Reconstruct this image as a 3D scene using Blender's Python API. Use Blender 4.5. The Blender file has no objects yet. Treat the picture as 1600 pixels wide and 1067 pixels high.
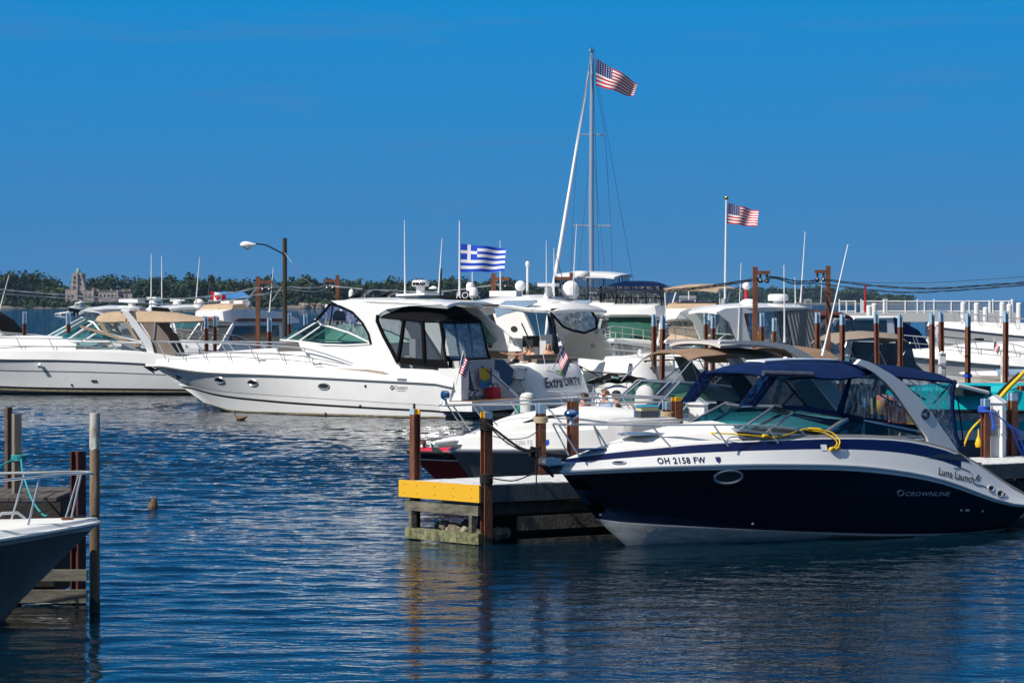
import bpy, bmesh, math, random
import numpy as np
from mathutils import Vector, Matrix
R = math.radians
random.seed(7)
SC = bpy.context.scene
C = SC.collection

# ------------------------------------------------------------------ camera
FPX, HZ, H = 85 / 36 * 1600, 470.0, 4.1          # focal length in photo pixels, horizon row, eye height
cam = bpy.data.objects.new('camera', bpy.data.cameras.new('camera'))
C.objects.link(cam)
cam.location = (0, 0, H)
cam.rotation_euler = (R(90), 0, 0)
cam.data.lens = 85
cam.data.sensor_width = 36
cam.data.shift_y = -(533.5 - HZ) / 1600
cam.data.clip_start = 1
cam.data.clip_end = 30000
SC.camera = cam

# ------------------------------------------------------------------ sky, sun, exposure
SUN_EL = R(43)
SUN_AZ = math.atan2(-0.83, -0.56)                # towards the sun: left and behind the camera
sd = Vector((math.sin(SUN_AZ) * math.cos(SUN_EL), math.cos(SUN_AZ) * math.cos(SUN_EL), math.sin(SUN_EL)))
W = bpy.data.worlds.new('World')
SC.world = W
W.use_nodes = True
nt = W.node_tree
sky = nt.nodes.new('ShaderNodeTexSky')
sky.sky_type = 'NISHITA'
sky.sun_disc = False
sky.sun_elevation = SUN_EL
sky.sun_rotation = SUN_AZ
sky.altitude = 2500
sky.air_density = 0.8
sky.dust_density = 0.0
sky.ozone_density = 4.0
# deep polarised blue in view: the sky texture tinted by height
geo = nt.nodes.new('ShaderNodeTexCoord')
sep = nt.nodes.new('ShaderNodeSeparateXYZ')
nt.links.new(geo.outputs['Generated'], sep.inputs[0])
ramp = nt.nodes.new('ShaderNodeValToRGB')
ramp.color_ramp.elements[0].position = 0.0
ramp.color_ramp.elements[0].color = (0.030, 0.172, 0.405, 1)
ramp.color_ramp.elements[1].position = 1.0
ramp.color_ramp.elements[1].color = (0.52, 0.55, 0.58, 1)
for ps, cl in ((0.03, (0.026, 0.181, 0.432, 1)), (0.075, (0.012, 0.196, 0.480, 1)), (0.125, (0.0, 0.212, 0.525, 1)), (0.2, (0.002, 0.098, 0.320, 1)), (0.4, (0.003, 0.060, 0.200, 1)), (0.55, (0.03, 0.08, 0.18, 1)), (0.75, (0.40, 0.44, 0.48, 1))):  # unseen upper stops: dark for water reflections, pale overhead for added fill light
    e = ramp.color_ramp.elements.new(ps)
    e.color = cl
# faint wisps of thin cloud
mpw = nt.nodes.new('ShaderNodeMapping')
mpw.inputs['Scale'].default_value = (5, 5, 42)
nw = nt.nodes.new('ShaderNodeTexNoise')
nw.inputs['Scale'].default_value = 1.6
nw.inputs['Detail'].default_value = 5
nw.inputs['Roughness'].default_value = 0.6
nt.links.new(geo.outputs['Generated'], mpw.inputs['Vector'])
nt.links.new(mpw.outputs[0], nw.inputs['Vector'])
rw = nt.nodes.new('ShaderNodeMapRange')
rw.inputs['From Min'].default_value = 0.56
rw.inputs['From Max'].default_value = 0.80
rw.inputs['To Max'].default_value = 0.42
nt.links.new(nw.outputs['Fac'], rw.inputs['Value'])
nt.links.new(sep.outputs['Z'], ramp.inputs[0])
mixs = nt.nodes.new('ShaderNodeMix')
mixs.data_type = 'RGBA'
mixs.inputs[0].default_value = 0.96
mul10 = nt.nodes.new('ShaderNodeVectorMath')
mul10.operation = 'SCALE'
mul10.inputs['Scale'].default_value = 10.0
mixw = nt.nodes.new('ShaderNodeMix')
mixw.data_type = 'RGBA'
nt.links.new(rw.outputs[0], mixw.inputs[0])
nt.links.new(ramp.outputs[0], mixw.inputs[6])
mixw.inputs[7].default_value = (0.075, 0.160, 0.360, 1)
nt.links.new(mixw.outputs[2], mul10.inputs[0])
nt.links.new(sky.outputs[0], mixs.inputs[6])
nt.links.new(mul10.outputs[0], mixs.inputs[7])
nt.links.new(mixs.outputs[2], nt.nodes['Background'].inputs[0])
nt.nodes['Background'].inputs[1].default_value = 0.10
sun = bpy.data.objects.new('sun', bpy.data.lights.new('sun', 'SUN'))
C.objects.link(sun)
sun.data.energy = 4.6
sun.data.angle = R(0.55)
sun.data.color = (1.0, 0.94, 0.86)
sun.rotation_euler = sd.to_track_quat('Z', 'Y').to_euler()
sun.location = (-40, -20, 60)
SC.view_settings.view_transform = 'Standard'
SC.view_settings.look = 'None'
SC.view_settings.exposure = 0.22
SC.view_settings.gamma = 1.0
SC.cycles.use_denoising = True
SC.cycles.max_bounces = 8
SC.cycles.transparent_max_bounces = 24
SC.cycles.sample_clamp_indirect = 6.0


# ------------------------------------------------------------------ where a photo pixel lies in the place
def at(px, py, Y):
    return Vector(((px - 800) * Y / FPX, Y, H - (py - HZ) * Y / FPX))


def gnd(px, py, z=0.0):
    Y = FPX * (H - z) / (py - HZ)
    return Vector(((px - 800) * Y / FPX, Y, z))


# ------------------------------------------------------------------ materials
MATS = {}


def mat(name, col, rough=0.5, metal=0.0, var=0.0, vscale=3.0, bump=0.0, bscale=20.0, coat=0.0, spec=0.5, sheen=0.0,
        col2=None, stretch=(1, 1, 1), detail=4.0, sub=0.0, pos=(0.33, 0.66)):
    if name in MATS:
        return MATS[name]
    m = bpy.data.materials.new(name)
    m.use_nodes = True
    t = m.node_tree
    p = t.nodes['Principled BSDF']
    p.inputs['Base Color'].default_value = (*col, 1)
    p.inputs['Roughness'].default_value = rough
    p.inputs['Metallic'].default_value = metal
    p.inputs['Coat Weight'].default_value = coat
    p.inputs['Coat Roughness'].default_value = 0.04
    p.inputs['Specular IOR Level'].default_value = spec
    p.inputs['Sheen Weight'].default_value = sheen
    if var or bump:
        tc = t.nodes.new('ShaderNodeTexCoord')
        mp = t.nodes.new('ShaderNodeMapping')
        mp.inputs['Scale'].default_value = stretch
        t.links.new(tc.outputs['Object'], mp.inputs['Vector'])
    if var:
        n = t.nodes.new('ShaderNodeTexNoise')
        n.inputs['Scale'].default_value = vscale
        n.inputs['Detail'].default_value = detail
        n.inputs['Roughness'].default_value = 0.65
        t.links.new(mp.outputs[0], n.inputs['Vector'])
        r = t.nodes.new('ShaderNodeValToRGB')
        a = col2 if col2 else tuple(max(0, c * (1 - var)) for c in col)
        b = col if col2 else tuple(min(1, c * (1 + var * 0.5)) for c in col)
        r.color_ramp.elements[0].position = pos[0]
        r.color_ramp.elements[1].position = pos[1]
        r.color_ramp.elements[0].color = (*a, 1)
        r.color_ramp.elements[1].color = (*b, 1)
        t.links.new(n.outputs['Fac'], r.inputs[0])
        t.links.new(r.outputs[0], p.inputs['Base Color'])
    if bump:
        n2 = t.nodes.new('ShaderNodeTexNoise')
        n2.inputs['Scale'].default_value = bscale
        n2.inputs['Detail'].default_value = 5
        t.links.new(mp.outputs[0], n2.inputs['Vector'])
        bp = t.nodes.new('ShaderNodeBump')
        bp.inputs['Strength'].default_value = bump
        bp.inputs['Distance'].default_value = 0.02
        t.links.new(n2.outputs['Fac'], bp.inputs['Height'])
        t.links.new(bp.outputs[0], p.inputs['Normal'])
    MATS[name] = m
    return m


def glassmat(name, tint, refl=0.10, rough=0.02, milk=0.0, milkcol=(0.8, 0.8, 0.8), wrinkle=0.0, painted_glare=0.0):
    m = bpy.data.materials.new(name)
    m.use_nodes = True
    t = m.node_tree
    t.nodes.remove(t.nodes['Principled BSDF'])
    out = t.nodes['Material Output']
    tr = t.nodes.new('ShaderNodeBsdfTransparent')
    tr.inputs[0].default_value = (*tint, 1)
    gl = t.nodes.new('ShaderNodeBsdfGlossy')
    gl.inputs['Roughness'].default_value = rough
    lw = t.nodes.new('ShaderNodeLayerWeight')
    lw.inputs['Blend'].default_value = 0.25
    mx = t.nodes.new('ShaderNodeMath')
    mx.operation = 'MULTIPLY_ADD'
    mx.inputs[1].default_value = 0.5
    mx.inputs[2].default_value = refl
    t.links.new(lw.outputs['Fresnel'], mx.inputs[0])
    mix = t.nodes.new('ShaderNodeMixShader')
    t.links.new(mx.outputs[0], mix.inputs[0])
    t.links.new(tr.outputs[0], mix.inputs[1])
    t.links.new(gl.outputs[0], mix.inputs[2])
    last = mix
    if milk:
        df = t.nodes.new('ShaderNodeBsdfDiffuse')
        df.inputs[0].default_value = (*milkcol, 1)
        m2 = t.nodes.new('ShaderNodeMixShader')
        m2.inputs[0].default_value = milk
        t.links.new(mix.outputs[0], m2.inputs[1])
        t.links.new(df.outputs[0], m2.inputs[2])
        if painted_glare:  # noisy milky streaks paint glare into the vinyl colour
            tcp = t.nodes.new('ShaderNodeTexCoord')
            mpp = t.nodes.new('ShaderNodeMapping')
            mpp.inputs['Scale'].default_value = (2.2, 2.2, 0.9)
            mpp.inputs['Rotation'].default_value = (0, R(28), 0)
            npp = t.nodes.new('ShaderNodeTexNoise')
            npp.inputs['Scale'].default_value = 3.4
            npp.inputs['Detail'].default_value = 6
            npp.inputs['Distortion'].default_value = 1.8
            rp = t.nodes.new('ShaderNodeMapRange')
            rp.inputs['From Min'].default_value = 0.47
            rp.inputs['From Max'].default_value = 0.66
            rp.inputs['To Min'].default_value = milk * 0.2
            rp.inputs['To Max'].default_value = painted_glare
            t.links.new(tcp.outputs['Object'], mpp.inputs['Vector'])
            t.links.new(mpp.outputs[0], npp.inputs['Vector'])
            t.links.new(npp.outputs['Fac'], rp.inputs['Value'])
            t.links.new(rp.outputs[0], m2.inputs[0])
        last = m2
    if wrinkle:
        tc = t.nodes.new('ShaderNodeTexCoord')
        n2 = t.nodes.new('ShaderNodeTexNoise')
        n2.inputs['Scale'].default_value = 3.5
        n2.inputs['Detail'].default_value = 2
        n2.inputs['Distortion'].default_value = 1.2
        t.links.new(tc.outputs['Object'], n2.inputs['Vector'])
        bp = t.nodes.new('ShaderNodeBump')
        bp.inputs['Strength'].default_value = wrinkle
        bp.inputs['Distance'].default_value = 0.12
        t.links.new(n2.outputs['Fac'], bp.inputs['Height'])
        t.links.new(bp.outputs[0], gl.inputs['Normal'])
    t.links.new(last.outputs[0], out.inputs['Surface'])
    MATS[name] = m
    return m


WHITE = mat('white_gelcoat', (0.80, 0.80, 0.785), 0.22, var=0.05, vscale=1.2, coat=0.3)
WHITE2 = mat('white_deck', (0.78, 0.775, 0.75), 0.45, var=0.06, vscale=2.0)
CREAM = mat('cream_gelcoat', (0.70, 0.66, 0.56), 0.3, var=0.06, vscale=1.5)
NAVY = mat('navy_gelcoat', (0.002, 0.003, 0.012), 0.12, var=0.2, vscale=2.0, coat=0.0, spec=0.35)
NAVYS = mat('navy_stripe', (0.004, 0.010, 0.070), 0.25, coat=0.1)
BOTTOM = mat('stained_bottom_paint', (0.36, 0.37, 0.36), 0.45, var=0.35, vscale=5, stretch=(0.4, 1, 2))
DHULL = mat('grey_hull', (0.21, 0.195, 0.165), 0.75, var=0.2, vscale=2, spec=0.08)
SILVER = mat('silver_gelcoat', (0.16, 0.18, 0.20), 0.18, metal=0.35, var=0.1, vscale=2.5, coat=0.4)
BLACK = mat('black_rubber', (0.012, 0.012, 0.014), 0.45)
BOOT = mat('boot_stripe', (0.015, 0.016, 0.02), 0.3)
GREYST = mat('grey_stripe', (0.12, 0.13, 0.14), 0.3)
ANTIFOUL = mat('dark_antifoul', (0.05, 0.045, 0.04), 0.7, var=0.4, vscale=6)
SCUM = mat('stained_waterline', (0.30, 0.26, 0.16), 0.6, var=0.4, vscale=7)
MAROON = mat('maroon_gelcoat', (0.16, 0.012, 0.012), 0.15, var=0.2, vscale=3, coat=0.4)
PINK = mat('red_deck', (0.55, 0.02, 0.06), 0.3, coat=0.2)
CHROME = mat('stainless', (0.60, 0.60, 0.60), 0.30, metal=0.7)
ALU = mat('aluminium_frame', (0.40, 0.42, 0.45), 0.32, metal=0.8)
MASTM = mat('mast_aluminium', (0.52, 0.55, 0.60), 0.35, metal=0.6)
TEAL = glassmat('teal_glass', (0.20, 0.55, 0.60), 0.08)
GREENG = glassmat('green_glass', (0.34, 0.58, 0.52), 0.07)
BLUEG = glassmat('blue_glass', (0.10, 0.38, 0.62), 0.16)
DARKG = glassmat('dark_glass', (0.05, 0.06, 0.07), 0.08)
VINYL = glassmat('clear_vinyl', (0.80, 0.83, 0.84), 0.03, rough=0.05, milk=0.03, wrinkle=0.3)
VINYLG = glassmat('glossy_clear_vinyl', (0.66, 0.70, 0.72), 0.035, rough=0.06, milk=0.03, wrinkle=0.3, painted_glare=0.22)
VINYLC = glassmat('crumpled_vinyl', (0.72, 0.76, 0.78), 0.10, rough=0.06, milk=0.16, milkcol=(0.7, 0.7, 0.7), wrinkle=1.0, painted_glare=0.55)  # milky patches stand in for glare on the crumpled aft curtain
VINYLB = glassmat('blue_tinted_vinyl', (0.16, 0.26, 0.60), 0.16, rough=0.05, milk=0.12, milkcol=(0.08, 0.12, 0.4), wrinkle=0.6)
MESHV = glassmat('dark_screen_vinyl', (0.10, 0.11, 0.14), 0.10, rough=0.2, milk=0.25, milkcol=(0.02, 0.025, 0.035))
CNAVY = mat('navy_canvas', (0.0008, 0.0135, 0.070), 0.85, var=0.3, vscale=3, bump=0.6, bscale=3, spec=0.15)
CBLACK = mat('black_canvas', (0.005, 0.005, 0.006), 0.9, spec=0.12, var=0.2, vscale=4, bump=0.15, bscale=5)
CTAN = mat('tan_canvas', (0.42, 0.31, 0.21), 0.85, var=0.14, vscale=2.5, bump=0.6, bscale=3)
CBROWN = mat('brown_canvas', (0.235, 0.15, 0.095), 0.85, var=0.16, vscale=2.5, bump=0.6, bscale=3)
CTAUPE = mat('taupe_canvas', (0.25, 0.20, 0.16), 0.85, var=0.14, vscale=2.5, bump=0.6, bscale=3)
CGREY = mat('grey_canvas', (0.22, 0.22, 0.22), 0.85, var=0.25, vscale=1.5, bump=0.25, bscale=3, stretch=(4, 4, 0.5))
CLGREY = mat('light_grey_canvas', (0.50, 0.50, 0.50), 0.8, var=0.1, vscale=2, bump=0.2, bscale=3)
CGREEN = mat('green_canvas', (0.004, 0.075, 0.052), 0.8, var=0.25, vscale=2, bump=0.2, bscale=3)
CMAROON = mat('maroon_canvas', (0.085, 0.008, 0.014), 0.8, var=0.2)
CSTEEL = mat('steel_blue_canvas', (0.20, 0.30, 0.42), 0.6, var=0.1)
POST = mat('rust_brown_steel', (0.215, 0.074, 0.033), 0.7, var=0.55, vscale=5, bump=0.35, bscale=30, stretch=(1, 1, 0.35), col2=(0.085, 0.028, 0.016))
POSTD = mat('dark_red_steel', (0.075, 0.018, 0.014), 0.7, var=0.4, vscale=5, bump=0.3, bscale=30)
CAPB = mat('pale_blue_paint', (0.30, 0.44, 0.58), 0.6, var=0.16, vscale=8)
CAPY = mat('yellow_paint', (0.75, 0.42, 0.012), 0.55, var=0.22, vscale=5, stretch=(1, 1, 3), bump=0.3, bscale=30)
WETB = mat('wet_algae', (0.020, 0.026, 0.010), 0.45, var=0.6, vscale=9, bump=0.5, bscale=30)
YBOARD = mat('chipped_yellow_paint', (0.72, 0.40, 0.012), 0.6, var=0.3, vscale=7, stretch=(1, 1, 3), bump=0.35, bscale=26, col2=(0.26, 0.20, 0.10), pos=(0.285, 0.33), detail=7)
WOODG = mat('weathered_wood', (0.21, 0.185, 0.145), 0.9, var=0.5, vscale=6, bump=0.6, bscale=25, stretch=(1, 1, 0.12))
WOODW = mat('weathered_beam', (0.155, 0.145, 0.11), 0.9, var=0.7, vscale=7, bump=0.6, bscale=25, stretch=(0.3, 0.3, 1))
WOODP = mat('wooden_pile', (0.20, 0.145, 0.095), 0.9, var=0.5, vscale=7, bump=0.7, bscale=22, stretch=(1, 1, 0.1))
WOODD = mat('dark_wet_wood', (0.030, 0.026, 0.022), 0.85, var=0.5, vscale=6, bump=0.5, bscale=20)
ALGAE = mat('algae_wood', (0.185, 0.195, 0.10), 0.9, var=0.75, vscale=9, bump=0.6, bscale=25)
DECKG = mat('grey_painted_deck', (0.60, 0.61, 0.62), 0.7, var=0.35, vscale=5, bump=0.25, bscale=18)
FASC = mat('slate_painted_board', (0.050, 0.066, 0.085), 0.65, var=0.25, vscale=3, bump=0.3, bscale=12)
CONC = mat('concrete', (0.42, 0.38, 0.31), 0.9, var=0.3, vscale=2, bump=0.4, bscale=14)
CONCD = mat('dark_concrete', (0.15, 0.12, 0.10), 0.9, var=0.5, vscale=3, bump=0.5, bscale=14)
TEAK = mat('teak', (0.33, 0.19, 0.09), 0.6, var=0.3, vscale=8, stretch=(6, 1, 1))
ROCK = mat('rock', (0.23, 0.20, 0.14), 0.95, var=0.6, vscale=6, bump=0.9, bscale=14)
WEED = mat('waterweed', (0.032, 0.040, 0.012), 0.8, var=0.6, vscale=12)
PLAST = mat('white_plastic', (0.78, 0.78, 0.77), 0.35, var=0.06, vscale=3)
PLASTG = mat('grey_plastic', (0.38, 0.40, 0.42), 0.5, var=0.1)
REDP = mat('red_paint', (0.5, 0.015, 0.02), 0.5)
STONE = mat('castle_stone', (0.34, 0.295, 0.285), 0.9, var=0.4, vscale=0.35, bump=0.3, bscale=1)
STONED = mat('castle_opening', (0.05, 0.045, 0.045), 0.9)
COPPER = mat('green_copper', (0.14, 0.30, 0.28), 0.6)
SKIN = mat('skin', (0.58, 0.31, 0.21), 0.5, var=0.1, sub=0.1)
HAIRB = mat('blonde_hair', (0.42, 0.25, 0.09), 0.6, var=0.4, vscale=25)
HAIRD = mat('dark_hair', (0.022, 0.014, 0.010), 0.55, var=0.4, vscale=25)
LBLUE = mat('light_blue_cloth', (0.22, 0.38, 0.62), 0.8)
BLKC = mat('black_cloth', (0.012, 0.012, 0.018), 0.85)
ORANGE = mat('orange_cloth', (0.62, 0.20, 0.08), 0.7)
REDC = mat('red_cloth', (0.5, 0.012, 0.03), 0.7)
WHT = mat('flag_white', (0.80, 0.80, 0.80), 0.8)
FRED = mat('flag_red', (0.55, 0.012, 0.03), 0.8)
FBLUE = mat('flag_navy', (0.012, 0.018, 0.13), 0.8)
GBLUE = mat('flag_blue', (0.008, 0.06, 0.52), 0.8)
ROPEB = mat('black_rope', (0.008, 0.008, 0.009), 0.9, bump=0.5, bscale=40)
ROPET = mat('teal_rope', (0.02, 0.28, 0.30), 0.85)
ROPEW = mat('tan_rope', (0.45, 0.36, 0.24), 0.9)
ROPEBL = mat('blue_rope', (0.02, 0.09, 0.50), 0.85)
CABLE = mat('black_cable', (0.014, 0.014, 0.016), 0.35)
CABLEG = mat('twisted_cable', (0.10, 0.10, 0.105), 0.35, metal=0.3)
YELLOW = mat('yellow_plastic', (0.80, 0.50, 0.01), 0.4)
TURQ = mat('turquoise_paint', (0.005, 0.50, 0.54), 0.3, coat=0.2)
PURPLE = mat('purple_fabric', (0.16, 0.07, 0.24), 0.7)
FABW = mat('floral_fabric_and_plastic_sheen', (0.62, 0.60, 0.58), 0.7, var=0.6, vscale=6, col2=(0.20, 0.17, 0.18))
FABO = mat('orange_patterned_fabric', (0.62, 0.12, 0.04), 0.7, var=0.6, vscale=5, col2=(0.5, 0.42, 0.36))


# ------------------------------------------------------------------ mesh building
class MB:
    def __init__(s):
        s.v, s.f, s.m, s.sm = [], [], [], []

    def add(s, vs, fs, m=0, smooth=False):
        o = len(s.v)
        s.v += [tuple(v) for v in vs]
        for k, f in enumerate(fs):
            s.f.append([o + i for i in f])
            s.m.append(m[k] if isinstance(m, (list, tuple)) else m)
            s.sm.append(smooth)
        return s

    def box(s, c, sz, m=0, rz=0.0, Rm=None):
        a, b, h = sz[0] / 2, sz[1] / 2, sz[2] / 2
        vs = [Vector((x, y, z)) for z in (-h, h) for x, y in ((-a, -b), (a, -b), (a, b), (-a, b))]
        M = Rm if Rm else Matrix.Rotation(rz, 3, 'Z')
        return s.add([M @ v + Vector(c) for v in vs],
                     [(0, 3, 2, 1), (4, 5, 6, 7), (0, 1, 5, 4), (1, 2, 6, 5), (2, 3, 7, 6), (3, 0, 4, 7)], m)

    def tube(s, pts, r, n=6, m=0, caps=True):
        pts = [Vector(p) for p in pts]
        N = len(pts)
        rs = r if isinstance(r, (list, tuple)) else [r] * N
        d0 = (pts[1] - pts[0]).normalized()
        up = Vector((0, 0, 1)) if abs(d0.z) < 0.9 else Vector((1, 0, 0))
        rings = []
        for i in range(N):
            d = (pts[min(i + 1, N - 1)] - pts[max(i - 1, 0)])
            d = d.normalized() if d.length > 1e-9 else d0
            u = (up - d * up.dot(d))
            u = u.normalized() if u.length > 1e-6 else d.orthogonal().normalized()
            up = u
            w = d.cross(u)
            rings.append([pts[i] + (u * math.cos(2 * math.pi * k / n) + w * math.sin(2 * math.pi * k / n)) * rs[i] for k in range(n)])
        return s.loft(rings, m=m, closed=True, caps=caps)

    def loft(s, rings, m=0, closed=False, caps=False, smooth=True):
        n = len(rings[0])
        vs = [p for r in rings for p in r]
        fs, ms = [], []
        for i in range(len(rings) - 1):
            for k in range(n if closed else n - 1):
                a, b = i * n + k, i * n + (k + 1) % n
                fs.append((a, b, b + n, a + n))
                ms.append(m(i, k) if callable(m) else m)
        s.add(vs, fs, ms, smooth)
        if caps:
            o = len(s.v) - len(vs)
            mm = 0 if callable(m) else m
            for ring in (range(n), range((len(rings) - 1) * n, len(rings) * n)):
                s.f.append([o + k for k in ring])
                s.m.append(mm)
                s.sm.append(False)
        return s

    def lathe(s, prof, c=(0, 0, 0), n=14, m=0, axis='z', sx=1.0, sy=1.0):
        rings = []
        for r, z in prof:
            ring = []
            for k in range(n):
                a = 2 * math.pi * k / n
                p = (r * math.cos(a) * sx, r * math.sin(a) * sy, z)
                if axis == 'x':
                    p = (p[2], p[0], p[1])
                if axis == 'y':
                    p = (p[0], p[2], p[1])
                ring.append(Vector(p) + Vector(c))
            rings.append(ring)
        return s.loft(rings, m=m, closed=True, caps=True)

    def ball(s, c, r, m=0, n=10, sc=(1, 1, 1)):
        prof = [(math.sin(math.pi * (i + 0.02) / (n * 0.6 + 0.04)) * r, -math.cos(math.pi * (i + 0.02) / (n * 0.6 + 0.04)) * r) for i in range(int(n * 0.6) + 1)]
        rings = []
        for rr, z in prof:
            rings.append([Vector((rr * math.cos(2 * math.pi * k / n) * sc[0], rr * math.sin(2 * math.pi * k / n) * sc[1], z * sc[2])) + Vector(c) for k in range(n)])
        return s.loft(rings, m=m, closed=True, caps=True)

    def prism(s, a, b, m=0, mside=None, smooth_side=False):
        """a, b: two matching outlines (3-D), closed into a solid"""
        n = len(a)
        s.add(list(a) + list(b), [tuple(range(n)), tuple(range(2 * n - 1, n - 1, -1))], m)
        o = len(s.v) - 2 * n
        for k in range(n):
            s.f.append([o + k, o + n + k, o + n + (k + 1) % n, o + (k + 1) % n])
            s.m.append(m if mside is None else mside)
            s.sm.append(smooth_side)
        return s

    def build(s, name, mats, parent=None, label=None, loc=None, rz=None, sharp=38, recalc=True):
        me = bpy.data.meshes.new(name)
        me.from_pydata(s.v, [], s.f)
        mats = mats if isinstance(mats, (list, tuple)) else [mats]
        for m in mats:
            me.materials.append(m)
        me.polygons.foreach_set('material_index', s.m)
        me.polygons.foreach_set('use_smooth', s.sm)
        bm = bmesh.new()
        bm.from_mesh(me)
        bmesh.ops.remove_doubles(bm, verts=bm.verts, dist=1e-5)
        if recalc:
            bmesh.ops.recalc_face_normals(bm, faces=bm.faces)
        bm.to_mesh(me)
        bm.free()
        me.set_sharp_from_angle(angle=R(sharp))
        me.update()
        o = bpy.data.objects.new(name, me)
        C.objects.link(o)
        if parent:
            o.parent = parent
        if label:
            o['label'] = label
        if loc is not None:
            o.location = loc
        if rz is not None:
            o.rotation_euler = (0, 0, rz)
        return o


def tag(o, label, cat, group=None):
    o['label'] = label
    o['category'] = cat
    if group:
        o['group'] = group
    return o


def thing(name, label, cat, loc=(0, 0, 0), rz=0.0, group=None):
    o = bpy.data.objects.new(name, None)
    C.objects.link(o)
    o.location = loc
    o.rotation_euler = (0, 0, rz)
    o.empty_display_size = 0.3
    return tag(o, label, cat, group)


def kind(o, k='structure'):
    o['kind'] = k
    return o


def curve(keys):
    """smooth curve through (t, value) keys"""
    ks = sorted(keys)
    n = len(ks)
    sl = []
    for i in range(n):
        a, b = ks[max(i - 1, 0)], ks[min(i + 1, n - 1)]
        sl.append((b[1] - a[1]) / max(1e-9, b[0] - a[0]))

    def f(t):
        if t <= ks[0][0]:
            return ks[0][1] + (t - ks[0][0]) * sl[0] * 0.6
        if t >= ks[-1][0]:
            return ks[-1][1] + (t - ks[-1][0]) * sl[-1] * 0.6
        for i in range(n - 1):
            if t <= ks[i + 1][0]:
                h = ks[i + 1][0] - ks[i][0]
                u = (t - ks[i][0]) / h
                return ((2 * u**3 - 3 * u**2 + 1) * ks[i][1] + (u**3 - 2 * u**2 + u) * h * sl[i]
                        + (-2 * u**3 + 3 * u**2) * ks[i + 1][1] + (u**3 - u**2) * h * sl[i + 1])
    return f


def smooth_path(pts, k=4):
    pts = [Vector(p) for p in pts]
    out = []
    for i in range(len(pts) - 1):
        p0, p1, p2, p3 = pts[max(i - 1, 0)], pts[i], pts[i + 1], pts[min(i + 2, len(pts) - 1)]
        for j in range(k):
            t = j / k
            out.append(0.5 * (2 * p1 + (p2 - p0) * t + (2 * p0 - 5 * p1 + 4 * p2 - p3) * t * t + (3 * p1 - p0 - 3 * p2 + p3) * t**3))
    return out + [pts[-1]]


def text_mesh(body, size, shear=0.0, spacing=1.0, bold=0.0):
    cu = bpy.data.curves.new('lettering', 'FONT')
    cu.body = body
    cu.size = size
    cu.shear = shear
    cu.space_character = spacing
    cu.offset = bold
    cu.resolution_u = 3
    o = bpy.data.objects.new('lettering', cu)
    C.objects.link(o)
    dg = bpy.context.evaluated_depsgraph_get()
    dg.update()
    me = bpy.data.meshes.new_from_object(o.evaluated_get(dg))
    vs = [v.co.copy() for v in me.vertices]
    fs = [tuple(p.vertices) for p in me.polygons]
    bpy.data.objects.remove(o)
    bpy.data.curves.remove(cu)
    bpy.data.meshes.remove(me)
    return vs, fs


# ------------------------------------------------------------------ boats
def plan(u, ts, p):
    w = 1.0 if u <= ts else max(0.0, 1 - ((u - ts) / (1 - ts)) ** p)
    if u < 0.3:
        w *= 1 - 0.07 * (1 - max(u, 0) / 0.3) ** 2
    return w


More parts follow.
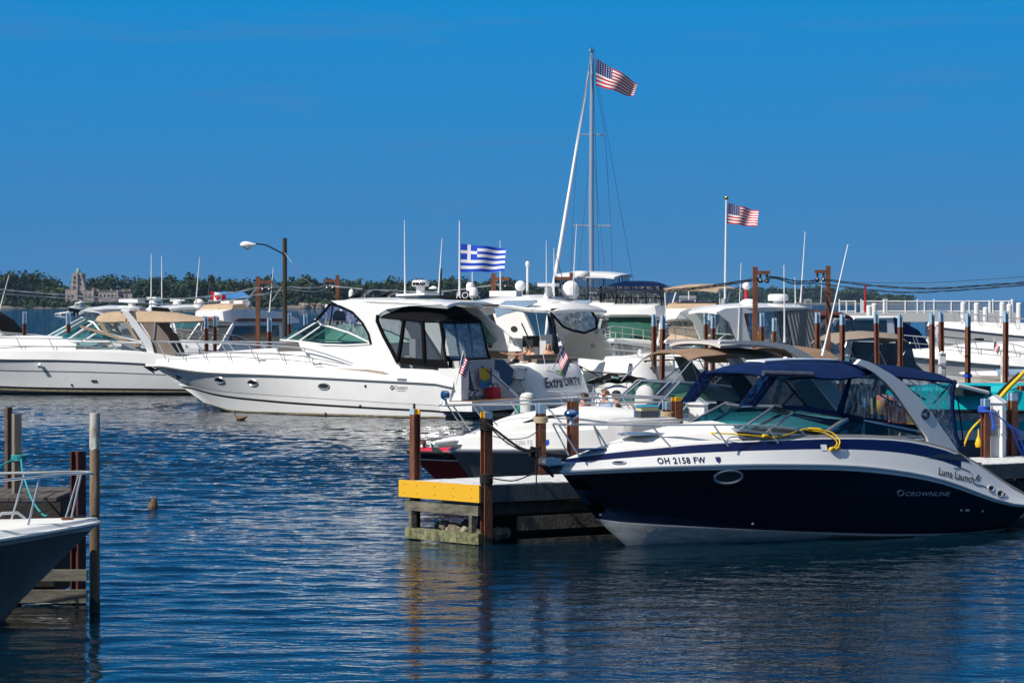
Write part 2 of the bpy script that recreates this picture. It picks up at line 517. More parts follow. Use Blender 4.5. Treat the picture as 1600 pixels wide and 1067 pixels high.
class Boat:
    def __init__(s, name, label, loc, deg, group=None, cat='boat'):
        """root Empty at the middle of the transom on the waterline; local +x runs to the bow, +y to port"""
        s.loc = Vector((loc[0], loc[1], 0))
        s.rz = R(deg)
        s.ca, s.sa = math.cos(s.rz), math.sin(s.rz)
        s.root = thing(name, label, cat, s.loc, s.rz, group)

    def S(s, px, py, y=0.0):
        """local (x, z) of the point of the vertical plane local y = const that a photo pixel sees"""
        dx, dz = (px - 800) / FPX, -(py - HZ) / FPX
        den = -dx * s.sa + s.ca
        k = (y - s.loc.x * s.sa + s.loc.y * s.ca) / den
        rx, ry = k * dx - s.loc.x, k - s.loc.y
        return rx * s.ca + ry * s.sa, H + k * dz

    def P(s, px, py, y=0.0):
        x, z = s.S(px, py, y)
        return Vector((x, y, z))

    def tr(s, pts, hb, ts=0.45, p=2.2, L=None):
        if L is None:
            L = s.S(*pts[0], 0)[0]
        out = []
        for px, py in pts:
            y = hb * 0.6
            for _ in range(8):
                x, z = s.S(px, py, y)
                y = 0.5 * y + 0.5 * hb * plan(x / L, ts, p)
            out.append((x, z))
        return out

    def hull(s, L, B, sheer, edge, chine, Lc, Lk, keel=None, ts=0.45, p=2.2, pc=1.7, Bc=0.86, x0=(0, 0.05, 0.1), inset=0.10,
             rows=((0, 0), (1, 0)), hmats=(WHITE,), eb=((0, 0), (1, 0)), trunk=((0.4, 0.3), (1, 0.0)), wt=0.72, tc=0.42, sole=0.45,
             flare=0.10, botm=0, deckm=WHITE2, eband=None, railm=CHROME, rail_r=0.03, Le=None, coaming=0.05, N=30, zk0=-0.35, cockm=None):
        s.L, s.B, s.ts, s.p = L, B, ts, p
        s.zs, s.ze, s.zc = curve(sheer), curve(edge), curve(chine)
        s.ins, s.Lc, s.pc, s.Bc = inset, Lc, pc, Bc
        Le = Le or L - 0.12
        zk = keel or curve([(0, zk0), (0.55 * L, zk0), (0.8 * L, zk0 * 0.7), (Lk, 0.0 if Lk < Lc else zk0 * 0.3)])
        tsn = [1 - (1 - i / (N - 1)) ** 1.35 for i in range(N)]
        tsn[-1] = 1.0

        def shr(t):
            x = x0[0] + (L - x0[0]) * t
            return Vector((x, B / 2 * plan(t, ts, p), s.zs(x)))

        def chn(t):
            x = x0[1] + (Lc - x0[1]) * t
            return Vector((x, B / 2 * Bc * plan(t, ts * 0.8, pc), s.zc(x)))

        def kel(t):
            x = x0[2] + (Lk - x0[2]) * t
            return Vector((x, 0, zk(x)))

        def edg(t):
            x = x0[0] * 1.2 + (Le - x0[0] * 1.2) * t
            return Vector((x, max(0, B / 2 * plan(t, ts, p) - inset * min(1, (1 - t) * 8 + 0.0)), s.ze(x)))
        s.shr, s.chn, s.edg = shr, chn, edg

        def side(t, v):
            a, b = chn(t), shr(t)
            q = a.lerp(b, v)
            q.y -= flare * math.sin(math.pi * v) * max(0, (t - 0.35) / 0.65) ** 1.5 * (1 if t < 0.97 else (1 - t) / 0.03)
            q.y += 0.03 * math.sin(math.pi * v) * (1 - t)
            q.y = max(q.y, 0)
            return q
        s.side = side
        vf = [(curve(r[0]) if isinstance(r[0], (list, tuple)) else (lambda t, c=r[0]: c), r[1]) for r in rows]
        mb = MB()
        for sg in (1, -1):
            fl = lambda q: Vector((q.x, q.y * sg, q.z))
            rings = []
            for t in tsn:
                ring = [fl(kel(t))] + [fl(side(t, f(t))) for f, _ in vf]
                rings.append(ring)
            mb.loft(rings, m=lambda i, k: botm if k == 0 else vf[k][1])
        # transom
        r0 = [side(0, f(0)) for f, _ in vf]
        for k in range(len(r0) - 1):
            a, b = r0[k], r0[k + 1]
            mb.add([a, b, (b.x, -b.y, b.z), (a.x, -a.y, a.z)], [(0, 1, 2, 3)], vf[k + 1][1])
        a = r0[0]
        mb.add([a, (a.x, -a.y, a.z), kel(0)], [(0, 1, 2)], botm)
        s.hull_o = mb.build('hull', list(hmats), s.root, sharp=50)
        # rub rail along the sheer
        if railm:
            mb = MB()
            for sg in (1, -1):
                mb.tube([(q.x, q.y * sg + 0.012 * sg, q.z) for q in (shr(t) for t in tsn)], rail_r, 6)
            mb.build('rub_rail', railm, s.root)
        # upper band and deck
        zt = curve(trunk)
        mats = [WHITE, deckm] + (list(eband[1]) if eband else [])
        mb = MB()
        nb = eb
        for sg in (1, -1):
            fl = lambda q: Vector((q[0], q[1] * sg, q[2]))
            rings = []
            for t in tsn:
                a, b = shr(t), edg(t)
                rings.append([fl(a.lerp(b, r[0] if not callable(r[0]) else r[0](t))) for r in nb])
            mb.loft(rings, m=lambda i, k: nb[k + 1][1](tsn[i]) if callable(nb[k + 1][1]) else nb[k + 1][1])
            tq = [tc + (1 - tc) * i / 18 for i in range(19)]
            rings = []
            for t in tq:
                e = edg(t)
                h = max(0.0, zt(t))
                w = wt
                f = min(1, (1 - t) * 6)
                rings.append([fl(e), fl((e.x, e.y * 0.97, e.z + 0.03 * f)), fl((e.x, e.y * (w + 0.08), e.z + 0.04 * f)), fl((e.x, e.y * w, e.z + 0.05 * f + h * 0.55)),
                              fl((e.x, e.y * w * 0.86, e.z + 0.05 * f + h * 0.88)), fl((e.x, e.y * w * 0.5, e.z + 0.06 * f + h)), fl((e.x, 0, e.z + 0.07 * f + h * 1.06))])
            mb.loft(rings, m=1)
        # bulkhead at the front of the cockpit
        e = edg(tc)
        h = max(0.0, zt(tc))
        prof = [(e.y * wt, e.z + 0.05 + h * 0.55), (e.y * wt * 0.86, e.z + 0.05 + h * 0.88), (e.y * wt * 0.5, e.z + 0.06 + h), (0, e.z + 0.07 + h * 1.06)]
        full = [(e.x, y, z) for y, z in prof] + [(e.x, -y, z) for y, z in prof[-2::-1]]
        yb = e.y * 0.85
        mb.add([(e.x, yb * .62, sole)] + [(e.x, yb, e.z + 0.05)] + full + [(e.x, -yb, e.z + 0.05), (e.x, -yb * .62, sole)], [tuple(range(len(full) + 4))], 1)
        s.ztop = lambda x, k=1.06: edg((x) / Le).z + 0.06 + max(0.0, zt(x / Le)) * k
        s.deck_o = mb.build('deck', mats, s.root, sharp=40)
        # cockpit
        mb = MB()
        tq = [tc * i / 10 for i in range(11)]
        for sg in (1, -1):
            rings = []
            for t in tq:
                e = edg(t)
                rings.append([Vector((e.x, y * sg, z)) for y, z in ((e.y, e.z), (e.y * 0.98, e.z + coaming), (e.y * 0.87, e.z + coaming), (e.y * 0.85, e.z), (min(e.y * 0.84, chn(min(1, e.x / Lc + .04)).y * .74), sole), (0, sole))])
            mb.loft(rings, m=0)
        e, a = edg(0), shr(0)
        mb.add([(a.x, a.y, a.z), (e.x, e.y, e.z + coaming * 0.5), (e.x, -e.y, e.z + coaming * 0.5), (a.x, -a.y, a.z)], [(0, 1, 2, 3)])
        mb.box((e.x + 0.16, 0, (e.z + sole) / 2 + 0.02), (0.3, e.y * 1.7, e.z - sole + 0.04))
        mb.build('cockpit', cockm or deckm, s.root)
        return s

    def Y(s, px, x):
        """local y of the point at local x (any height) seen in photo column px"""
        k = (px - 800) / FPX
        X, Yw = s.loc.x + x * s.ca, s.loc.y + x * s.sa
        return (X - k * Yw) / (s.sa + k * s.ca)

    def W(s, x, y, z):
        return Vector((s.loc.x + x * s.ca - y * s.sa, s.loc.y + x * s.sa + y * s.ca, z))

    # y of the port hull side (or of the band above the sheer) at a local (x, z)
    def ysurf(s, x, z):
        best = None
        t = min(0.999, max(0, x / s.L))
        for _ in range(6):
            a, b = s.chn(t), s.shr(t)
            v = (z - a.z) / max(1e-6, b.z - a.z)
            if v > 1:
                e = s.edg(t)
                w = min(1, (z - b.z) / max(1e-6, e.z - b.z))
                q = b.lerp(e, w)
            else:
                q = s.side(t, v)
            t = min(0.999, max(0, t + (x - q.x) / s.L))
        return q.y

    def hit(s, px, py):
        """local point of the port hull side seen at a photo pixel"""
        y = s.B * 0.45
        for _ in range(12):
            x, z = s.S(px, py, y)
            y = 0.4 * y + 0.6 * s.ysurf(x, z)
        return Vector((x, y, z))

    def lettering(s, body, px0, px1, py, m, shear=0.0, parent=None, name='lettering', slope=0.0, spacing=1.0, bold=0.0, hpx=None, eps=0.006):
        a, b = s.hit(px0, py), s.hit(px1, py + slope)
        vs, fs = text_mesh(body, 1.0, shear, spacing, bold)
        w = max(v.x for v in vs)
        w0 = min(v.x for v in vs)
        k = (a.x - b.x) / (w - w0)
        kz = abs(k)
        if hpx:
            hz = s.hit(px0, py - hpx).z - a.z
            kz = hz / 0.70
        mb = MB()
        out = []
        for v in vs:
            x = a.x - (v.x - w0) * k
            z = a.z + (b.z - a.z) * (v.x - w0) / (w - w0) + v.y * kz
            out.append((x, s.ysurf(x, z) + eps, z))
        mb.add(out, fs)
        return mb.build(name, m, parent or s.hull_o, recalc=False)

    def porthole(s, px, py, wpx, hpx, name='porthole', ringm=CHROME, gm=None, tilt=0.0, r=0.018):
        c = s.hit(px, py)
        e = s.hit(px + wpx / 2, py)
        f = s.hit(px, py - hpx / 2)
        rx, rzz = abs(e.x - c.x), abs(f.z - c.z)
        pts, ins = [], []
        for k in range(20):
            a = 2 * math.pi * k / 20
            ux, uz = math.cos(a) * rx, math.sin(a) * rzz
            x, z = c.x + ux, c.z + uz + ux * tilt
            pts.append(Vector((x, s.ysurf(x, z) + 0.006, z)))
        mb = MB().tube(pts + [pts[0]], r, 6, caps=False)
        o = mb.build(name, ringm, s.root)
        cc = sum(pts, Vector()) / 20 + Vector((0, 0.004, 0))
        MB().add(pts + [cc], [(k, (k + 1) % 20, 20) for k in range(20)]).build('pane', gm or BLKGLASS, o)
        return o

    def panel(s, name, pts, y, m, th=0.04, both=True, taper=0.0, z0=0.0, xt=0.0, x0=0.0, parent=None):
        """flat side piece: outline pts (x, z) standing at local y, leaning in with height (taper) and forward (xt)"""
        first = None
        for sg in ((1, -1) if both else (1,)):
            yy = lambda x, z: (y - taper * (z - z0) - xt * max(0, x - x0))
            o = MB().prism([(x, yy(x, z) * sg, z) for x, z in pts], [(x, (yy(x, z) - th) * sg, z) for x, z in pts]).build(name, m, parent or s.root)
            first = first or o
        return first

    def canopy(s, name, arcs, m, th=0.035, parent=None, n=9, crown=2.0, under=None):
        """cloth or hard top: arcs = (x, half width, z at the edge, z at the crown)"""
        mb = MB()
        top, bot = [], []
        for x, hw, ze, zc in arcs:
            r1, r2 = [], []
            for k in range(n):
                u = -1 + 2 * k / (n - 1)
                z = ze + (zc - ze) * (1 - abs(u) ** crown)
                r1.append(Vector((x, u * hw, z)))
                r2.append(Vector((x, u * (hw - th * 0.5), z - th)))
            top.append(r1 + r2[::-1])
        mb.loft(top, m=(lambda i, k: 0 if k < n else (1 if under else 0)), closed=True, caps=True)
        return mb.build(name, [m, under] if under else m, parent or s.root)

    def rail(s, pts, posts, r=0.022, mid=None, name='bow_rail', m=CHROME, both=True, split=True, pm=None):
        """pts: port-side run of the top rail, posts: (top, foot) pairs; mirrored to starboard"""
        mb = MB()
        path = smooth_path(pts, 4)
        sides = (1, -1) if both else (1,)
        for sg in sides:
            mb.tube([(q.x, q.y * sg, q.z) for q in path], r, 6)
        if mid:
            mp = smooth_path(mid, 4)
            for sg in sides:
                mb.tube([(q.x, q.y * sg, q.z) for q in mp], r * 0.7, 5)
        if not split:
            for a, b in posts:
                for sg in sides:
                    mb.tube([(a[0], a[1] * sg, a[2]), (b[0], b[1] * sg, b[2])], r * 0.85, 5)
        o = mb.build(name, m, s.root)
        if split:
            for a, b in posts:
                for sg in sides:
                    MB().tube([(a[0], a[1] * sg, a[2]), (b[0], b[1] * sg, b[2])], r * 0.9, 6).build('stanchion', pm or m, o)
        return o

    def windshield(s, base, top, gm, fm=ALU, mull=(0, 2, 4), r=0.025, name='windshield', parent=None):
        """base/top: matching port-side runs from the middle front to aft; mirrored"""
        n = len(base)
        B_ = [Vector((p[0], -p[1], p[2])) for p in base[::-1]] + [Vector(p) for p in base[(1 if abs(base[0][1]) < 1e-3 else 0):]]
        T_ = [Vector((p[0], -p[1], p[2])) for p in top[::-1]] + [Vector(p) for p in top[(1 if abs(top[0][1]) < 1e-3 else 0):]]
        mb = MB()
        mb.tube(B_, r, 6).tube(T_, r, 6)
        for k in mull:
            for sg in (1, -1):
                a, b = base[k], top[k]
                mb.tube([(a[0], a[1] * sg, a[2]), (b[0], b[1] * sg, b[2])], r, 6)
        o = mb.build(name, fm, parent or s.root)
        MB().loft([B_, T_]).build('pane', gm, o, recalc=False)
        return o

    def antenna(s, p, top, r=0.02, m=PLAST, name='antenna'):
        return MB().tube([p, Vector(p).lerp(Vector(top), 0.12), top], [r * 1.6, r, r * 0.45], 6).build(name, m, s.root)

    def platform(s, x, hw, z, th=0.12, ln=0.9, m=WHITE, teak=True):
        mb = MB()
        out = []
        for k in range(9):
            a = -1 + 2 * k / 8
            out.append((x - ln * (1 - 0.25 * abs(a) ** 4), a * hw))
        out += [(x + 0.3, hw), (x + 0.3, -hw)]
        mb.prism([(a, b, z) for a, b in out], [(a, b, z - th) for a, b in out])
        o = mb.build('swim_platform', m, s.root)
        if teak:
            out2 = [(x - (x - a) * 0.93, b * 0.93) for a, b in out]
            MB().prism([(a, b, z + 0.012) for a, b in out2], [(a, b, z + 0.003) for a, b in out2]).build('teak_pad', TEAK, o)
        return o


BLKGLASS = mat('smoked_port_glass', (0.03, 0.035, 0.04), 0.06, coat=0.5)


def radar_bar(b, x, y, z, w=1.3, parent=None):
    o = MB().lathe([(0.12, 0), (0.16, 0.05), (0.15, 0.25), (0.10, 0.32)], (x, y, z)).box((x, y, z + 0.38), (0.16, w, 0.11)).build('radar', PLAST, parent or b.root)
    return o


def radome(b, x, y, z, r=0.3, h=0.25, name='radar_dome'):
    return MB().lathe([(r * 0.5, -0.18), (r * 0.5, 0), (r * 0.97, 0.0), (r, h * 0.3), (r * 0.98, h * 0.75), (r * 0.85, h), (0.01, h * 1.05)], (x, y, z), 18).build(name, PLAST, b.root)


def satdome(b, x, y, z, r=0.35):
    pr = [(r * 0.7, -0.12), (r * 0.85, 0), (r, 0.02), (r, r * 0.9)]
    pr += [(r * math.cos(a), r * 0.9 + r * 0.9 * math.sin(a)) for a in (0.4, 0.8, 1.15, 1.4)] + [(0.01, r * 1.8)]
    return MB().lathe(pr, (x, y, z), 18).build('satellite_dome', PLAST, b.root)


def std_rail(b, t0=0.45, h=0.62, n=7, inset=0.06, r=0.02, split=False, mid=True, lean=0.25):
    pts, posts, md = [], [], []
    for i in range(11):
        t = t0 + (0.985 - t0) * i / 10
        e = b.edg(t)
        k = min(1, i / 2.5) ** 0.6 if i else 0.12
        pts.append((e.x + lean * 0.8, max(0.0, e.y - inset) if i < 10 else 0.0, e.z + h * k))
        md.append((e.x + lean * 0.4, max(0.0, e.y - inset) if i < 10 else 0.0, e.z + h * k * 0.5))
    for i in range(n):
        t = t0 + (0.96 - t0) * (i + 0.8) / n
        e = b.edg(t)
        k = min(1, (t - t0) / (0.97 - t0) * 4) ** 0.6
        posts.append(((e.x + lean * 0.8, e.y - inset, e.z + h * k), (e.x, e.y - inset, e.z + 0.02)))
    return b.rail(pts, posts, r, md if mid else None, split=split)
# ------------------------------------------------------------------ water
def water():
    m = bpy.data.materials.new('lake_water')
    m.use_nodes = True
    t = m.node_tree
    p = t.nodes['Principled BSDF']
    p.inputs['Base Color'].default_value = (0.0012, 0.011, 0.022, 1)
    p.inputs['Roughness'].default_value = 0.03
    p.inputs['IOR'].default_value = 1.333
    tc = t.nodes.new('ShaderNodeTexCoord')

    def wave(scale, stretch, rot, detail, dist, strength, prev, distort=0.0, rough=0.5):
        mp = t.nodes.new('ShaderNodeMapping')
        mp.inputs['Rotation'].default_value = (0, 0, R(rot))
        mp.inputs['Scale'].default_value = stretch
        t.links.new(tc.outputs['Object'], mp.inputs['Vector'])
        n = t.nodes.new('ShaderNodeTexNoise')
        n.inputs['Scale'].default_value = scale
        n.inputs['Detail'].default_value = detail
        n.inputs['Roughness'].default_value = rough
        n.inputs['Distortion'].default_value = distort
        t.links.new(mp.outputs[0], n.inputs['Vector'])
        b = t.nodes.new('ShaderNodeBump')
        b.inputs['Distance'].default_value = dist
        t.links.new(n.outputs['Fac'], b.inputs['Height'])
        if isinstance(strength, (int, float)):
            b.inputs['Strength'].default_value = strength
        else:
            t.links.new(strength, b.inputs['Strength'])
        if prev:
            t.links.new(prev.outputs[0], b.inputs['Normal'])
        return b
    # calmer and rougher stretches of water
    n0 = t.nodes.new('ShaderNodeTexNoise')
    n0.inputs['Scale'].default_value = 0.09
    n0.inputs['Detail'].default_value = 2
    t.links.new(tc.outputs['Object'], n0.inputs['Vector'])
    mr = t.nodes.new('ShaderNodeMapRange')
    mr.inputs['From Min'].default_value = 0.35
    mr.inputs['From Max'].default_value = 0.65
    mr.inputs['To Min'].default_value = 0.55
    mr.inputs['To Max'].default_value = 1.0
    t.links.new(n0.outputs['Fac'], mr.inputs['Value'])
    # open water is choppier than the sheltered slip near the camera
    sp = t.nodes.new('ShaderNodeSeparateXYZ')
    t.links.new(tc.outputs['Object'], sp.inputs[0])
    far = t.nodes.new('ShaderNodeMapRange')
    far.inputs['From Min'].default_value = 26
    far.inputs['From Max'].default_value = 52
    far.inputs['To Min'].default_value = 0.42
    far.inputs['To Max'].default_value = 1.0
    t.links.new(sp.outputs['Y'], far.inputs['Value'])
    mul = t.nodes.new('ShaderNodeMath')
    mul.operation = 'MULTIPLY'
    t.links.new(mr.outputs[0], mul.inputs[0])
    t.links.new(far.outputs[0], mul.inputs[1])
    # long waves by the bump only far out, where the sheet is flat
    fo = t.nodes.new('ShaderNodeMapRange')
    fo.inputs['From Min'].default_value = 100
    fo.inputs['From Max'].default_value = 135
    t.links.new(sp.outputs['Y'], fo.inputs['Value'])
    a = wave(0.8, (0.6, 1.1, 1), 12, 3, 0.55, fo.outputs[0], None, 0.3)
    a = wave(3.2, (0.5, 1.1, 1), -9, 3, 0.050, mul.outputs[0], a, 0.6)
    a = wave(9.0, (0.5, 1, 1), 16, 3, 0.016, mul.outputs[0], a, 0.4)
    t.links.new(a.outputs[0], p.inputs['Normal'])
    # real waves near the docks: a sum of many small wave trains
    rg = np.random.default_rng(5)
    NW = 72
    lam = np.exp(rg.uniform(np.log(0.20), np.log(1.9), NW))
    ang = np.radians(rg.normal(-96, 27, NW))
    k = 2 * np.pi / lam
    slope = 0.029 * np.where(lam > 1.1, 0.6, 1.0)
    ph = rg.uniform(0, 6.28, NW)

    def height(X, Y):
        Z, ZS = np.zeros_like(X), np.zeros_like(X)
        for i in range(NW):
            T = ZS if lam[i] < 0.6 else Z
            T += slope[i] / k[i] * np.sin(k[i] * (np.cos(ang[i]) * X + np.sin(ang[i]) * Y) + ph[i])
        gust = 0.70 + 0.42 * np.sin(X * 0.21 + 1.3 * np.sin(Y * 0.10)) * np.sin(Y * 0.17 + 0.6 + 0.8 * np.sin(X * 0.13))
        calm = np.clip((Y - 26) / 24, 0, 1)
        calm = calm * calm * (3 - 2 * calm)
        # sheltered behind the pier and below the navy hull
        return gust * (Z * (0.36 + 0.64 * calm) + ZS * (0.15 + 0.85 * calm))

    V, F = [], []
    off = 0
    for x0, x1, y0, y1, d in ((-15, 15, 24, 62.2, 0.058), (-33, 33, 62, 134, 0.135)):
        xs, ys = np.arange(x0, x1 + d / 2, d), np.arange(y0, y1 + d / 2, d)
        X, Y = np.meshgrid(xs, ys)
        Z = height(X, Y)
        edge = np.minimum(np.minimum((X - x0), (x1 - X)) / 1.5, (134 - Y) / 8)
        Z = Z * np.clip(edge, 0, 1)
        V.append(np.stack([X, Y, Z], -1).reshape(-1, 3))
        n, r = len(xs), len(ys)
        i = (np.arange(r - 1)[:, None] * n + np.arange(n - 1)[None, :]).reshape(-1)
        F.append(np.stack([i, i + 1, i + n + 1, i + n], -1) + off)
        off += n * r
    xs = [-9000, -300, -60, 60, 300, 9000]
    ys = [5, 60, 120, 300, 1200, 26000]
    V.append(np.array([(x, y, -0.14) for y in ys for x in xs], float))
    F.append(np.array([(j * 6 + q, j * 6 + q + 1, j * 6 + q + 7, j * 6 + q + 6) for j in range(5) for q in range(5)]) + off)
    V, F = np.concatenate(V), np.concatenate(F)
    me = bpy.data.meshes.new('water')
    me.vertices.add(len(V))
    me.vertices.foreach_set('co', V.astype(np.float32).ravel())
    me.loops.add(len(F) * 4)
    me.loops.foreach_set('vertex_index', F.astype(np.int32).ravel())
    me.polygons.add(len(F))
    me.polygons.foreach_set('loop_start', np.arange(0, len(F) * 4, 4, dtype=np.int32))
    me.polygons.foreach_set('use_smooth', np.ones(len(F), dtype=bool))
    me.materials.append(m)
    me.update(calc_edges=True)
    o = bpy.data.objects.new('water', me)
    C.objects.link(o)
    kind(o)


water()


# ------------------------------------------------------------------ far shore, woods, castle
def leafmat(name, a, b, c, sc):
    m = bpy.data.materials.new(name)
    m.use_nodes = True
    t = m.node_tree
    p = t.nodes['Principled BSDF']
    p.inputs['Roughness'].default_value = 0.75
    p.inputs['Specular IOR Level'].default_value = 0.2
    tc = t.nodes.new('ShaderNodeTexCoord')
    n = t.nodes.new('ShaderNodeTexNoise')
    n.inputs['Scale'].default_value = sc
    n.inputs['Detail'].default_value = 6
    n.inputs['Roughness'].default_value = 0.75
    t.links.new(tc.outputs['Object'], n.inputs['Vector'])
    r = t.nodes.new('ShaderNodeValToRGB')
    r.color_ramp.elements[0].position = 0.35
    r.color_ramp.elements[0].color = (*a, 1)
    r.color_ramp.elements[1].position = 0.68
    r.color_ramp.elements[1].color = (*c, 1)
    e = r.color_ramp.elements.new(0.52)
    e.color = (*b, 1)
    t.links.new(n.outputs['Fac'], r.inputs[0])
    t.links.new(r.outputs[0], p.inputs['Base Color'])
    return m


LEAF = leafmat('dark_foliage', (0.012, 0.028, 0.011), (0.021, 0.042, 0.015), (0.038, 0.064, 0.020), 0.14)
LEAF2 = leafmat('light_foliage', (0.030, 0.055, 0.014), (0.050, 0.085, 0.022), (0.085, 0.115, 0.030), 0.25)
BARK = mat('bark', (0.06, 0.045, 0.03), 0.9)
rnd = random.Random(11)


def crown(mb, c, rx, rz, n, leaf, rg):
    """leaf clumps spread through an uneven crown"""
    lobes = [(Vector((rg.uniform(-.55, .55) * rx, rg.uniform(-.55, .55) * rx, rg.uniform(-.45, .6) * rz)), rg.uniform(0.38, 0.62)) for _ in range(7)]
    for _ in range(n):
        lc, lr = rg.choice(lobes)
        d = Vector((rg.gauss(0, 1), rg.gauss(0, 1), rg.gauss(0, 1))).normalized() * (rg.random() ** 0.35)
        q = Vector(c) + lc + Vector((d.x * rx * lr, d.y * rx * lr, d.z * rz * lr))
        nn = (d + Vector((rg.uniform(-.7, .7), rg.uniform(-.7, .7), rg.uniform(-.4, .9)))).normalized()
        u = nn.orthogonal().normalized()
        w = nn.cross(u)
        a = rg.uniform(0, 6.28)
        u, w = u * math.cos(a) + w * math.sin(a), w * math.cos(a) - u * math.sin(a)
        s = leaf * rg.uniform(0.6, 1.3)
        mb.add([q + u * s, q + w * s * 0.8, q - u * s, q - w * s * 0.9], [(0, 1, 2, 3)])


def wood(name, p0, p1, Y, top, rows, step, n, leaf, zb=1.0):
    """top(px) = photo row of the tree tops there"""
    mb = MB()
    rg = random.Random(int(p0) + 5)
    for r in range(rows):
        yy = Y + r * step * 1.1
        px = p0 + rg.uniform(0, 10)
        while px < p1:
            th = H + (HZ - top(px)) * Y / FPX * (1 if r else 0.82)
            if 92 < px < 218 and r < 2 and Y < 2000:
                th = 4.5 if r == 0 else 0.5
            th *= rg.uniform(0.80, 1.06)
            rx = step * rg.uniform(0.5, 1.05) * (0.5 if th < 5 else 1)
            x = (px - 800) * yy / FPX
            mb_n = int(n * (1 if r < 2 else 0.6))
            crown(mb, (x, yy + rg.uniform(-2, 2), zb + th * 0.55), rx, th * 0.47, mb_n, leaf, rg)
            if r == 0:
                crown(mb, (x + rx * 0.5, yy - 4, zb + th * 0.18), rx * 0.9, th * 0.22, n // 3, leaf, rg)
                if Y < 2000:
                    for dx in (-4, 1):
                        crown(mb, (x + dx, yy - 30 + rg.uniform(-3, 3), 1.6), 5.2, rg.uniform(2.2, 3.4), 70, 1.1, rg)
            px += step * rg.uniform(0.55, 0.95) * FPX / yy
    o = mb.build(name, LEAF, recalc=False)
    o['label'] = name.replace('_', ' ')
    return o


tl = curve([(-60, 428), (20, 427), (60, 426), (85, 436), (100, 446), (120, 440), (150, 432), (190, 434), (215, 430), (300, 432), (345, 434), (400, 437), (440, 436), (520, 437), (600, 438), (700, 436), (790, 437), (850, 448), (960, 452)])
o = wood('dark_wood_along_the_near_shore', -60, 905, 1400, tl, 4, 8.5, 330, 0.98)
kind(o, 'stuff'); o.name = 'woodland'; o['label'] = 'dark green wood lining the shore behind the castle and the moored boats'
tr = curve([(780, 452), (960, 451), (1080, 449), (1200, 450), (1290, 446), (1340, 451), (1385, 458), (1418, 464)])
o = wood('far', 780, 1413, 3000, tr, 3, 17, 120, 2.6, 0.5)
kind(o, 'stuff'); o.name = 'woodland'; o['label'] = 'hazy far wood on the low point of land ending in open water'

SHORE = mat('shore_ground', (0.10, 0.10, 0.06), 0.95, var=0.4, vscale=0.05)
BEACH = mat('pebble_beach', (0.13, 0.12, 0.10), 0.95, var=0.5, vscale=0.4)


def land(name, px0, px1, Y, depth, m):
    mb = MB()
    r = random.Random(3)
    top, fr = [], []
    N = 60
    for i in range(N + 1):
        px = px0 + (px1 - px0) * i / N
        y = Y + r.uniform(-7, 7)
        x = (px - 800) * y / FPX
        fr.append((x, y, -0.5))
        top.append((x, y + 9, 1.5))
    back = [(a[0] * (1 + depth / Y), a[1] + depth, 2.2) for a in top]
    o = mb.loft([fr, top, back], m=lambda i, k: 1 if i == 0 else 0, smooth=False).build(name, [m, BEACH])
    kind(o)


land('shore', -300, 915, 1360, 500, SHORE)
land('shore', 770, 1420, 2950, 600, SHORE)

for i, (px, tp, Y, lab) in enumerate([(88, 447, 1375, 'pale yellow green tree standing left of the stone castle'), (18, 424, 1392, 'tall dark tree at the left end of the wooded shore'),
                                     (165, 430, 1420, 'bushy dark tree rising behind the castle roof'), (412, 426, 1400, 'dark tree standing tallest behind the rust post with cables'),
                                     (478, 429, 1400, 'round dark tree right of the street lamp pole'), (655, 429, 1400, 'broad dark tree behind the radar dome of the hardtop cruiser'),
                                     (796, 430, 1400, 'small round dark tree right of the striped blue and white flag')]):
    p = at(px, 480, Y)
    t = thing('shore_tree', lab, 'tree', (p.x, Y, 1.0), 0, 'trees along the far shore')
    h = (HZ - tp) * Y / FPX + 3
    MB().tube([(0, 0, -1), (0.2, 0, h * 0.3), (0.1, 0.2, h * 0.75)], [0.5, 0.38, 0.1], 7).build('trunk', BARK, t)
    mb = MB()
    rg = random.Random(i + 50)
    crown(mb, (0, 0, h * 0.56), h * 0.36, h * 0.46, 420, 1.1, rg)
    mb.build('crown', LEAF2 if i == 0 else LEAF, t, recalc=False)


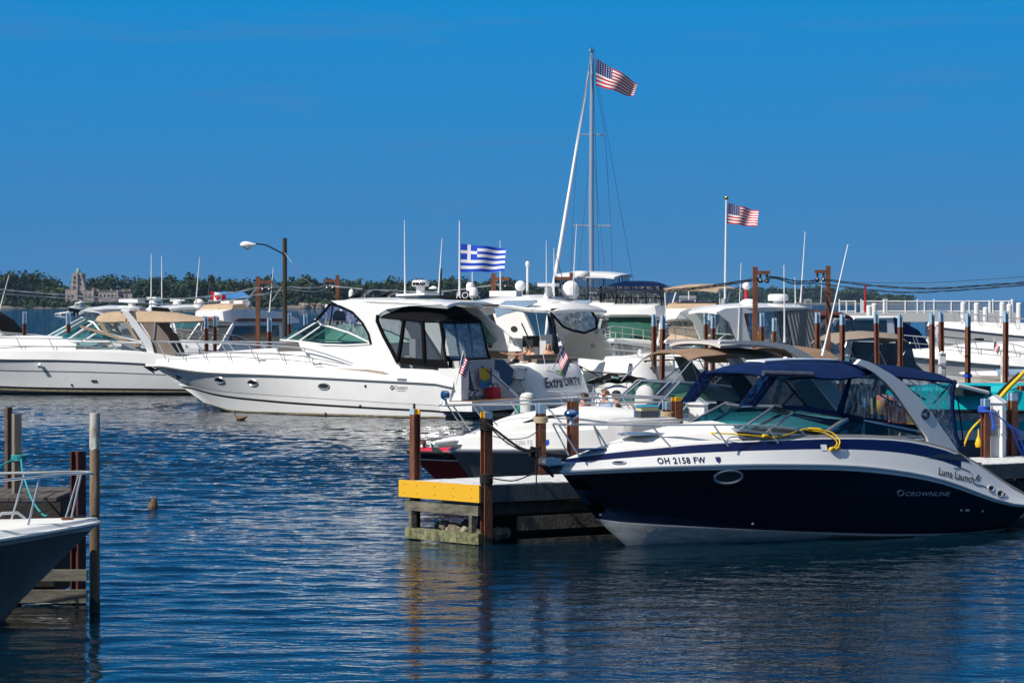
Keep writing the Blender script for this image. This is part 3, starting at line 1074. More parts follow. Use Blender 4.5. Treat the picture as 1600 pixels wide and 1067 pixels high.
def castle():
    Y = 1395
    k = Y / FPX
    c = at(152, 470, Y)
    t = thing('stone_castle', 'stone castle with a tall tower and green dome among the trees', 'castle', (c.x, Y, 0))
    X = lambda px: (px - 152) * k
    Z = lambda py: H - (py - HZ) * k

    def bx(mb, x0, x1, y0, y1, za, zb, m=0):
        mb.box(((X(x0) + X(x1)) / 2, (y0 + y1) / 2, (za + zb) / 2), (X(x1) - X(x0), y1 - y0, zb - za), m)
    mb = MB()
    for x0, x1, ya, py in ((103, 122, -2, 453.5), (122, 144, 0, 455), (144, 147, -1, 450), (147, 186, 0.6, 455), (182, 185, -1, 453), (186, 206, 1.2, 457)):
        bx(mb, x0, x1, ya, 12, 0, Z(py))
    for i in range(34):   # battlements
        px = 103 + i * 3
        bx(mb, px, px + 1.4, 0.2 if px > 122 else -1.9, 1.2, Z(455.2), Z(453.4) if px > 122 else Z(451.8))
    for px in (150, 171, 190, 200):
        bx(mb, px, px + 2.2, 3, 4, Z(456), Z(451.5))
    w = mb.build('wall', STONE, t)
    mb = MB()
    zs = [Z(455), Z(440), Z(428), Z(426.5)]
    ws = [(108, 132.5), (111, 130), (112.6, 127), (112, 127.5)]
    rings = []
    for z, (a, b) in zip(zs, ws):
        rings.append([Vector((X(a), 1, z)), Vector((X(b), 1, z)), Vector((X(b), 9, z)), Vector((X(a), 9, z))])
    mb.loft(rings, closed=True, caps=True, smooth=False)
    bx(mb, 126, 130, 2, 8, Z(455), Z(427.5))
    bx(mb, 119, 121.5, 0.4, 1.2, Z(455), Z(426))
    to = mb.build('tower', STONE, t)
    MB().lathe([(X(156) , 0), (X(156), 0.8), (X(155.6), 1.6), (X(154.3), 2.6), (0.05, 3.1)], (X(119.8), 5, Z(427)), 12).build('dome', COPPER, to)
    for px, py in ((115.5, 433.5), (115.5, 441), (114.5, 449), (124, 436), (124.5, 443), (118.5, 449), (122.5, 431)):
        MB().box((X(px), 0.9, Z(py)), (0.7, 0.5, 1.5)).build('window', STONED, to)
    for px in (108, 114, 128, 134, 140, 151, 157, 163, 169, 175, 181, 190, 197):
        MB().box((X(px), -2.0 if px < 122 else (0.0 if px < 147 else (0.6 if px < 186 else 1.2)), Z(462.5)), (0.9, 0.3, 1.9)).build('window', STONED, w)


castle()

# boathouse with a blue roof behind the red and white flag
Y = 1370
p = at(357, 470, Y)
t = thing('boathouse', 'white waterside building with a blue roof behind the maple leaf flag', 'building', (p.x, Y, 0))
ROOFB = mat('blue_roof', (0.02, 0.16, 0.42), 0.6)
MB().box((0, 4, 2.8), (23, 8, 6)).build('wall', mat('white_wall', (0.6, 0.6, 0.6), 0.7), t)
MB().prism([(-13, -0.6, 5.6), (13, -0.6, 5.6), (8, 4, 9.2), (-8, 4, 9.2)], [(-13, 8.6, 5.6), (13, 8.6, 5.6), (8, 4.2, 9.2), (-8, 4.2, 9.2)]).build('roof', ROOFB, t)
for x in (-9, -3, 3, 9):
    MB().box((x, -0.05, 1.9), (3.2, 0.3, 3.4)).build('door', STONED, t)
for px, w, hh, lab in ((1074, 20, 9, 'white house on the far wooded point behind the tan flybridge boat'), (1262, 9, 5, 'small pale house on the far shore beside the tall thin antenna')):
    Y = 2960
    p = at(px, 468, Y)
    t = thing('lakeside_house', lab, 'house', (p.x, Y, 0.6))
    MB().box((0, 0, hh * .35), (w, 6, hh * .7)).build('wall', mat('house_wall', (0.5, 0.5, 0.5), 0.7), t)
    MB().prism([(-w * .55, -3.6, hh * .7), (w * .55, -3.6, hh * .7), (w * .5, 0, hh * 1.1), (-w * .5, 0, hh * 1.1)], [(-w * .55, 3.6, hh * .7), (w * .55, 3.6, hh * .7), (w * .5, .1, hh * 1.1), (-w * .5, .1, hh * 1.1)]).build('roof', mat('house_roof', (0.16, 0.17, 0.18), 0.8), t)
    MB().box((0, -3.02, hh * .3), (w * .6, 0.1, hh * .3)).build('window', STONED, t)
# breakwater of boulders
mb = MB()
rg = random.Random(4)
c0 = at(502, 479, 1345)
for _ in range(120):
    mb.ball((c0.x + rg.uniform(-12, 12), 1345 + rg.uniform(-2, 4), rg.uniform(-0.3, 2.2)), rg.uniform(0.5, 1.3), n=6, sc=(1, 1, rg.uniform(.6, 1)))
kind(mb.build('rocks', mat('breakwater_rock', (0.30, 0.24, 0.20), 0.9, var=0.5, vscale=0.5)), 'stuff')


# ------------------------------------------------------------------ posts
def hpost(name, label, px, py, Y, zb, w, rot, ma, mb_, caph, group, wet=None, shaft=POST, cat='post', zt=None):
    """steel H-section post with painted head: flange faces ma, the other faces mb_"""
    p = at(px, py, Y)
    zt = p.z if zt is None else zt
    t = thing(name, label, cat, (p.x, Y, zb), R(rot), group)
    h = zt - zb
    a, f, wb = w / 2, w * 0.16, w * 0.10
    prof = [(-a, -a), (-a + f, -a), (-a + f, -wb), (a - f, -wb), (a - f, -a), (a, -a), (a, a), (a - f, a), (a - f, wb), (-a + f, wb), (-a + f, a), (-a, a)]

    def pr(z0, z1, mm):
        m = MB()
        m.prism([(x, y, z1) for x, y in prof], [(x, y, z0) for x, y in prof])
        # faces whose normal is along local x are flange faces
        m.m = [0, 0] + [1 if k in (5, 11) else 0 for k in range(12)]
        return m
    pr(0, h - caph, None).build('shaft', [shaft, shaft], t)
    m = pr(h - caph, h, None)
    m.m[0] = 1
    m.build('cap', [mb_, ma], t)
    if zb < -.3 and Y < 45:
        rg_ = random.Random(int(px))
        MB().loft([[Vector((x * 1.05, y * 1.05, z + (rg_.uniform(-.05, .05) if z > .5 else 0))) for x, y in prof] for z in (.1, .6, -zb + .14)], closed=True, smooth=False).build('wet_band', WETB, t)
    return t


G1 = 'mooring posts along the finger pier'
u = Vector((math.cos(R(29)), math.sin(R(29)), 0))
P0 = Vector((-0.557, 40.5, 0))
PL = Vector((-1.84, 41.7, 0))
ZD = 1.01
hpost('mooring_post', 'rust post with blue and yellow head at the left corner of the yellow ended pier', 648.5, 640, 41.75, -0.6, 0.135, 37, CAPB, CAPY, 0.09, G1, zt=2.23)
hpost('mooring_post', 'rust post with yellow and blue head tied with black rope at the pier end', 760, 645, 40.55, -0.6, 0.15, -60, CAPB, CAPY, 0.16, G1, zt=2.24)
hpost('mooring_post', 'rust brown post with pale blue head wrapped in tan rope before the silver boat', 845, 631, 43.2, 0.3, 0.14, -62, CAPB, CAPB, 0.17, G1)
hpost('mooring_post', 'plain rust brown post behind the chrome spotlight of the navy boat', 895, 627, 43.6, 0.3, 0.16, -62, POST, POST, 0.05, G1)
hpost('mooring_post', 'short post with pale blue head left of the cream cooler', 998, 639, 44.9, 0.3, 0.14, -62, CAPB, CAPB, 0.18, G1)
hpost('mooring_post', 'rust brown post with yellow head right of the cream cooler', 1006, 632, 44.2, 0.3, 0.16, -62, CAPY, CAPY, 0.07, G1)
hpost('mooring_post', 'post with blue head and number eight wrapped in tan rope', 1043, 628, 44.4, 0.3, 0.14, -62, CAPB, CAPB, 0.14, G1)
hpost('mooring_post', 'tall rust brown post with yellow head left of the white power pedestal', 1058, 620.5, 44.3, 0.3, 0.16, -62, CAPY, CAPY, 0.07, G1)
hpost('mooring_post', 'rust brown post with blue head seen through the front of the clear enclosure', 1353, 622, 46.6, 0.3, 0.13, -62, CAPB, CAPB, 0.17, G1)
hpost('mooring_post', 'dark brown headless post seen through the clear enclosure', 1392, 625, 47.0, 0.3, 0.19, -62, POST, POST, 0.05, G1)
hpost('mooring_post', 'brown post with blue head behind the silver arch of the navy boat', 1409, 622, 47.3, 0.3, 0.13, -62, CAPB, CAPB, 0.14, G1)
hpost('mooring_post', 'rust brown post with blue head tied with blue rope left of the white pedestal', 1540, 623, 47.7, 0.3, 0.135, -62, CAPB, CAPB, 0.15, G1)
hpost('mooring_post', 'rust brown post with blue head and hanging blue rope right of the white pedestal', 1582, 614, 48.3, 0.0, 0.15, -62, CAPB, CAPB, 0.15, G1)

G2 = 'blue headed posts along the far docks'
for px, py, Y, w, zb, rot, lab in [
    (37, 487, 112, .20, 0, 20, 'brown post with blue head before the boat with the black canvas'),
    (108, 488, 110, .22, 0, 20, 'brown post with blue head beside the tan canopy windshield'),
    (323.5, 494, 105, .20, 0, 20, 'slim blue headed post left of a pair by the small ensign'),
    (335.5, 493.5, 105, .20, 0, 20, 'slim blue headed post right of a pair by the small ensign'),
    (420, 497, 104, .20, 0, 20, 'brown post with blue head before the dark cabin windows of the flybridge boat'),
    (452.5, 489, 112, .19, 0, 20, 'pale headed post close behind the wooden street lamp pole'),
    (479, 491, 110, .19, 0, 20, 'low blue headed post in open water right of the lamp pole'),
    (864, 494, 104, .20, 0, 20, 'blue headed post seen through the clear stern curtain of the white yacht'),
    (1022, 491, 92, .19, 0, 25, 'left of two rust posts before the green canvas cover'),
    (1033.5, 493, 91, .19, 0, 25, 'right of two rust posts before the green canvas cover'),
    (1104, 489, 90, .17, 0, 25, 'left of two rust posts before the tan flybridge boat'),
    (1113, 493, 88, .17, 0, 25, 'right of two rust posts before the tan flybridge boat'),
    (1192, 489, 92, .17, 0, 25, 'blue headed post close behind the tall rust pole with a crossarm'),
    (1208, 497, 90, .16, 0, 25, 'shorter blue headed post behind the white bucket'),
    (1276, 488, 84, .18, 0, 25, 'blue headed post before the grey pleated curtain'),
    (1315, 491, 82, .17, 0, 25, 'weathered blue headed post by the maroon canvas boat'),
    (1371.5, 488, 82, .165, 0, 25, 'brown post with blue head left of the taupe canopy'),
    (1407, 491, 82, .165, 0, 25, 'brown post with blue head before the middle of the taupe canopy'),
    (1457, 489, 80, .165, 0, 25, 'brown post at the right end of the taupe canopy'),
    (1472, 486, 86, .18, 0, 25, 'brown post with blue head above the small white pedestal'),
    (1512, 489.5, 84, .18, 0, 25, 'tall brown post with a blue band round its middle'),
    (1570.5, 486, 86, .18, 0, 25, 'brown post with blue head right of the small ensign'),
]:
    t = hpost('mooring_post', lab, px, py, Y, zb, w * .8, rot, CAPB, CAPB, 0.46 * (Y / 90) * rnd.uniform(.85, 1.1), G2)
    t.rotation_euler = (R(rnd.uniform(-.8, .8)), R(rnd.uniform(-.9, .9)), R(rot + rnd.uniform(-12, 12)))
    if px == 1512:
        MB().box((0, 0, 1.5), (0.2, 0.2, 0.12)).build('band', GBLUE, t)

# ------------------------------------------------------------------ finger pier
t = thing('finger_pier', 'grey decked finger pier with a yellow end board beside the navy boat', 'pier', P0)
n_ = (PL - P0)
LEN = 19.0
mb = MB()
N = int(LEN / 0.19)
for i in range(N):
    a, b = u * (LEN * i / N + 0.009), u * (LEN * (i + 1) / N - 0.005)
    q = [a + n_ * 0.015, b + n_ * 0.015, b + n_ * 0.985, a + n_ * 0.985]
    zz = ZD - rnd.uniform(0, 0.006)
    mb.prism([v + Vector((0, 0, zz)) for v in q], [v + Vector((0, 0, ZD - 0.05)) for v in q])
mb.build('deck', DECKG, t)


def beam(mb, a, b, z0, z1, th):
    a, b = Vector(a), Vector(b)
    d = (b - a).normalized()
    w = Vector((-d.y, d.x, 0)) * th / 2
    mb.prism([a - w + Vector((0, 0, z1)), b - w + Vector((0, 0, z1)), b + w + Vector((0, 0, z1)), a + w + Vector((0, 0, z1))],
             [a - w + Vector((0, 0, z0)), b - w + Vector((0, 0, z0)), b + w + Vector((0, 0, z0)), a + w + Vector((0, 0, z0))])
    return mb


nd = n_.normalized()
beam(MB(), nd * -0.07 - u * 0.03, n_ + nd * 0.1 - u * 0.03, ZD - 0.285, ZD + 0.006, 0.05).build('end_board', YBOARD, t)
mb = MB()
for f in (0.06, 0.3, 0.55, 0.8, 0.97):
    for z in (ZD - 0.07, ZD - 0.21):
        mb.ball(n_ * f - u * 0.056 + Vector((0, 0, z)), 0.009, n=8)
mb.build('bolt', POSTD, t)
mb = MB()
for s0, s1 in ((0.02, 0.5), (0.51, 2.4), (2.41, 5.0), (5.01, 9), (9.01, 14), (14.01, LEN)):
    beam(mb, u * s0 - nd * 0.035, u * s1 - nd * 0.035, ZD - 0.29, ZD - 0.012, 0.05)
mb.build('side_board', FASC, t)
mb = MB()
for s in [i * 1.5 + 1.2 for i in range(12)]:
    beam(mb, u * s, u * s + n_, ZD - 0.42, ZD - 0.055, 0.10)
beam(mb, n_ * 0.97, n_ * 0.97 + u * LEN, ZD - 0.3, ZD - 0.06, 0.08)
mb.build('joist', WOODD, t)
beam(MB(), n_ * 0.0 + u * 0.02, n_ * 1.0 + u * 0.02, 0.50, 0.66, 0.09).build('cross_beam', WOODW, t)
beam(MB(), n_ * 0.0 + u * 0.04, n_ * 1.0 + u * 0.04, 0.02, 0.20, 0.12).build('sill_beam', ALGAE, t)
for f in (0.10, 0.92):
    q = n_ * f + u * 0.03
    MB().box((q.x, q.y, 0.36), (0.10, 0.10, 0.29), rz=R(29)).build('strut', WOODW, t)
mb = MB()
for s0, s1, z0, z1 in ((0.15, LEN, 0.50, 0.68), (0.75, 3.9, 0.22, 0.46), (3.95, 9.0, 0.22, 0.46), (0.75, 3.6, -0.02, 0.07), (3.65, LEN, -0.02, 0.07)):
    beam(mb, u * s0 + nd * (0.05 if z0 > 0.4 else 0.0), u * s1 + nd * (0.05 if z0 > 0.4 else 0.0), z0, z1, 0.08)
mb.m = [0 if k < 6 else 1 for k in range(len(mb.m))]
mb.build('side_plank', [WOODD, mat('damp_plank', (0.11, 0.10, 0.075), 0.9, var=0.5, vscale=5, bump=0.5, bscale=20)], t)
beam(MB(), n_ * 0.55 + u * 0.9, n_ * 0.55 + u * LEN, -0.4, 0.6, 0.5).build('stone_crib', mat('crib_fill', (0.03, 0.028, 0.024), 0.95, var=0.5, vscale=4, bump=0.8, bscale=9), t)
mb = MB()
rg = random.Random(9)
for _ in range(34):
    q = P0 + n_ * rg.uniform(0.12, 0.85) + u * rg.uniform(0.22, 0.75)
    r = rg.uniform(0.06, 0.16)
    vs0 = len(mb.v)
    mb.ball((q.x, q.y, 0.14 + rg.uniform(0, 0.16) * math.exp(-((q - P0 - n_ * 0.62).length / 0.4) ** 2) + rg.uniform(0, .06)), r, n=7, sc=(1, 1, 0.8))
    for k in range(vs0, len(mb.v)):
        v = Vector(mb.v[k]); mb.v[k] = tuple(v + Vector((rg.uniform(-1, 1), rg.uniform(-1, 1), rg.uniform(-1, 1))) * r * 0.28)
kind(mb.build('rocks', ROCK), 'stuff')
# waterweed hanging at the pier side by the navy bow
mb = MB()
for _ in range(900):
    s = rg.gauss(3.95, 0.35)
    q = P0 + u * s - nd * rg.uniform(0.02, 0.32)
    z = abs(rg.gauss(0, 0.2))
    z = min(z, 0.62 - abs(s - 3.95) * 0.5)
    d = Vector((rg.uniform(-1, 1), rg.uniform(-1, 1), rg.uniform(-1.2, .6))).normalized() * rg.uniform(0.04, 0.13)
    w = d.orthogonal().normalized() * 0.012
    b = Vector((q.x, q.y, max(z, -0.02)))
    mb.add([b - w, b + w, b + d + w * .3, b + d - w * .3], [(0, 1, 2, 3)])
kind(mb.build('waterweed', WEED, recalc=False), 'stuff')

# ------------------------------------------------------------------ things on the pier


def pedestal(label, px, py, Y, zb, w, rot, group='white power pedestals', house=True):
    p = at(px, py, Y)
    h = p.z - zb
    t = thing('power_pedestal', label, 'power pedestal', (p.x, Y, zb), R(rot), group)
    a = w / 2
    r = w * 0.42
    MB().box((0, 0, (h - r) / 2), (w, w * 0.86, h - r)).build('post', PLAST, t)
    o = w * 0.07
    MB().prism([(-a - o, -a - o, h - r), (a + o, -a - o, h - r), (0, -a - o, h)], [(-a - o, a + o, h - r), (a + o, a + o, h - r), (0, a + o, h)]).build('roof', PLAST, t)
    for z in (0.62, 0.42):
        MB().box((w * 0.02, -w * 0.46, h * z), (w * 0.62, w * 0.07, h * 0.16)).build('outlet', PLASTG, t)
    MB().box((-w * 0.51, 0, h * 0.5), (w * 0.05, w * 0.4, h * 0.25)).build('side_panel', PLASTG, t)
    return t


pedestal('white house shaped power pedestal right of the yellow headed post', 1091, 621, 44.6, ZD, 0.30, -20)
pedestal('tall white power pedestal on the pier at the stern of the navy boat', 1555, 617, 48.0, ZD, 0.36, -25)
pedestal('small white pedestal below the blue headed post by the grey hull', 1472, 549, 85.5, 1.0, 0.22, 10)
pedestal('white pedestal on the concrete dock under the right hand ensign', 1570, 553, 87, 1.0, 0.24, 10)
pedestal('white pedestal against the pale boat hull at the back', 1466, 505, 130, 1.2, 0.25, 0)

# dock box
q = P0 + u * 4.75 + n_ * 0.93
t = thing('dock_box', 'pale grey rounded dock box on the pier between the posts', 'dock box', (q.x, q.y, ZD), R(29))
mb = MB()
rings = []
for x in [-0.62 + 1.24 * i / 12 for i in range(13)]:
    e = 0.05 if abs(x) > 0.58 else 0.0
    zb = 0.34 + 0.13 * math.cos(x / 0.62 * math.pi / 2)
    rings.append([Vector((x, y, z)) for y, z in ((-0.30 + e, zb), (-0.34 + e, 0.62), (-0.31 + e, 0.90 - e), (-0.22, 0.97 - e), (0.22, 0.97 - e), (0.31 - e, 0.9 - e), (0.34 - e, 0.6), (0.3 - e, zb))])
mb.loft(rings, closed=True, caps=True)
mb.build('lid', mat('pale_grey_gelcoat', (0.46, 0.46, 0.47), 0.5, var=0.1), t)
mb = MB()
mb.box((-0.57, 0, 0.2), (0.09, 0.5, 0.4)).box((0.57, 0, 0.2), (0.09, 0.5, 0.4)).box((0, 0.1, 0.2), (1.05, 0.1, 0.4), 1)
mb.build('base', [PLASTG, BLACK], t)
t = thing('cooler', 'cream cooler with a teal lid standing on the dock box', 'cooler', (q.x + 0.05, q.y + 0.02, ZD + 0.97), R(20))
mb = MB().box((0, 0, 0.06), (0.36, 0.26, 0.12), 1).box((0, 0, 0.16), (0.34, 0.25, 0.07))
mb.build('body', [mat('cream_plastic', (0.62, 0.55, 0.30), 0.5), FASC], t)
MB().prism([(-.2, -.15, .2), (.2, -.15, .2), (.2, .15, .2), (-.2, .15, .2)], [(-.15, -.1, .235), (.15, -.1, .235), (.15, .1, .235), (-.15, .1, .235)]).build('lid', mat('teal_lid', (0.02, 0.22, 0.36), 0.4), t)

# ropes from the pier post to the navy bow, knot, hanging ends
PB = at(760, 660, 40.45)
KN = at(836, 706, 40.2)
t = thing('mooring_rope', 'black mooring rope with a thick knot between the pier post and the navy bow', 'rope', PB)
def rel(*pp):
    return [p - PB for p in pp]
mb = MB()
mb.tube(smooth_path(rel(PB, at(785, 680, 40.35), at(812, 699, 40.3), KN), 6), 0.022, 7)
mb.tube(smooth_path(rel(PB + Vector((0, 0, -.02)), at(790, 690, 40.4), at(818, 704, 40.3), KN), 6), 0.012, 6)
mb.tube(smooth_path(rel(KN, at(860, 708, 40.1), at(884, 710, 40.0)), 5), 0.012, 6)
mb.tube(rel(KN, at(838, 727, 40.25), at(838, 757, 40.3)), 0.011, 6)
mb.tube(smooth_path(rel(at(764, 746, 40.4), at(800, 751, 40.4), at(826, 743, 40.4), at(846, 735, 40.4)), 6), 0.011, 6)
for k in range(5):
    z0 = at(0, 655 + k * 4, 40.5).z
    mb.tube([(0.10 * math.cos(a) + (at(760, 0, 40.55) - PB).x, 0.10 * math.sin(a) + 0.1, z0 - PB.z + 0.012 * math.sin(a * 2)) for a in [i * 2 * math.pi / 12 for i in range(13)]], 0.02, 6)
    z1 = at(0, 742 + k * 3, 40.5).z
    mb.tube([(0.10 * math.cos(a) + (at(760, 0, 40.55) - PB).x, 0.10 * math.sin(a) + 0.1, z1 - PB.z) for a in [i * 2 * math.pi / 12 for i in range(13)]], 0.018, 6)
rg = random.Random(3)
for _ in range(16):
    c = KN - PB
    pts = [c + Vector((rg.uniform(-1, 1) * 0.10, rg.uniform(-1, 1) * 0.06, rg.uniform(-1, 1) * 0.09)) for _ in range(5)]
    mb.tube(smooth_path(pts, 4), 0.013, 6)
mb.build('mooring_rope_line', ROPEB, t).name = 'line'
for px, py, Y, w in ((845, 655, 43.2, .12), (1043, 647, 44.4, .12)):
    c = at(px, py, Y)
    mb = MB()
    for k in range(4):
        mb.tube([(w * math.cos(a), w * math.sin(a), k * 0.028 - 0.04 + 0.012 * math.sin(a)) for a in [i * 2 * math.pi / 12 for i in range(13)]], 0.014, 6)
    o = mb.build('rope_coil', ROPEW, loc=c)
    tag(o, 'tan rope wound round the blue headed post ' + ('before the silver boat' if px < 900 else 'marked eight'), 'rope', 'tan rope windings')
v8, f8 = text_mesh('8', 0.11)
c = at(1043, 655, 44.4)
o = MB().add([(v.x - 0.03, -0.085 + v.x * .0, v.y) for v in v8], f8).build('number_plate', CAPY, loc=c, rz=R(-20), recalc=False)
tag(o, 'yellow number eight on the rope wrapped post', 'number')
# chain / line of the silver boat sagging from its post
A, B_ = at(770, 681, 42.9), at(845, 668, 43.1)
o = MB().tube(smooth_path([(0, 0, 0), at(793, 686, 42.9) - A, at(825, 683, 43) - A, B_ - A], 5), 0.009, 5).build('mooring_line', CABLE, loc=A)
tag(o, 'thin dark line sagging across the white bow of the silver boat', 'rope')
# blue ropes at the right hand posts
A = at(1534, 640, 47.5)
mb = MB()
rl = lambda *q: [at(*k) - A for k in q]
mb.tube(smooth_path(rl((1534, 641, 47.5), (1552, 645, 47.4), (1575, 662, 47.8), (1600, 678, 48.0)), 5), 0.014, 6)
mb.tube(smooth_path(rl((1548, 646, 47.4), (1551, 655, 47.4), (1553, 670, 47.4), (1550, 668, 47.4)), 5), 0.03, 6)
mb.tube(smooth_path(rl((1572, 662, 48), (1580, 670, 48.1), (1592, 700, 48.2), (1602, 715, 48.2), (1596, 690, 48.2), (1588, 672, 48.1)), 5), 0.022, 6)
for k in range(4):
    mb.tube([Vector((0.1 * math.cos(a), 0.1 * math.sin(a) + 0.2, k * 0.03 - 0.03)) + (at(1540, 641, 47.5) - A) for a in [i * 2 * math.pi / 12 for i in range(13)]], 0.016, 6)
o = mb.build('mooring_line', ROPEBL, loc=A)
tag(o, 'bright blue rope looped between the two right hand pier posts', 'rope')

# ------------------------------------------------------------------ left foreground: piles, timber dock
YL = 32.0
GL = 'piles of the timber dock in the left foreground'


def pile(label, px, top, bot, Y, r, m, mcap=None, n=12, cut=0.0):
    c = at(px, bot, Y)
    zt = at(px, top, Y).z
    t = thing('wooden_pile', label, 'pile', (c.x, Y, -0.8), 0, GL)
    h = zt + 0.8
    rg = random.Random(int(px))
    rings = []
    for i in range(12):
        z = h * i / 11 * (0.86 if mcap else 1)
        rings.append([Vector((r * (1 + rg.uniform(-.035, .035)) * math.cos(2 * math.pi * k / n), r * (1 + rg.uniform(-.035, .035)) * math.sin(2 * math.pi * k / n), z)) for k in range(n)])
    MB().loft(rings, closed=True, caps=True).build('shaft', m, t)
    if n > 6:
        MB().loft([[Vector((r * 1.06 * math.cos(2 * math.pi * k / n), r * 1.06 * math.sin(2 * math.pi * k / n), z + (rg.uniform(-.05, .05) if z > .9 else 0))) for k in range(n)] for z in (.1, .7, .98)], closed=True).build('wet_band', WETB, t)
    if mcap:
        rings = [[Vector((r * 1.04 * math.cos(2 * math.pi * k / n), r * 1.04 * math.sin(2 * math.pi * k / n), z + (0.02 * math.sin(k * 2.1) if z < h * .9 else 0))) for k in range(n)] for z in (h * .86, h * .93, h)]
        MB().loft(rings, closed=True, caps=True).build('cap', mcap, t)
    return t


pile('weathered round wooden pile with a peeling white head by the white bow', 148, 645, 955, 31.9, 0.068, WOODP, mat('peeling_white_paint', (0.62, 0.62, 0.60), 0.8, var=0.7, vscale=14, col2=(0.2, 0.17, 0.13), stretch=(1, 1, .3)))
pile('dark wooden pile furthest back at the left edge of the dock', 13, 636, 812, 34.3, 0.055, mat('dark_pile', (0.10, 0.065, 0.05), 0.9, var=0.5, vscale=7, bump=0.6), n=4)
tt = thing('wooden_pile', 'square timber post with teal rope tied round it on the dock', 'pile', (at(26, 800, 33.4).x, 33.4, -0.6), R(32), GL)
h = at(26, 646, 33.4).z + 0.6
MB().box((0, 0, h / 2), (0.105, 0.105, h)).build('shaft', WOODG, tt)
tt = hpost('mooring_post', 'dark red steel post standing behind the round wooden pile', 122, 705, 32.9, -0.6, 0.15, -35, POSTD, POSTD, 0.03, 'mooring posts along the finger pier', shaft=POSTD)
t = thing('timber_dock', 'dark timber dock with weathered lower beams behind the white bow', 'dock', (at(70, 950, 32.6).x, 32.6, 0))
x0 = -5.0
xr = (at(136, 0, 32.6) - t.location).x
mb = MB()
xd = xr - 0.42
for i in range(32):
    a = x0 + (xd - x0) * i / 32
    mb.box((a + 0.08, 1.0, 1.42), ((xd - x0) / 32 - 0.012, 1.9, 0.05))
mb.build('deck', mat('dark_dock_plank', (0.09, 0.078, 0.068), 0.9, var=0.5, vscale=5, bump=0.4), t)
mb = MB().box(((x0 + xd) / 2, 0.1, 1.24), (xd - x0 + .1, 0.1, 0.28)).box((xd - 0.03, 1.0, 1.24), (0.08, 1.7, 0.28))
mb.build('fascia', WOODD, t)
mb = MB().box(((x0 + xr) / 2, -0.05, 0.41), (xr - x0 + 0.02, 0.1, 0.145)).box(((x0 + xr) / 2, -0.07, 0.13), (xr - x0 + 0.02, 0.1, 0.17))
mb.build('lower_beam', mat('grey_wet_beam', (0.14, 0.135, 0.11), 0.9, var=0.5, vscale=6, bump=0.5, stretch=(.3, 1, 1)), t)
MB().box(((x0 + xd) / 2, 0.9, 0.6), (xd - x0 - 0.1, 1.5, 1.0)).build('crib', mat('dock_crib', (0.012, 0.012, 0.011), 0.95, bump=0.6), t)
# teal mooring rope from the square pile
A = at(26, 716, 33.25)
rl = lambda *q: [at(*k) - A for k in q]
mb = MB()
for k in range(3):
    mb.tube([Vector((0.095 * math.cos(a), 0.095 * math.sin(a) + 0.15, k * 0.028 - 0.03)) for a in [i * 2 * math.pi / 12 for i in range(13)]], 0.016, 6)
mb.tube(smooth_path(rl((33, 718, 33.2), (36, 740, 32.6), (50, 780, 32.0), (66, 803, 31.8), (74, 805, 31.75)), 5), 0.013, 6)
mb.tube(smooth_path(rl((20, 718, 33.2), (0, 728, 33.0), (-30, 740, 32.8)), 4), 0.013, 6)
o = mb.build('mooring_line', ROPET, loc=A)
tag(o, 'teal rope from the square timber post to the deck of the white bow', 'rope')

# ------------------------------------------------------------------ ducks
BROWN = mat('brown_feathers', (0.16, 0.10, 0.055), 0.8, var=0.6, vscale=22)


def duck_tail(px, py):
    p = gnd(px, py)
    t = thing('duck', 'brown duck dabbling with its tail in the air on open water', 'duck', p, R(20), 'ducks on the water')
    mb = MB()
    mb.lathe([(0.02, -0.12), (0.09, -0.06), (0.105, 0.0), (0.10, 0.06), (0.075, 0.13), (0.04, 0.18), (0.012, 0.225)], n=14, sx=1.0, sy=0.85)
    mb.build('body', BROWN, t)
    for sg in (1, -1):
        MB().loft([[Vector((sg * 0.075, -.05, 0.10)), Vector((sg * 0.07, .05, 0.11))], [Vector((sg * .085, -.035, .2)), Vector((sg * .08, .035, .2))], [Vector((sg * .05, -.006, .36)), Vector((sg * .045, .006, .36))]]).build('wing_tip', BLKC, t)


def duck_swim(px, py):
    p = gnd(px, py)
    t = thing('duck', 'brown duck swimming beside the waterline of the big white cruiser', 'duck', p, R(170), 'ducks on the water')
    mb = MB()
    rings = []
    for x, r, z in ((-0.26, .01, .15), (-0.2, .05, .1), (-.1, .10, .06), (0, .12, .05), (.1, .1, .06), (.17, .06, .1), (.19, .045, .16), (.2, .04, .22), (.22, .055, .27), (.27, .045, .28), (.31, .02, .265), (.36, .012, .255)):
        rings.append([Vector((x, r * math.cos(2 * math.pi * k / 10), z + r * 0.8 * math.sin(2 * math.pi * k / 10))) for k in range(10)])
    mb.loft(rings, closed=True, caps=True)
    mb.build('body', BROWN, t)


duck_tail(239, 793)
duck_swim(376, 656)


# ------------------------------------------------------------------ utility poles, cables, lamp
GU = 'rust poles with crossarms carrying the power cables'


def upole(label, px, py, Y, w, side, lpx=25, zb=0.0):
    p = at(px, py, Y)
    t = thing('cable_pole', label, 'pole', (p.x, Y, zb), 0, GU)
    h = p.z - zb
    s = Y / FPX
    MB().box((0, 0, h / 2), (w, w, h)).build('mast', POST, t)
    MB().box((side * (lpx * s / 2), -0.02, h - 9 * s), (lpx * s, w * 0.7, w * 0.75)).build('crossarm', POST, t)
    for k in (0.35, 0.8):
        MB().lathe([(0.05, 0), (0.09, 0.06), (0.04, 0.14), (0.04, 0.30)], (side * lpx * s * k, -0.02, h - 9 * s - w * 0.37 - 0.30), 8).build('insulator', CABLE, t)
    return p


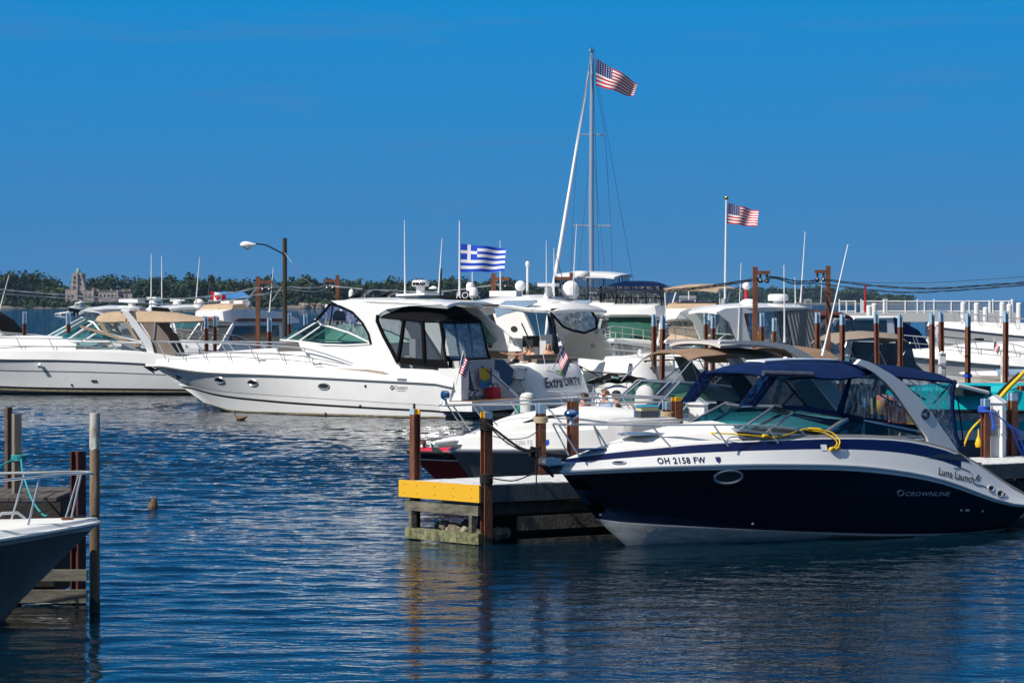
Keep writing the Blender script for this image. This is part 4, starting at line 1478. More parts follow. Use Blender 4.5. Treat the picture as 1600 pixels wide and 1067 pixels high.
upole('rust pole with short arm left of the wooden lamp pole', 403, 432, 100, 0.17, 1, 23)
upole('rust pole with left pointing arm rising behind the big cruiser windshield', 527.5, 430, 104, 0.16, -1, 20)
upole('rust pole with right pointing arm under the striped blue and white flag', 771, 427, 100, 0.19, 1, 24)
upole('rust pole with left pointing arm behind the large white dome', 893, 426, 98, 0.16, -1, 25)
upole('tall rust pole with right pointing arm before the grey curtained cruiser', 1180, 417, 84, 0.165, 1, 23)
upole('tall rust pole with left pointing arm right of the grey curtained cruiser', 1294, 415.5, 86, 0.16, -1, 21)


def cable(label, pts, r, tw=True, m=CABLE):
    A = at(*pts[0])
    path = smooth_path([at(*q) - A for q in pts], 14)
    mb = MB()
    if tw:   # two wires twisted round each other
        L = [0]
        for i in range(1, len(path)):
            L.append(L[-1] + (path[i] - path[i - 1]).length)
        for ph in (0, math.pi):
            mb.tube([path[i] + Vector((0, math.cos(L[i] * 2.6 + ph), math.sin(L[i] * 2.6 + ph))) * r * 1.5 for i in range(len(path))], r, 5)
    else:
        mb.tube(path, r, 5)
    o = mb.build('power_cable', m, loc=A)
    tag(o, label, 'cable', 'power cables strung between the poles')


cable('twisted cable across the water before the castle from the left edge', [(-60, 447, 92), (60, 458, 94), (180, 466, 96), (300, 466, 98), (405, 450, 99.6)], 0.0149, m=MASTM)
cable('lower twisted cable crossing below the castle from the left edge', [(-60, 455, 92), (60, 463, 94), (160, 471, 96), (300, 475, 98), (420, 458, 99.6)], 0.0124, m=MASTM)
cable('twisted cable from the left rust pole past the lamp pole', [(420, 446, 99.6), (450, 449, 101), (490, 450, 102), (512, 446, 103.6)], 0.0149, m=MASTM)
cable('cable dipping behind the lamp pole to the second rust pole', [(405, 462, 99.6), (450, 453, 101), (490, 456, 102), (515, 449, 103.6)], 0.0124, m=MASTM)
cable('pale twisted cable behind the cruiser hardtop to the pole under the striped flag', [(512, 446, 103.6), (570, 452, 103), (680, 456, 102), (780, 444, 99.8)], 0.0136, m=MASTM)
cable('cable between the striped flag pole and the pole behind the white dome', [(780, 444, 99.8), (810, 447, 99.5), (850, 447, 99), (880, 443, 97.8)], 0.0161)
cable('cable sagging from the pole behind the dome past the blue bimini', [(880, 443, 97.8), (940, 452, 96), (1010, 455, 92), (1090, 449, 88), (1185, 435, 83.8)], 0.0161)
cable('lower cable sagging past the blue bimini to the tall rust pole', [(900, 450, 97.8), (960, 458, 96), (1030, 457, 92), (1100, 450, 88), (1185, 437, 83.8)], 0.0186)
cable('upper of the cables between the two tall rust poles', [(1195, 431, 83.8), (1220, 435, 84), (1250, 440, 85), (1278, 438, 85.8)], 0.0161)
cable('lower of the cables between the two tall rust poles', [(1190, 441, 83.8), (1210, 434, 84), (1240, 443, 85), (1278, 442, 85.8)], 0.0149)
cable('black twisted cable from the right rust pole sagging to the right edge', [(1290, 437, 85.8), (1360, 446, 84), (1450, 451, 82), (1540, 446, 80), (1650, 438, 78)], 0.0174)
cable('lower black twisted cable sagging to the right edge above the white railing', [(1278, 443, 85.8), (1350, 452, 84), (1420, 457, 82), (1520, 452, 80), (1650, 441, 78)], 0.0136)
cable('thin single wire above the twisted cables at the right', [(1285, 439, 85.8), (1380, 442, 84), (1470, 441, 82), (1650, 429, 78)], 0.0074, tw=False)

p = at(445, 372, 96)
t = thing('street_lamp', 'street lamp on a dark wooden pole over the docks', 'street lamp', (p.x, 96, -0.5))
s = 96 / FPX
MB().tube([(0, 0, 0), (0, 0, p.z + 0.5)], [0.115, 0.085], 10).build('pole', mat('dark_pole_wood', (0.042, 0.034, 0.020), 0.9, var=0.5, vscale=4, bump=0.5, stretch=(1, 1, .15)), t)
zz = lambda py: H - (py - HZ) * s + 0.5
xx = lambda px: (px - 445) * s
MB().tube(smooth_path([(0, -.08, zz(398)), (xx(430), -.1, zz(390)), (xx(415), -.1, zz(383)), (xx(400), -.1, zz(381))], 5), 0.03, 6).build('arm', CABLE, t)
mb = MB().lathe([(0.02, 0), (0.06, 0.04), (0.09, 0.16), (0.15, 0.30), (0.17, 0.42), (0.14, 0.55), (0.06, 0.63), (0.01, 0.65)], (0, 0, 0), 12, axis='x', sx=1, sy=0.8)
mb.v = [(-v[0] + xx(401), v[1] - 0.1, v[2] + zz(382.5)) for v in mb.v]
hd = mb.build('lamp_head', PLAST, t)
MB().ball((xx(387), -0.1, zz(386)), 0.14, n=12, sc=(1.1, 1, 0.75)).build('lens', glassmat('lamp_lens', (0.7, 0.7, 0.65), 0.2, milk=0.4), hd)
MB().tube([(0, -0.1, zz(395)), (xx(456), -.1, zz(410)), (xx(468), 0.8, zz(432)), (xx(480), 4, zz(447))], 0.012, 5).build('service_wire', PLAST, t)

# ------------------------------------------------------------------ white railed jetty and concrete docks at the right
Y = 190
p = at(1310, 490, Y)
t = thing('railed_jetty', 'long pale jetty with a white meshed railing behind the right hand boats', 'jetty', (p.x, Y, 0))
s = Y / FPX
X = lambda px: (px - 1310) * s
zt, zb = H - (471 - HZ) * s, H - (489 - HZ) * s
MB().box((X(1450), 3, zb - 0.35), (X(1600) - X(1310), 6, 0.7)).build('deck', mat('pale_jetty', (0.5, 0.5, 0.48), 0.8), t)
for px in range(1315, 1600, 35):
    MB().lathe([(0.3, -0.5), (0.3, zb - 0.6)], (X(px), 1, 0), 10).build('pile', PLAST, t)
mb = MB()
for a, b in ((1312, 1337), (1346, 1585)):
    for z in (zt, zb + 0.12):
        mb.tube([(X(a), 0.1, z), (X(b), 0.1, z)], 0.05, 5)
rl_ = mb.build('railing', PLAST, t)
for px in (1312, 1323, 1337, 1346, 1349, 1382, 1386, 1415, 1434, 1445, 1460, 1487, 1515, 1547, 1552, 1577, 1582):
    MB().tube([(X(px), 0.1, zb), (X(px), 0.1, zt + (0.08 if px % 2 else 0.18))], 0.06 if px not in (1382, 1547, 1582) else 0.11, 6).build('baluster', PLAST, rl_)
NET = glassmat('railing_mesh', (0.80, 0.84, 0.86), 0.0, rough=0.6, milk=0.22, milkcol=(0.5, 0.55, 0.58))
MB().box((X(1465), 0.12, (zt + zb) / 2), (X(1585) - X(1346), 0.015, zt - zb - 0.1)).build('mesh_infill', NET, rl_)
for px, a, b in ((1358, 477, 489), (1366, 474, 489), (1505, 472, 512), (1526, 473, 508), (1566, 472, 500), (1577, 475, 500), (1592, 473, 500), (1540, 480, 505)):
    YY = 150
    q = at(px, b, YY)
    o = MB().lathe([(0.17, -3.0), (0.17, (b - a) * YY / FPX - 0.06), (0.12, (b - a) * YY / FPX)], n=10).build('white_piling', PLAST, loc=(q.x, YY, q.z))
    tag(o, 'white capped piling in the row before the railed jetty', 'piling', 'white pilings before the railed jetty')
p = at(1352, 447, 185)
t = thing('marker_pole', 'thin red pole standing on the railed jetty', 'pole', (p.x, 185, 3.2))
MB().tube([(0, 0, 0), (0, 0, p.z - 3.2)], 0.07, 6).build('mast', REDP, t)
MB().box((0, 0, p.z - 3.2), (0.2, 0.2, 0.12)).build('top', REDP, t)
p = at(1166, 447, 97)
t = thing('marker_pole', 'red pole with a white ball light behind the white hardtop', 'pole', (p.x, 97, 0))
MB().tube([(0, 0, 0), (0, 0, p.z - 0.1)], 0.07, 8).build('mast', REDP, t)
MB().ball((0, 0, p.z), 0.16, n=12).build('ball_light', PLAST, t)


def cdock(label, px0, px1, Y, zt, dep, zb=-0.5, lip=0.35):
    a, b = at(px0, 0, Y), at(px1, 0, Y)
    t = thing('concrete_dock', label, 'dock', ((a.x + b.x) / 2, Y, 0))
    w = b.x - a.x
    MB().box((0, dep / 2, zt - lip / 2), (w, dep, lip)).build('slab', CONC, t)
    MB().box((0, dep / 2 + 0.1, (zb + zt - lip) / 2), (w - 0.3, dep - 0.3, zt - lip - zb)).build('wall', CONCD, t)


cdock('tan concrete dock below the pale grey hull at the right', 1420, 1720, 91, 1.02, 3.5)
cdock('dark walled concrete dock between the taupe canopy and the white bow', 1380, 1720, 150, 1.25, 4, lip=0.3)
cdock('grey dock before the long white hull at the right edge', 1425, 1720, 124, 1.3, 2.5, lip=0.4)
def zat(b, x, y, py):
    """height at which local (x, y) appears at photo row py"""
    Y = b.loc.y + x * b.sa + y * b.ca
    return H - (py - HZ) * Y / FPX


def arc(b, px, pe, hw, pc):
    x, z = b.S(px, pe, hw)
    return (x, hw, z, max(zat(b, x, 0, pc), z + 0.02))


# ================================================================== the navy boat in front
def navy_boat():
    b = Boat('motor_cruiser', 'dark navy cabin cruiser with blue canvas and silver arch moored at the yellow ended pier', (8.12, 43.95), 209)
    L, _ = b.S(876, 736)
    B = 2.6
    ts, p = 0.40, 2.15
    sheer = b.tr([(876, 737), (910, 735.5), (960, 733), (1060, 729), (1200, 726), (1330, 728), (1420, 738), (1480, 752), (1530, 771), (1570, 785), (1604, 790)], B / 2, ts, p)
    edge = b.tr([(888, 716), (960, 707), (1020, 701), (1100, 693.5), (1200, 688), (1300, 684), (1400, 686), (1460, 696), (1505, 712), (1550, 742), (1590, 768), (1604, 776)], B / 2 - 0.1, ts, p, L)
    chine = b.tr([(933, 812), (975, 818), (1100, 826), (1220, 832), (1400, 837), (1500, 834), (1575, 826)], B / 2 * 0.88, ts * 0.8, 1.7)
    Lc = b.S(933, 812)[0]
    Lk = b.S(978, 858)[0]

    def stripe(t):
        return 1 if t > 0.16 else 0
    b.hull(L, B, sheer, edge, chine, Lc, Lk, ts=ts, p=p, pc=1.75, Bc=0.88, x0=(-0.62, -0.2, 0.0), zk0=-0.42,
           rows=((0, 0), (0.03, 2), (0.30, 1), (0.33, 1), (0.62, 1), (0.64, 1), (0.93, 1), (0.955, 3), (1, 3)), hmats=(BOTTOM, NAVY, BOTTOM, WHITE), flare=0.16,
           eb=((0, 0), (0.58, 0), (0.62, lambda t: 2 if t > 0.17 else 0), (0.95, lambda t: 2 if t > 0.17 else 0), (1, 0)), eband=(0, (NAVYS,)), inset=0.13,
           trunk=((0.30, 0.10), (0.42, 0.18), (0.5, 0.24), (0.62, 0.24), (0.8, 0.16), (0.93, 0.05), (1, 0.0)), wt=0.80, tc=0.68, sole=0.62, railm=CHROME, rail_r=0.022, cockm=CGREY)
    # hull chine line details: soft knuckle as thin moulded strakes
    mb = MB()
    for v in (0.30, 0.63):
        mb.tube([b.side(t, v) + Vector((0, 0.002, 0)) for t in [i / 24 for i in range(24)]], 0.012, 5)
    mb.build('strake', NAVY, b.root)
    # windshield
    base = [b.P(1109, 668, 0.0), b.P(1132, 669.5, 0.5), b.P(1156, 672, 0.85), b.P(1196, 677, 0.98), b.P(1280, 682, 1.04), b.P(1440, 683, 1.08)]
    top = [b.P(1163, 635, 0.0), b.P(1181, 634, 0.42), b.P(1211, 634, 0.74), b.P(1247, 638.5, 0.86), b.P(1326, 652, 0.96), b.P(1442, 675, 1.05)]
    w = b.windshield(base, top, TEAL, ALU, (2, 3, 4), 0.026)
    MB().tube([b.P(1277, 684, 1.05), b.P(1323, 654, 0.97)], 0.045, 6).build('support', ALU, w)
    # foredeck details
    def ondeck(px, py, y):
        q = b.P(px, py, y)
        return q
    mb = MB()
    hx, hz = b.S(1003, 692, 0.1)
    zt = b.ztop(hx)
    mb.lathe([(0.36, 0), (0.36, 0.03), (0.30, 0.035), (0.01, 0.035)], (hx, 0.12, zt - 0.02), 18, sx=1.25, sy=0.85)
    o = mb.build('hatch', CHROME, b.root)
    MB().lathe([(0.30, 0.036), (0.01, 0.042)], (hx, 0.12, zt - 0.02), 18, sx=1.22, sy=0.85).build('pane', BLKGLASS, o)
    hx, _ = b.S(925, 709, 0.25)
    MB().lathe([(0.24, 0.0), (0.22, 0.02), (0.01, 0.025)], (hx - .05, 0.12, b.ztop(hx) - 0.005), 16, sx=1.5, sy=0.5).build('anchor_hatch', NAVYS, b.root)
    MB().tube(smooth_path([b.P(1135, 690, 1.0), b.P(1139, 684, .98), b.P(1150, 682, .98), b.P(1168, 683, .98), b.P(1173, 687, .98)], 3), 0.012, 6).build('grab_handle', CHROME, b.root)
    # pulpit: anchor roller and bow fittings
    q = b.P(880, 722)
    MB().box((L + 0.02, 0, q.z - 0.02), (0.50, 0.16, 0.04)).tube([(L + 0.26, -0.08, q.z), (L + 0.26, 0.08, q.z)], 0.06, 8).box((L + .2, .1, q.z + .03), (.3, .02, .1)).box((L + .2, -.1, q.z + .03), (.3, .02, .1)).build('anchor_roller', ALU, b.root)
    MB().tube([(L + 0.35, 0, q.z - 0.05), (L + 0.1, 0, q.z - 0.09), (L - 0.25, 0, q.z + 0.03)], 0.022, 6).prism([(L + .34, -.12, q.z - .02), (L + .34, .12, q.z - .02), (L + .12, 0, q.z - .22)], [(L + .37, -.12, q.z - .03), (L + .37, .12, q.z - .03), (L + .15, 0, q.z - .25)]).build('anchor', BLACK, b.root)
    # bow rail
    yr = lambda px: max(0.0, b.B / 2 * plan(min(1, b.S(px, 700, 0.8)[0] / L), ts, p) - 0.16)
    pts = [Vector((b.P(869, 662.5).x, 0.0, b.P(869, 662.5).z))] + [b.P(px, py, min(yr(px), 1.08)) for px, py in ((874, 662.5), (905, 663), (1017, 664), (1115, 663.5), (1170, 664), (1215, 667), (1248, 672), (1262, 684))]
    pts[1].y = 0.14
    pst = []
    for (px, py), (fx, fy) in (((873, 663), (897, 712)), ((927, 663), (957, 712)), ((1017, 664), (1053, 704)), ((1115, 664), (1138, 697)), ((1199, 666), (1216, 692))):
        f = b.P(fx, fy, min(yr(fx), 1.1))
        if px == 873:
            f.y = 0.18
        pst.append((b.P(px, py, min(yr(px), 1.08) if px > 880 else 0.1), f))
    b.rail(pts, pst, 0.017)
    # spotlight on the rail
    q = b.P(893, 651, 0.12)
    o = MB().lathe([(0.02, -0.14), (0.05, -0.12), (0.035, -0.07), (0.035, -0.02)], q, 10).build('spotlight', CHROME, b.root)
    MB().ball(q + Vector((0, 0, 0.045)), 0.115, n=14, sc=(1.15, 1, 0.72)).build('lamp_head', mat('blue_chrome', (0.30, 0.42, 0.62), 0.12, metal=1.0), o)
    # name boards and marks
    b.lettering('OH 2158 FW', 1028, 1103, 724.5, NAVYS, parent=b.deck_o, spacing=1.15, bold=0.03, slope=-1.5, hpx=9.5)
    b.lettering('Luna Launch', 1466, 1523, 741, BLACK, shear=0.35, parent=b.deck_o, slope=14, hpx=12, bold=0.012)
    mb = MB()
    mb.tube([b.hit(px, py) + Vector((0, .006, 0)) for px, py in ((1521, 755), (1528, 757), (1535, 758), (1542, 762))], 0.006, 4)
    mb.tube([b.hit(px, py) + Vector((0, .006, 0)) for px, py in ((1490, 731), (1500, 730), (1508, 733), (1516, 737))], 0.005, 4)
    mb.tube([b.hit(px, py) + Vector((0, .006, 0)) for px, py in ((1524, 750), (1526, 744), (1529, 741), (1527, 747), (1531, 750))], 0.007, 4)
    mb.build('name_flourish', BLACK, b.deck_o)
    b.lettering('CROWNLINE', 1414, 1484, 774.5, mat('silver_letters', (.42, .43, .45), .3, metal=.2), spacing=1.1, hpx=6.5, shear=0.25, eps=.012, bold=.01)
    b.porthole(1407, 770, 10, 8, 'emblem', CHROME, NAVY, r=0.008)
    c = b.hit(1122, 718)
    mb = MB()
    vs = [(c.x + a, b.ysurf(c.x + a, c.z + d) + 0.006, c.z + d) for a, d in ((.045, .045), (-.045, .045), (-.04, -.02), (0, -.06), (.04, -.02))]
    mb.add(vs, [(0, 1, 2, 3, 4)])
    mb.build('registration_sticker', FBLUE, b.deck_o)
    mb = MB()
    c = b.hit(1287, 699)
    mb.add([(c.x + a, b.ysurf(c.x + a, c.z + d) + 0.008, c.z + d) for a, d in ((.06, .05), (-.06, .05), (-.06, -.05), (.06, -.05))], [(0, 1, 2, 3)])
    mb.build('warning_label', PLAST, b.deck_o)
    b.porthole(1138, 745, 43, 20, r=0.022)
    b.porthole(967, 722.5, 21, 4.5, 'bow_light', r=0.012, gm=NAVYS)
    for px, py, w in ((1548, 763, 9), (1562, 771, 10), (1568, 773, 6)):
        b.porthole(px, py, w, w, 'vent_fitting', PLASTG, BLACK, r=0.016)
    for px, py in ((1502, 797), (1510, 797), (1513, 797), (1535, 798), (938, 804), (1176, 818)):
        c = b.hit(px, py)
        MB().ball(c, 0.022, n=8).build('through_hull', CHROME, b.hull_o)
    # side vent on the quarter
    mb = MB()
    pts = [b.hit(px, py) for px, py in ((1445, 714), (1470, 709), (1500, 709), (1517, 722), (1480, 717))]
    mb.add([q + Vector((0, .008, 0)) for q in pts], [(0, 1, 2, 3, 4)])
    mb.build('quarter_vent', BLKGLASS, b.deck_o)
    # arch
    ya = 1.13
    tp = lambda pts, y: [b.S(px, py, y) for px, py in pts]
    outer = [(1345, 561.5), (1360, 566), (1373, 573), (1392, 584), (1411, 597), (1434, 620), (1456, 645), (1475, 673), (1490, 694), (1499, 708)]
    inner = [(1452, 694), (1449, 683), (1437, 666), (1424, 648), (1411, 629), (1398, 613), (1383, 596), (1366, 582), (1350, 573), (1338, 569)]
    o = b.panel('arch', tp(outer + inner, ya), ya, WHITE, 0.10)
    strip = []
    for ar in (arc(b, 1232, 592, .98, 565.5), arc(b, 1270, 589, 1.02, 563), arc(b, 1310, 592, 1.05, 562.5), arc(b, 1352, 588, 1.06, 563.5)):
        x, hw_, ze, zc = ar
        strip.append((x, .3 * hw_, zc - (zc - ze) * .3 ** 3.2 + .03, zc + .035))
    b.canopy('arch_top', strip, WHITE, 0.03, n=13, crown=3.2)
    q = b.P(1446, 647, ya + 0.004)
    mb = MB()
    for r in (0.085,):
        mb.tube([(q.x + r * math.cos(a), q.y, q.z + r * math.sin(a)) for a in [i * 2 * math.pi / 16 for i in range(17)]], 0.012, 5)
    mb.tube([(q.x + .09, q.y, q.z + .03), (q.x, q.y, q.z + .05), (q.x - .07, q.y, q.z + .0), (q.x, q.y, q.z - .06), (q.x + .05, q.y, q.z - .02)], 0.014, 5)
    mb.build('arch_emblem', BLACK, o)
    # canvas
    hw = 1.02
    b.canopy('canvas_top', [arc(b, 1191, 585, 0.86, 580), arc(b, 1206, 589, 0.92, 571), arc(b, 1235, 592, .98, 566), arc(b, 1270, 589, hw, 563.5), arc(b, 1310, 592, 1.05, 563.5), arc(b, 1366, 586, 1.06, 566)], CNAVY, 0.03, n=13, crown=3.2)
    b.canopy('aft_canvas', [arc(b, 1352, 577, 1.1, 562.5), arc(b, 1400, 588, 1.12, 566), arc(b, 1450, 593, 1.13, 571.5), arc(b, 1488, 596, 1.12, 580), arc(b, 1496, 598, 1.08, 585)], CNAVY, 0.03, n=13, crown=4)
    x, z = b.S(1234, 584, 1.0)
    MB().tube([(x + .52, 0.96, z + .015), (x - .45, 1.03, z - .02)], 0.05, 8).build('rolled_curtain', mat('rolled_vinyl', (0.06, 0.07, 0.10), 0.3, var=0.3, vscale=9), b.root)
    pn = lambda nm, pts, y, m, th=0.006: b.panel(nm, tp(pts, y), y, m, th)
    pn('front_curtain', [(1154, 635), (1192, 582), (1213, 588), (1178, 634)], 0.90, VINYLB)
    pn('strap', [(1174, 635), (1208, 587), (1216, 588), (1182, 635)], 0.965, CNAVY, 0.01)
    pn('side_curtain', [(1182, 635), (1217, 590), (1253, 592), (1240, 600), (1262, 634), (1222, 634)], 0.97, VINYL)
    pn('screen_curtain', [(1240, 600), (1262, 586), (1308, 643), (1262, 636)], 0.985, MESHV)
    pn('side_window_curtain', [(1264, 588), (1300, 592), (1326, 592), (1311, 642), (1308, 642)], 0.98, VINYL)
    pn('strap', [(1326, 590), (1345, 586), (1331, 592), (1318, 646), (1306, 648)], 0.995, CNAVY, 0.012)
    pn('lower_band', [(1222, 633), (1262, 634), (1310, 643), (1350, 653), (1400, 661), (1440, 664), (1452, 688), (1440, 682), (1395, 671), (1350, 659), (1310, 650), (1262, 643), (1224, 639)], 1.0, CNAVY, 0.012)
    pn('side_window_curtain', [(1331, 593), (1345, 588), (1367, 584), (1399, 615), (1424, 650), (1431, 662), (1352, 652), (1320, 645)], 1.09, VINYLG)
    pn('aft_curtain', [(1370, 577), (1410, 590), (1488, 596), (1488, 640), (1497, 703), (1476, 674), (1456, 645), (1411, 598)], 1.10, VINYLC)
    mb = MB()
    for a, c in (((1376, 578), (1446, 625)), ((1452, 594), (1476, 606)), ((1486, 599), (1459, 630)), ((1345, 598), (1425, 648)), ((1222, 590), (1262, 636)), ((1244, 610), (1222, 634))):
        mb.tube([b.P(*a, 0.95), b.P(*c, 1.0)], 0.017, 6)
    mb.build('canvas_frame', CBLACK, b.root)
    for sg in (1, -1):
        mb = MB()
        pth = [b.P(px, py, 1.11) for px, py in ((1492, 594), (1488, 612), (1488, 640), (1493, 680), (1504, 704))]
        mb.tube([(q.x, q.y * sg, q.z) for q in pth], 0.04, 6)
        pth = [b.P(px, py, 1.10) for px, py in ((1411, 600), (1434, 624), (1456, 649), (1474, 677), (1490, 699))]
        mb.tube([(q.x, q.y * sg, q.z) for q in pth], 0.022, 6)
        pth = [b.P(px, py, 1.0) for px, py in ((1496, 620), (1502, 665), (1506, 700))]
        mb.tube([(q.x, q.y * sg, q.z) for q in pth], 0.014, 5)
        mb.build('canvas_edge', CNAVY, b.root)
    # cockpit interior
    mb = MB()
    q = b.P(1345, 660, 0.45)
    mb.box((q.x - 0.05, 0.45, 1.1), (0.5, 0.5, 1.0)).box((q.x - 0.34, 0.45, 1.8), (0.12, 0.5, 0.6)).box((q.x - 1.9, 0, 0.6), (0.6, 1.9, 0.45)).box((q.x - 2.2, 0, 1.0), (0.18, 1.9, 0.45))
    mb.build('seat', mat('dark_seat_vinyl', (.07, .07, .08), .6), b.root)
    mb = MB()
    mb.box((q.x + 0.75, 0.4, 1.3), (0.3, 0.9, 0.4))
    mb.box((4.75, 0, 1.15), (1.1, 1.1, 0.4))
    mb.lathe([(0.17, 0), (0.19, 0.015), (0.17, 0.03), (0.16, 0.015), (0.17, 0)], (0, 0, 0), 14, axis='x')
    n0 = len(mb.v) - 70
    for k in range(n0, len(mb.v)):
        v = Vector(mb.v[k]); mb.v[k] = (v.x + q.x + 0.5, v.y + 0.45, v.z + 1.5)
    mb.build('helm_console', BLACK, b.root)
    b.platform(-0.55, 1.15, 0.50, 0.14, 0.55, WHITE)
    # white bathing step moulding above the platform is part of the stern quarter
    # shore power cord
    pts = [b.P(px, py, y) for px, py, y in ((1082, 660, -0.5), (1088, 670, -0.2), (1100, 675, 0.3), (1120, 676.5, 0.8), (1160, 679, 0.98), (1194, 682, 1.0), (1206, 682, 1.02), (1216, 683, 1.03), (1232, 679, 1.05), (1250, 672, 1.06), (1264, 670, 1.06), (1285, 672, 1.07), (1300, 676, 1.12), (1310, 685, 1.2), (1312, 693, 1.25), (1306, 701, 1.25), (1300, 702, 1.22))]
    t = thing('shore_power_cable', 'yellow shore power cable with plugs lying over the navy boat deck', 'cable', b.loc, b.rz)
    MB().tube(smooth_path(pts, 5), 0.0125, 7).build('cable', YELLOW, t)
    pts2 = [b.P(px, py, y) for px, py, y in ((1270, 673, 1.07), (1288, 676, 1.1), (1302, 684, 1.2), (1308, 692, 1.24), (1303, 700, 1.25))]
    MB().tube(smooth_path(pts2, 5), 0.0115, 7).build('cable', YELLOW, t)
    for (a, c) in (((1191, 681), (1201, 681.5)), ((1207, 682), (1214, 682.5)), ((1261, 670.5), (1284, 671.5)), ((1296, 702), (1304, 700)), ((1304, 702), (1312, 698))):
        A, D = b.P(*a, 1.03 if a[0] < 1290 else 1.24), b.P(*c, 1.03 if a[0] < 1290 else 1.24)
        MB().tube([A, A.lerp(D, .15), A.lerp(D, .85), D], [0.018, 0.034, 0.032, 0.018], 10).build('plug', YELLOW, t)
    return b


NB = navy_boat()


# ================================================================== the large white cruiser in the middle distance
def big_cruiser():
    b = Boat('motor_yacht', 'large white hardtop cruiser with black aft canvas and four oval portholes', (-1.33, 85.4), 153)
    L, _ = b.S(241, 573)
    B = 3.9
    ts, p = 0.42, 2.3
    T = lambda pts, hb, l=None: b.tr(pts, hb, ts, p, l)
    sheer = T([(241, 573), (255, 573.5), (315, 582), (415, 586.5), (515, 591.5), (600, 596), (640, 598), (686, 601), (706, 606)], B / 2)
    edge = T([(245, 561), (300, 566), (400, 570.5), (500, 574), (560, 577), (620, 580), (680, 583), (700, 587)], B / 2 - 0.12, L)
    chine = b.tr([(325, 632), (365, 643), (440, 646.5), (515, 648.5), (640, 652), (700, 653)], B / 2 * 0.93, ts * .8, 1.9)
    Lc = b.S(322, 629)[0]
    Lk = b.S(345, 646)[0]
    b.hull(L, B, sheer, edge, chine, Lc, Lk, ts=ts, p=p, pc=1.9, Bc=0.93, x0=(-0.1, 0.25, 0.3), zk0=-0.5, inset=0.13,
           rows=((0, 0), (0.045, 3), ([(0, .16), (.5, .25), (.8, .36), (1, .42)], 0), ([(0, .225), (.5, .31), (.8, .42), (1, .48)], 1), ([(0, .36), (.5, .45), (.8, .52), (1, .56)], 0),
                 ([(0, .375), (.5, .465), (.8, .535), (1, .575)], 2), (0.8, 0), (0.985, 0), (1, 2)),
           hmats=(WHITE, BOOT, GREYST, SCUM), flare=0.18,
           trunk=((0.28, 0.25), (0.36, 0.45), (0.46, 0.55), (0.6, 0.50), (0.8, 0.28), (0.93, 0.08), (1, 0.0)), wt=0.80, tc=0.33, sole=0.75, railm=GREYST, rail_r=0.035, coaming=0.10)
    tp = lambda pts, y: [b.S(px, py, y) for px, py in pts]
    for px, py, w in ((343, 594, 14), (395, 598, 15), (506, 603.5, 17)):
        b.porthole(px, py, w, 9, r=0.03)
    b.porthole(279, 589.5, 9, 9, r=0.03)
    b.lettering('Cruisers', 616, 637, 608, BOOT, shear=0.25, hpx=5.5)
    b.lettering('YACHTS', 620, 634, 611.5, BOOT, hpx=2.2)
    b.porthole(612.5, 605.5, 4, 5, 'emblem', BOOT, PLAST, r=0.02)
    b.lettering('MC 28 TL', 265, 281, 581.5, GREYST, hpx=4)
    for px, py in ((571, 603), (647, 632), (647, 636), (509, 646), (563, 634)):
        MB().ball(b.hit(px, py), 0.05, n=8).build('through_hull', BLACK, b.hull_o)
    # styling accent on the band above the rub rail
    mb = MB()
    q = [b.hit(px, py) + Vector((0, .006, 0)) for px, py in ((522, 576.5), (545, 576), (575, 577), (598, 580), (612, 585.5), (600, 585), (575, 581), (548, 578))]
    mb.add(q, [tuple(range(len(q)))])
    mb.build('styling_accent', mat('bronze_accent', (0.22, 0.16, 0.11), 0.4), b.deck_o)
    for px, py in ((410, 563), (497, 569), (628, 592)):
        c = b.hit(px, py)
        MB().box(c + Vector((0, 0.03, 0)), (0.35, 0.06, 0.07)).build('cleat', CHROME, b.deck_o)
    # coach house: white wings, hardtop, windscreen
    yh = 1.55
    tpw = 0.10
    hy = lambda z: yh - tpw * (z - 2.4)

    def tw(pts):
        out = []
        for px, py in pts:
            y = yh
            for _ in range(4):
                x, z = b.S(px, py, y)
                y = hy(z)
            out.append((x, z))
        return out
    wing = [(517, 470), (560, 468), (640, 471), (690, 476), (640, 478), (605, 483), (593, 490), (590, 500), (598, 520), (611, 545), (620, 562), (626, 577), (600, 578), (560, 576), (505, 572), (470, 545), (466, 534), (505, 539.5), (540, 540), (579, 538), (577, 522), (566, 503), (551, 487), (532, 478)]
    W_ = b.panel('house_side', tw(wing), yh, WHITE, 0.10, taper=tpw, z0=2.4)
    x0, x1, x2, x3, x4 = [tw([(px, 470)])[0][0] for px in (519, 535, 580, 650, 698)]
    b.canopy('hardtop', [(x0 + .05, 1.0, zat(b, x0, 1.0, 472), zat(b, x0, 0, 469.5)), (x1, 1.3, zat(b, x1, 1.3, 470.5), zat(b, x1, 0, 465.5)), (x2, 1.42, zat(b, x2, 1.42, 471), zat(b, x2, 0, 464.5)),
                         (x3, 1.42, zat(b, x3, 1.42, 474), zat(b, x3, 0, 467)), (x4, 1.36, zat(b, x4, 1.36, 478), zat(b, x4, 0, 472))], WHITE, 0.10, n=13, crown=3)
    b.panel('front_curtain', tw([(492, 503), (516, 475), (532, 479), (551, 488), (566, 504), (576, 522), (579, 537), (545, 520), (508, 508)]), yh - 0.01, VINYLG, 0.01, taper=tpw, z0=2.4)
    rim = [Vector((x, hy(z) + 0.01, z)) for x, z in tw([(492, 503), (516, 475), (532, 479), (551, 488), (566, 504), (576, 522), (579.5, 537)])]
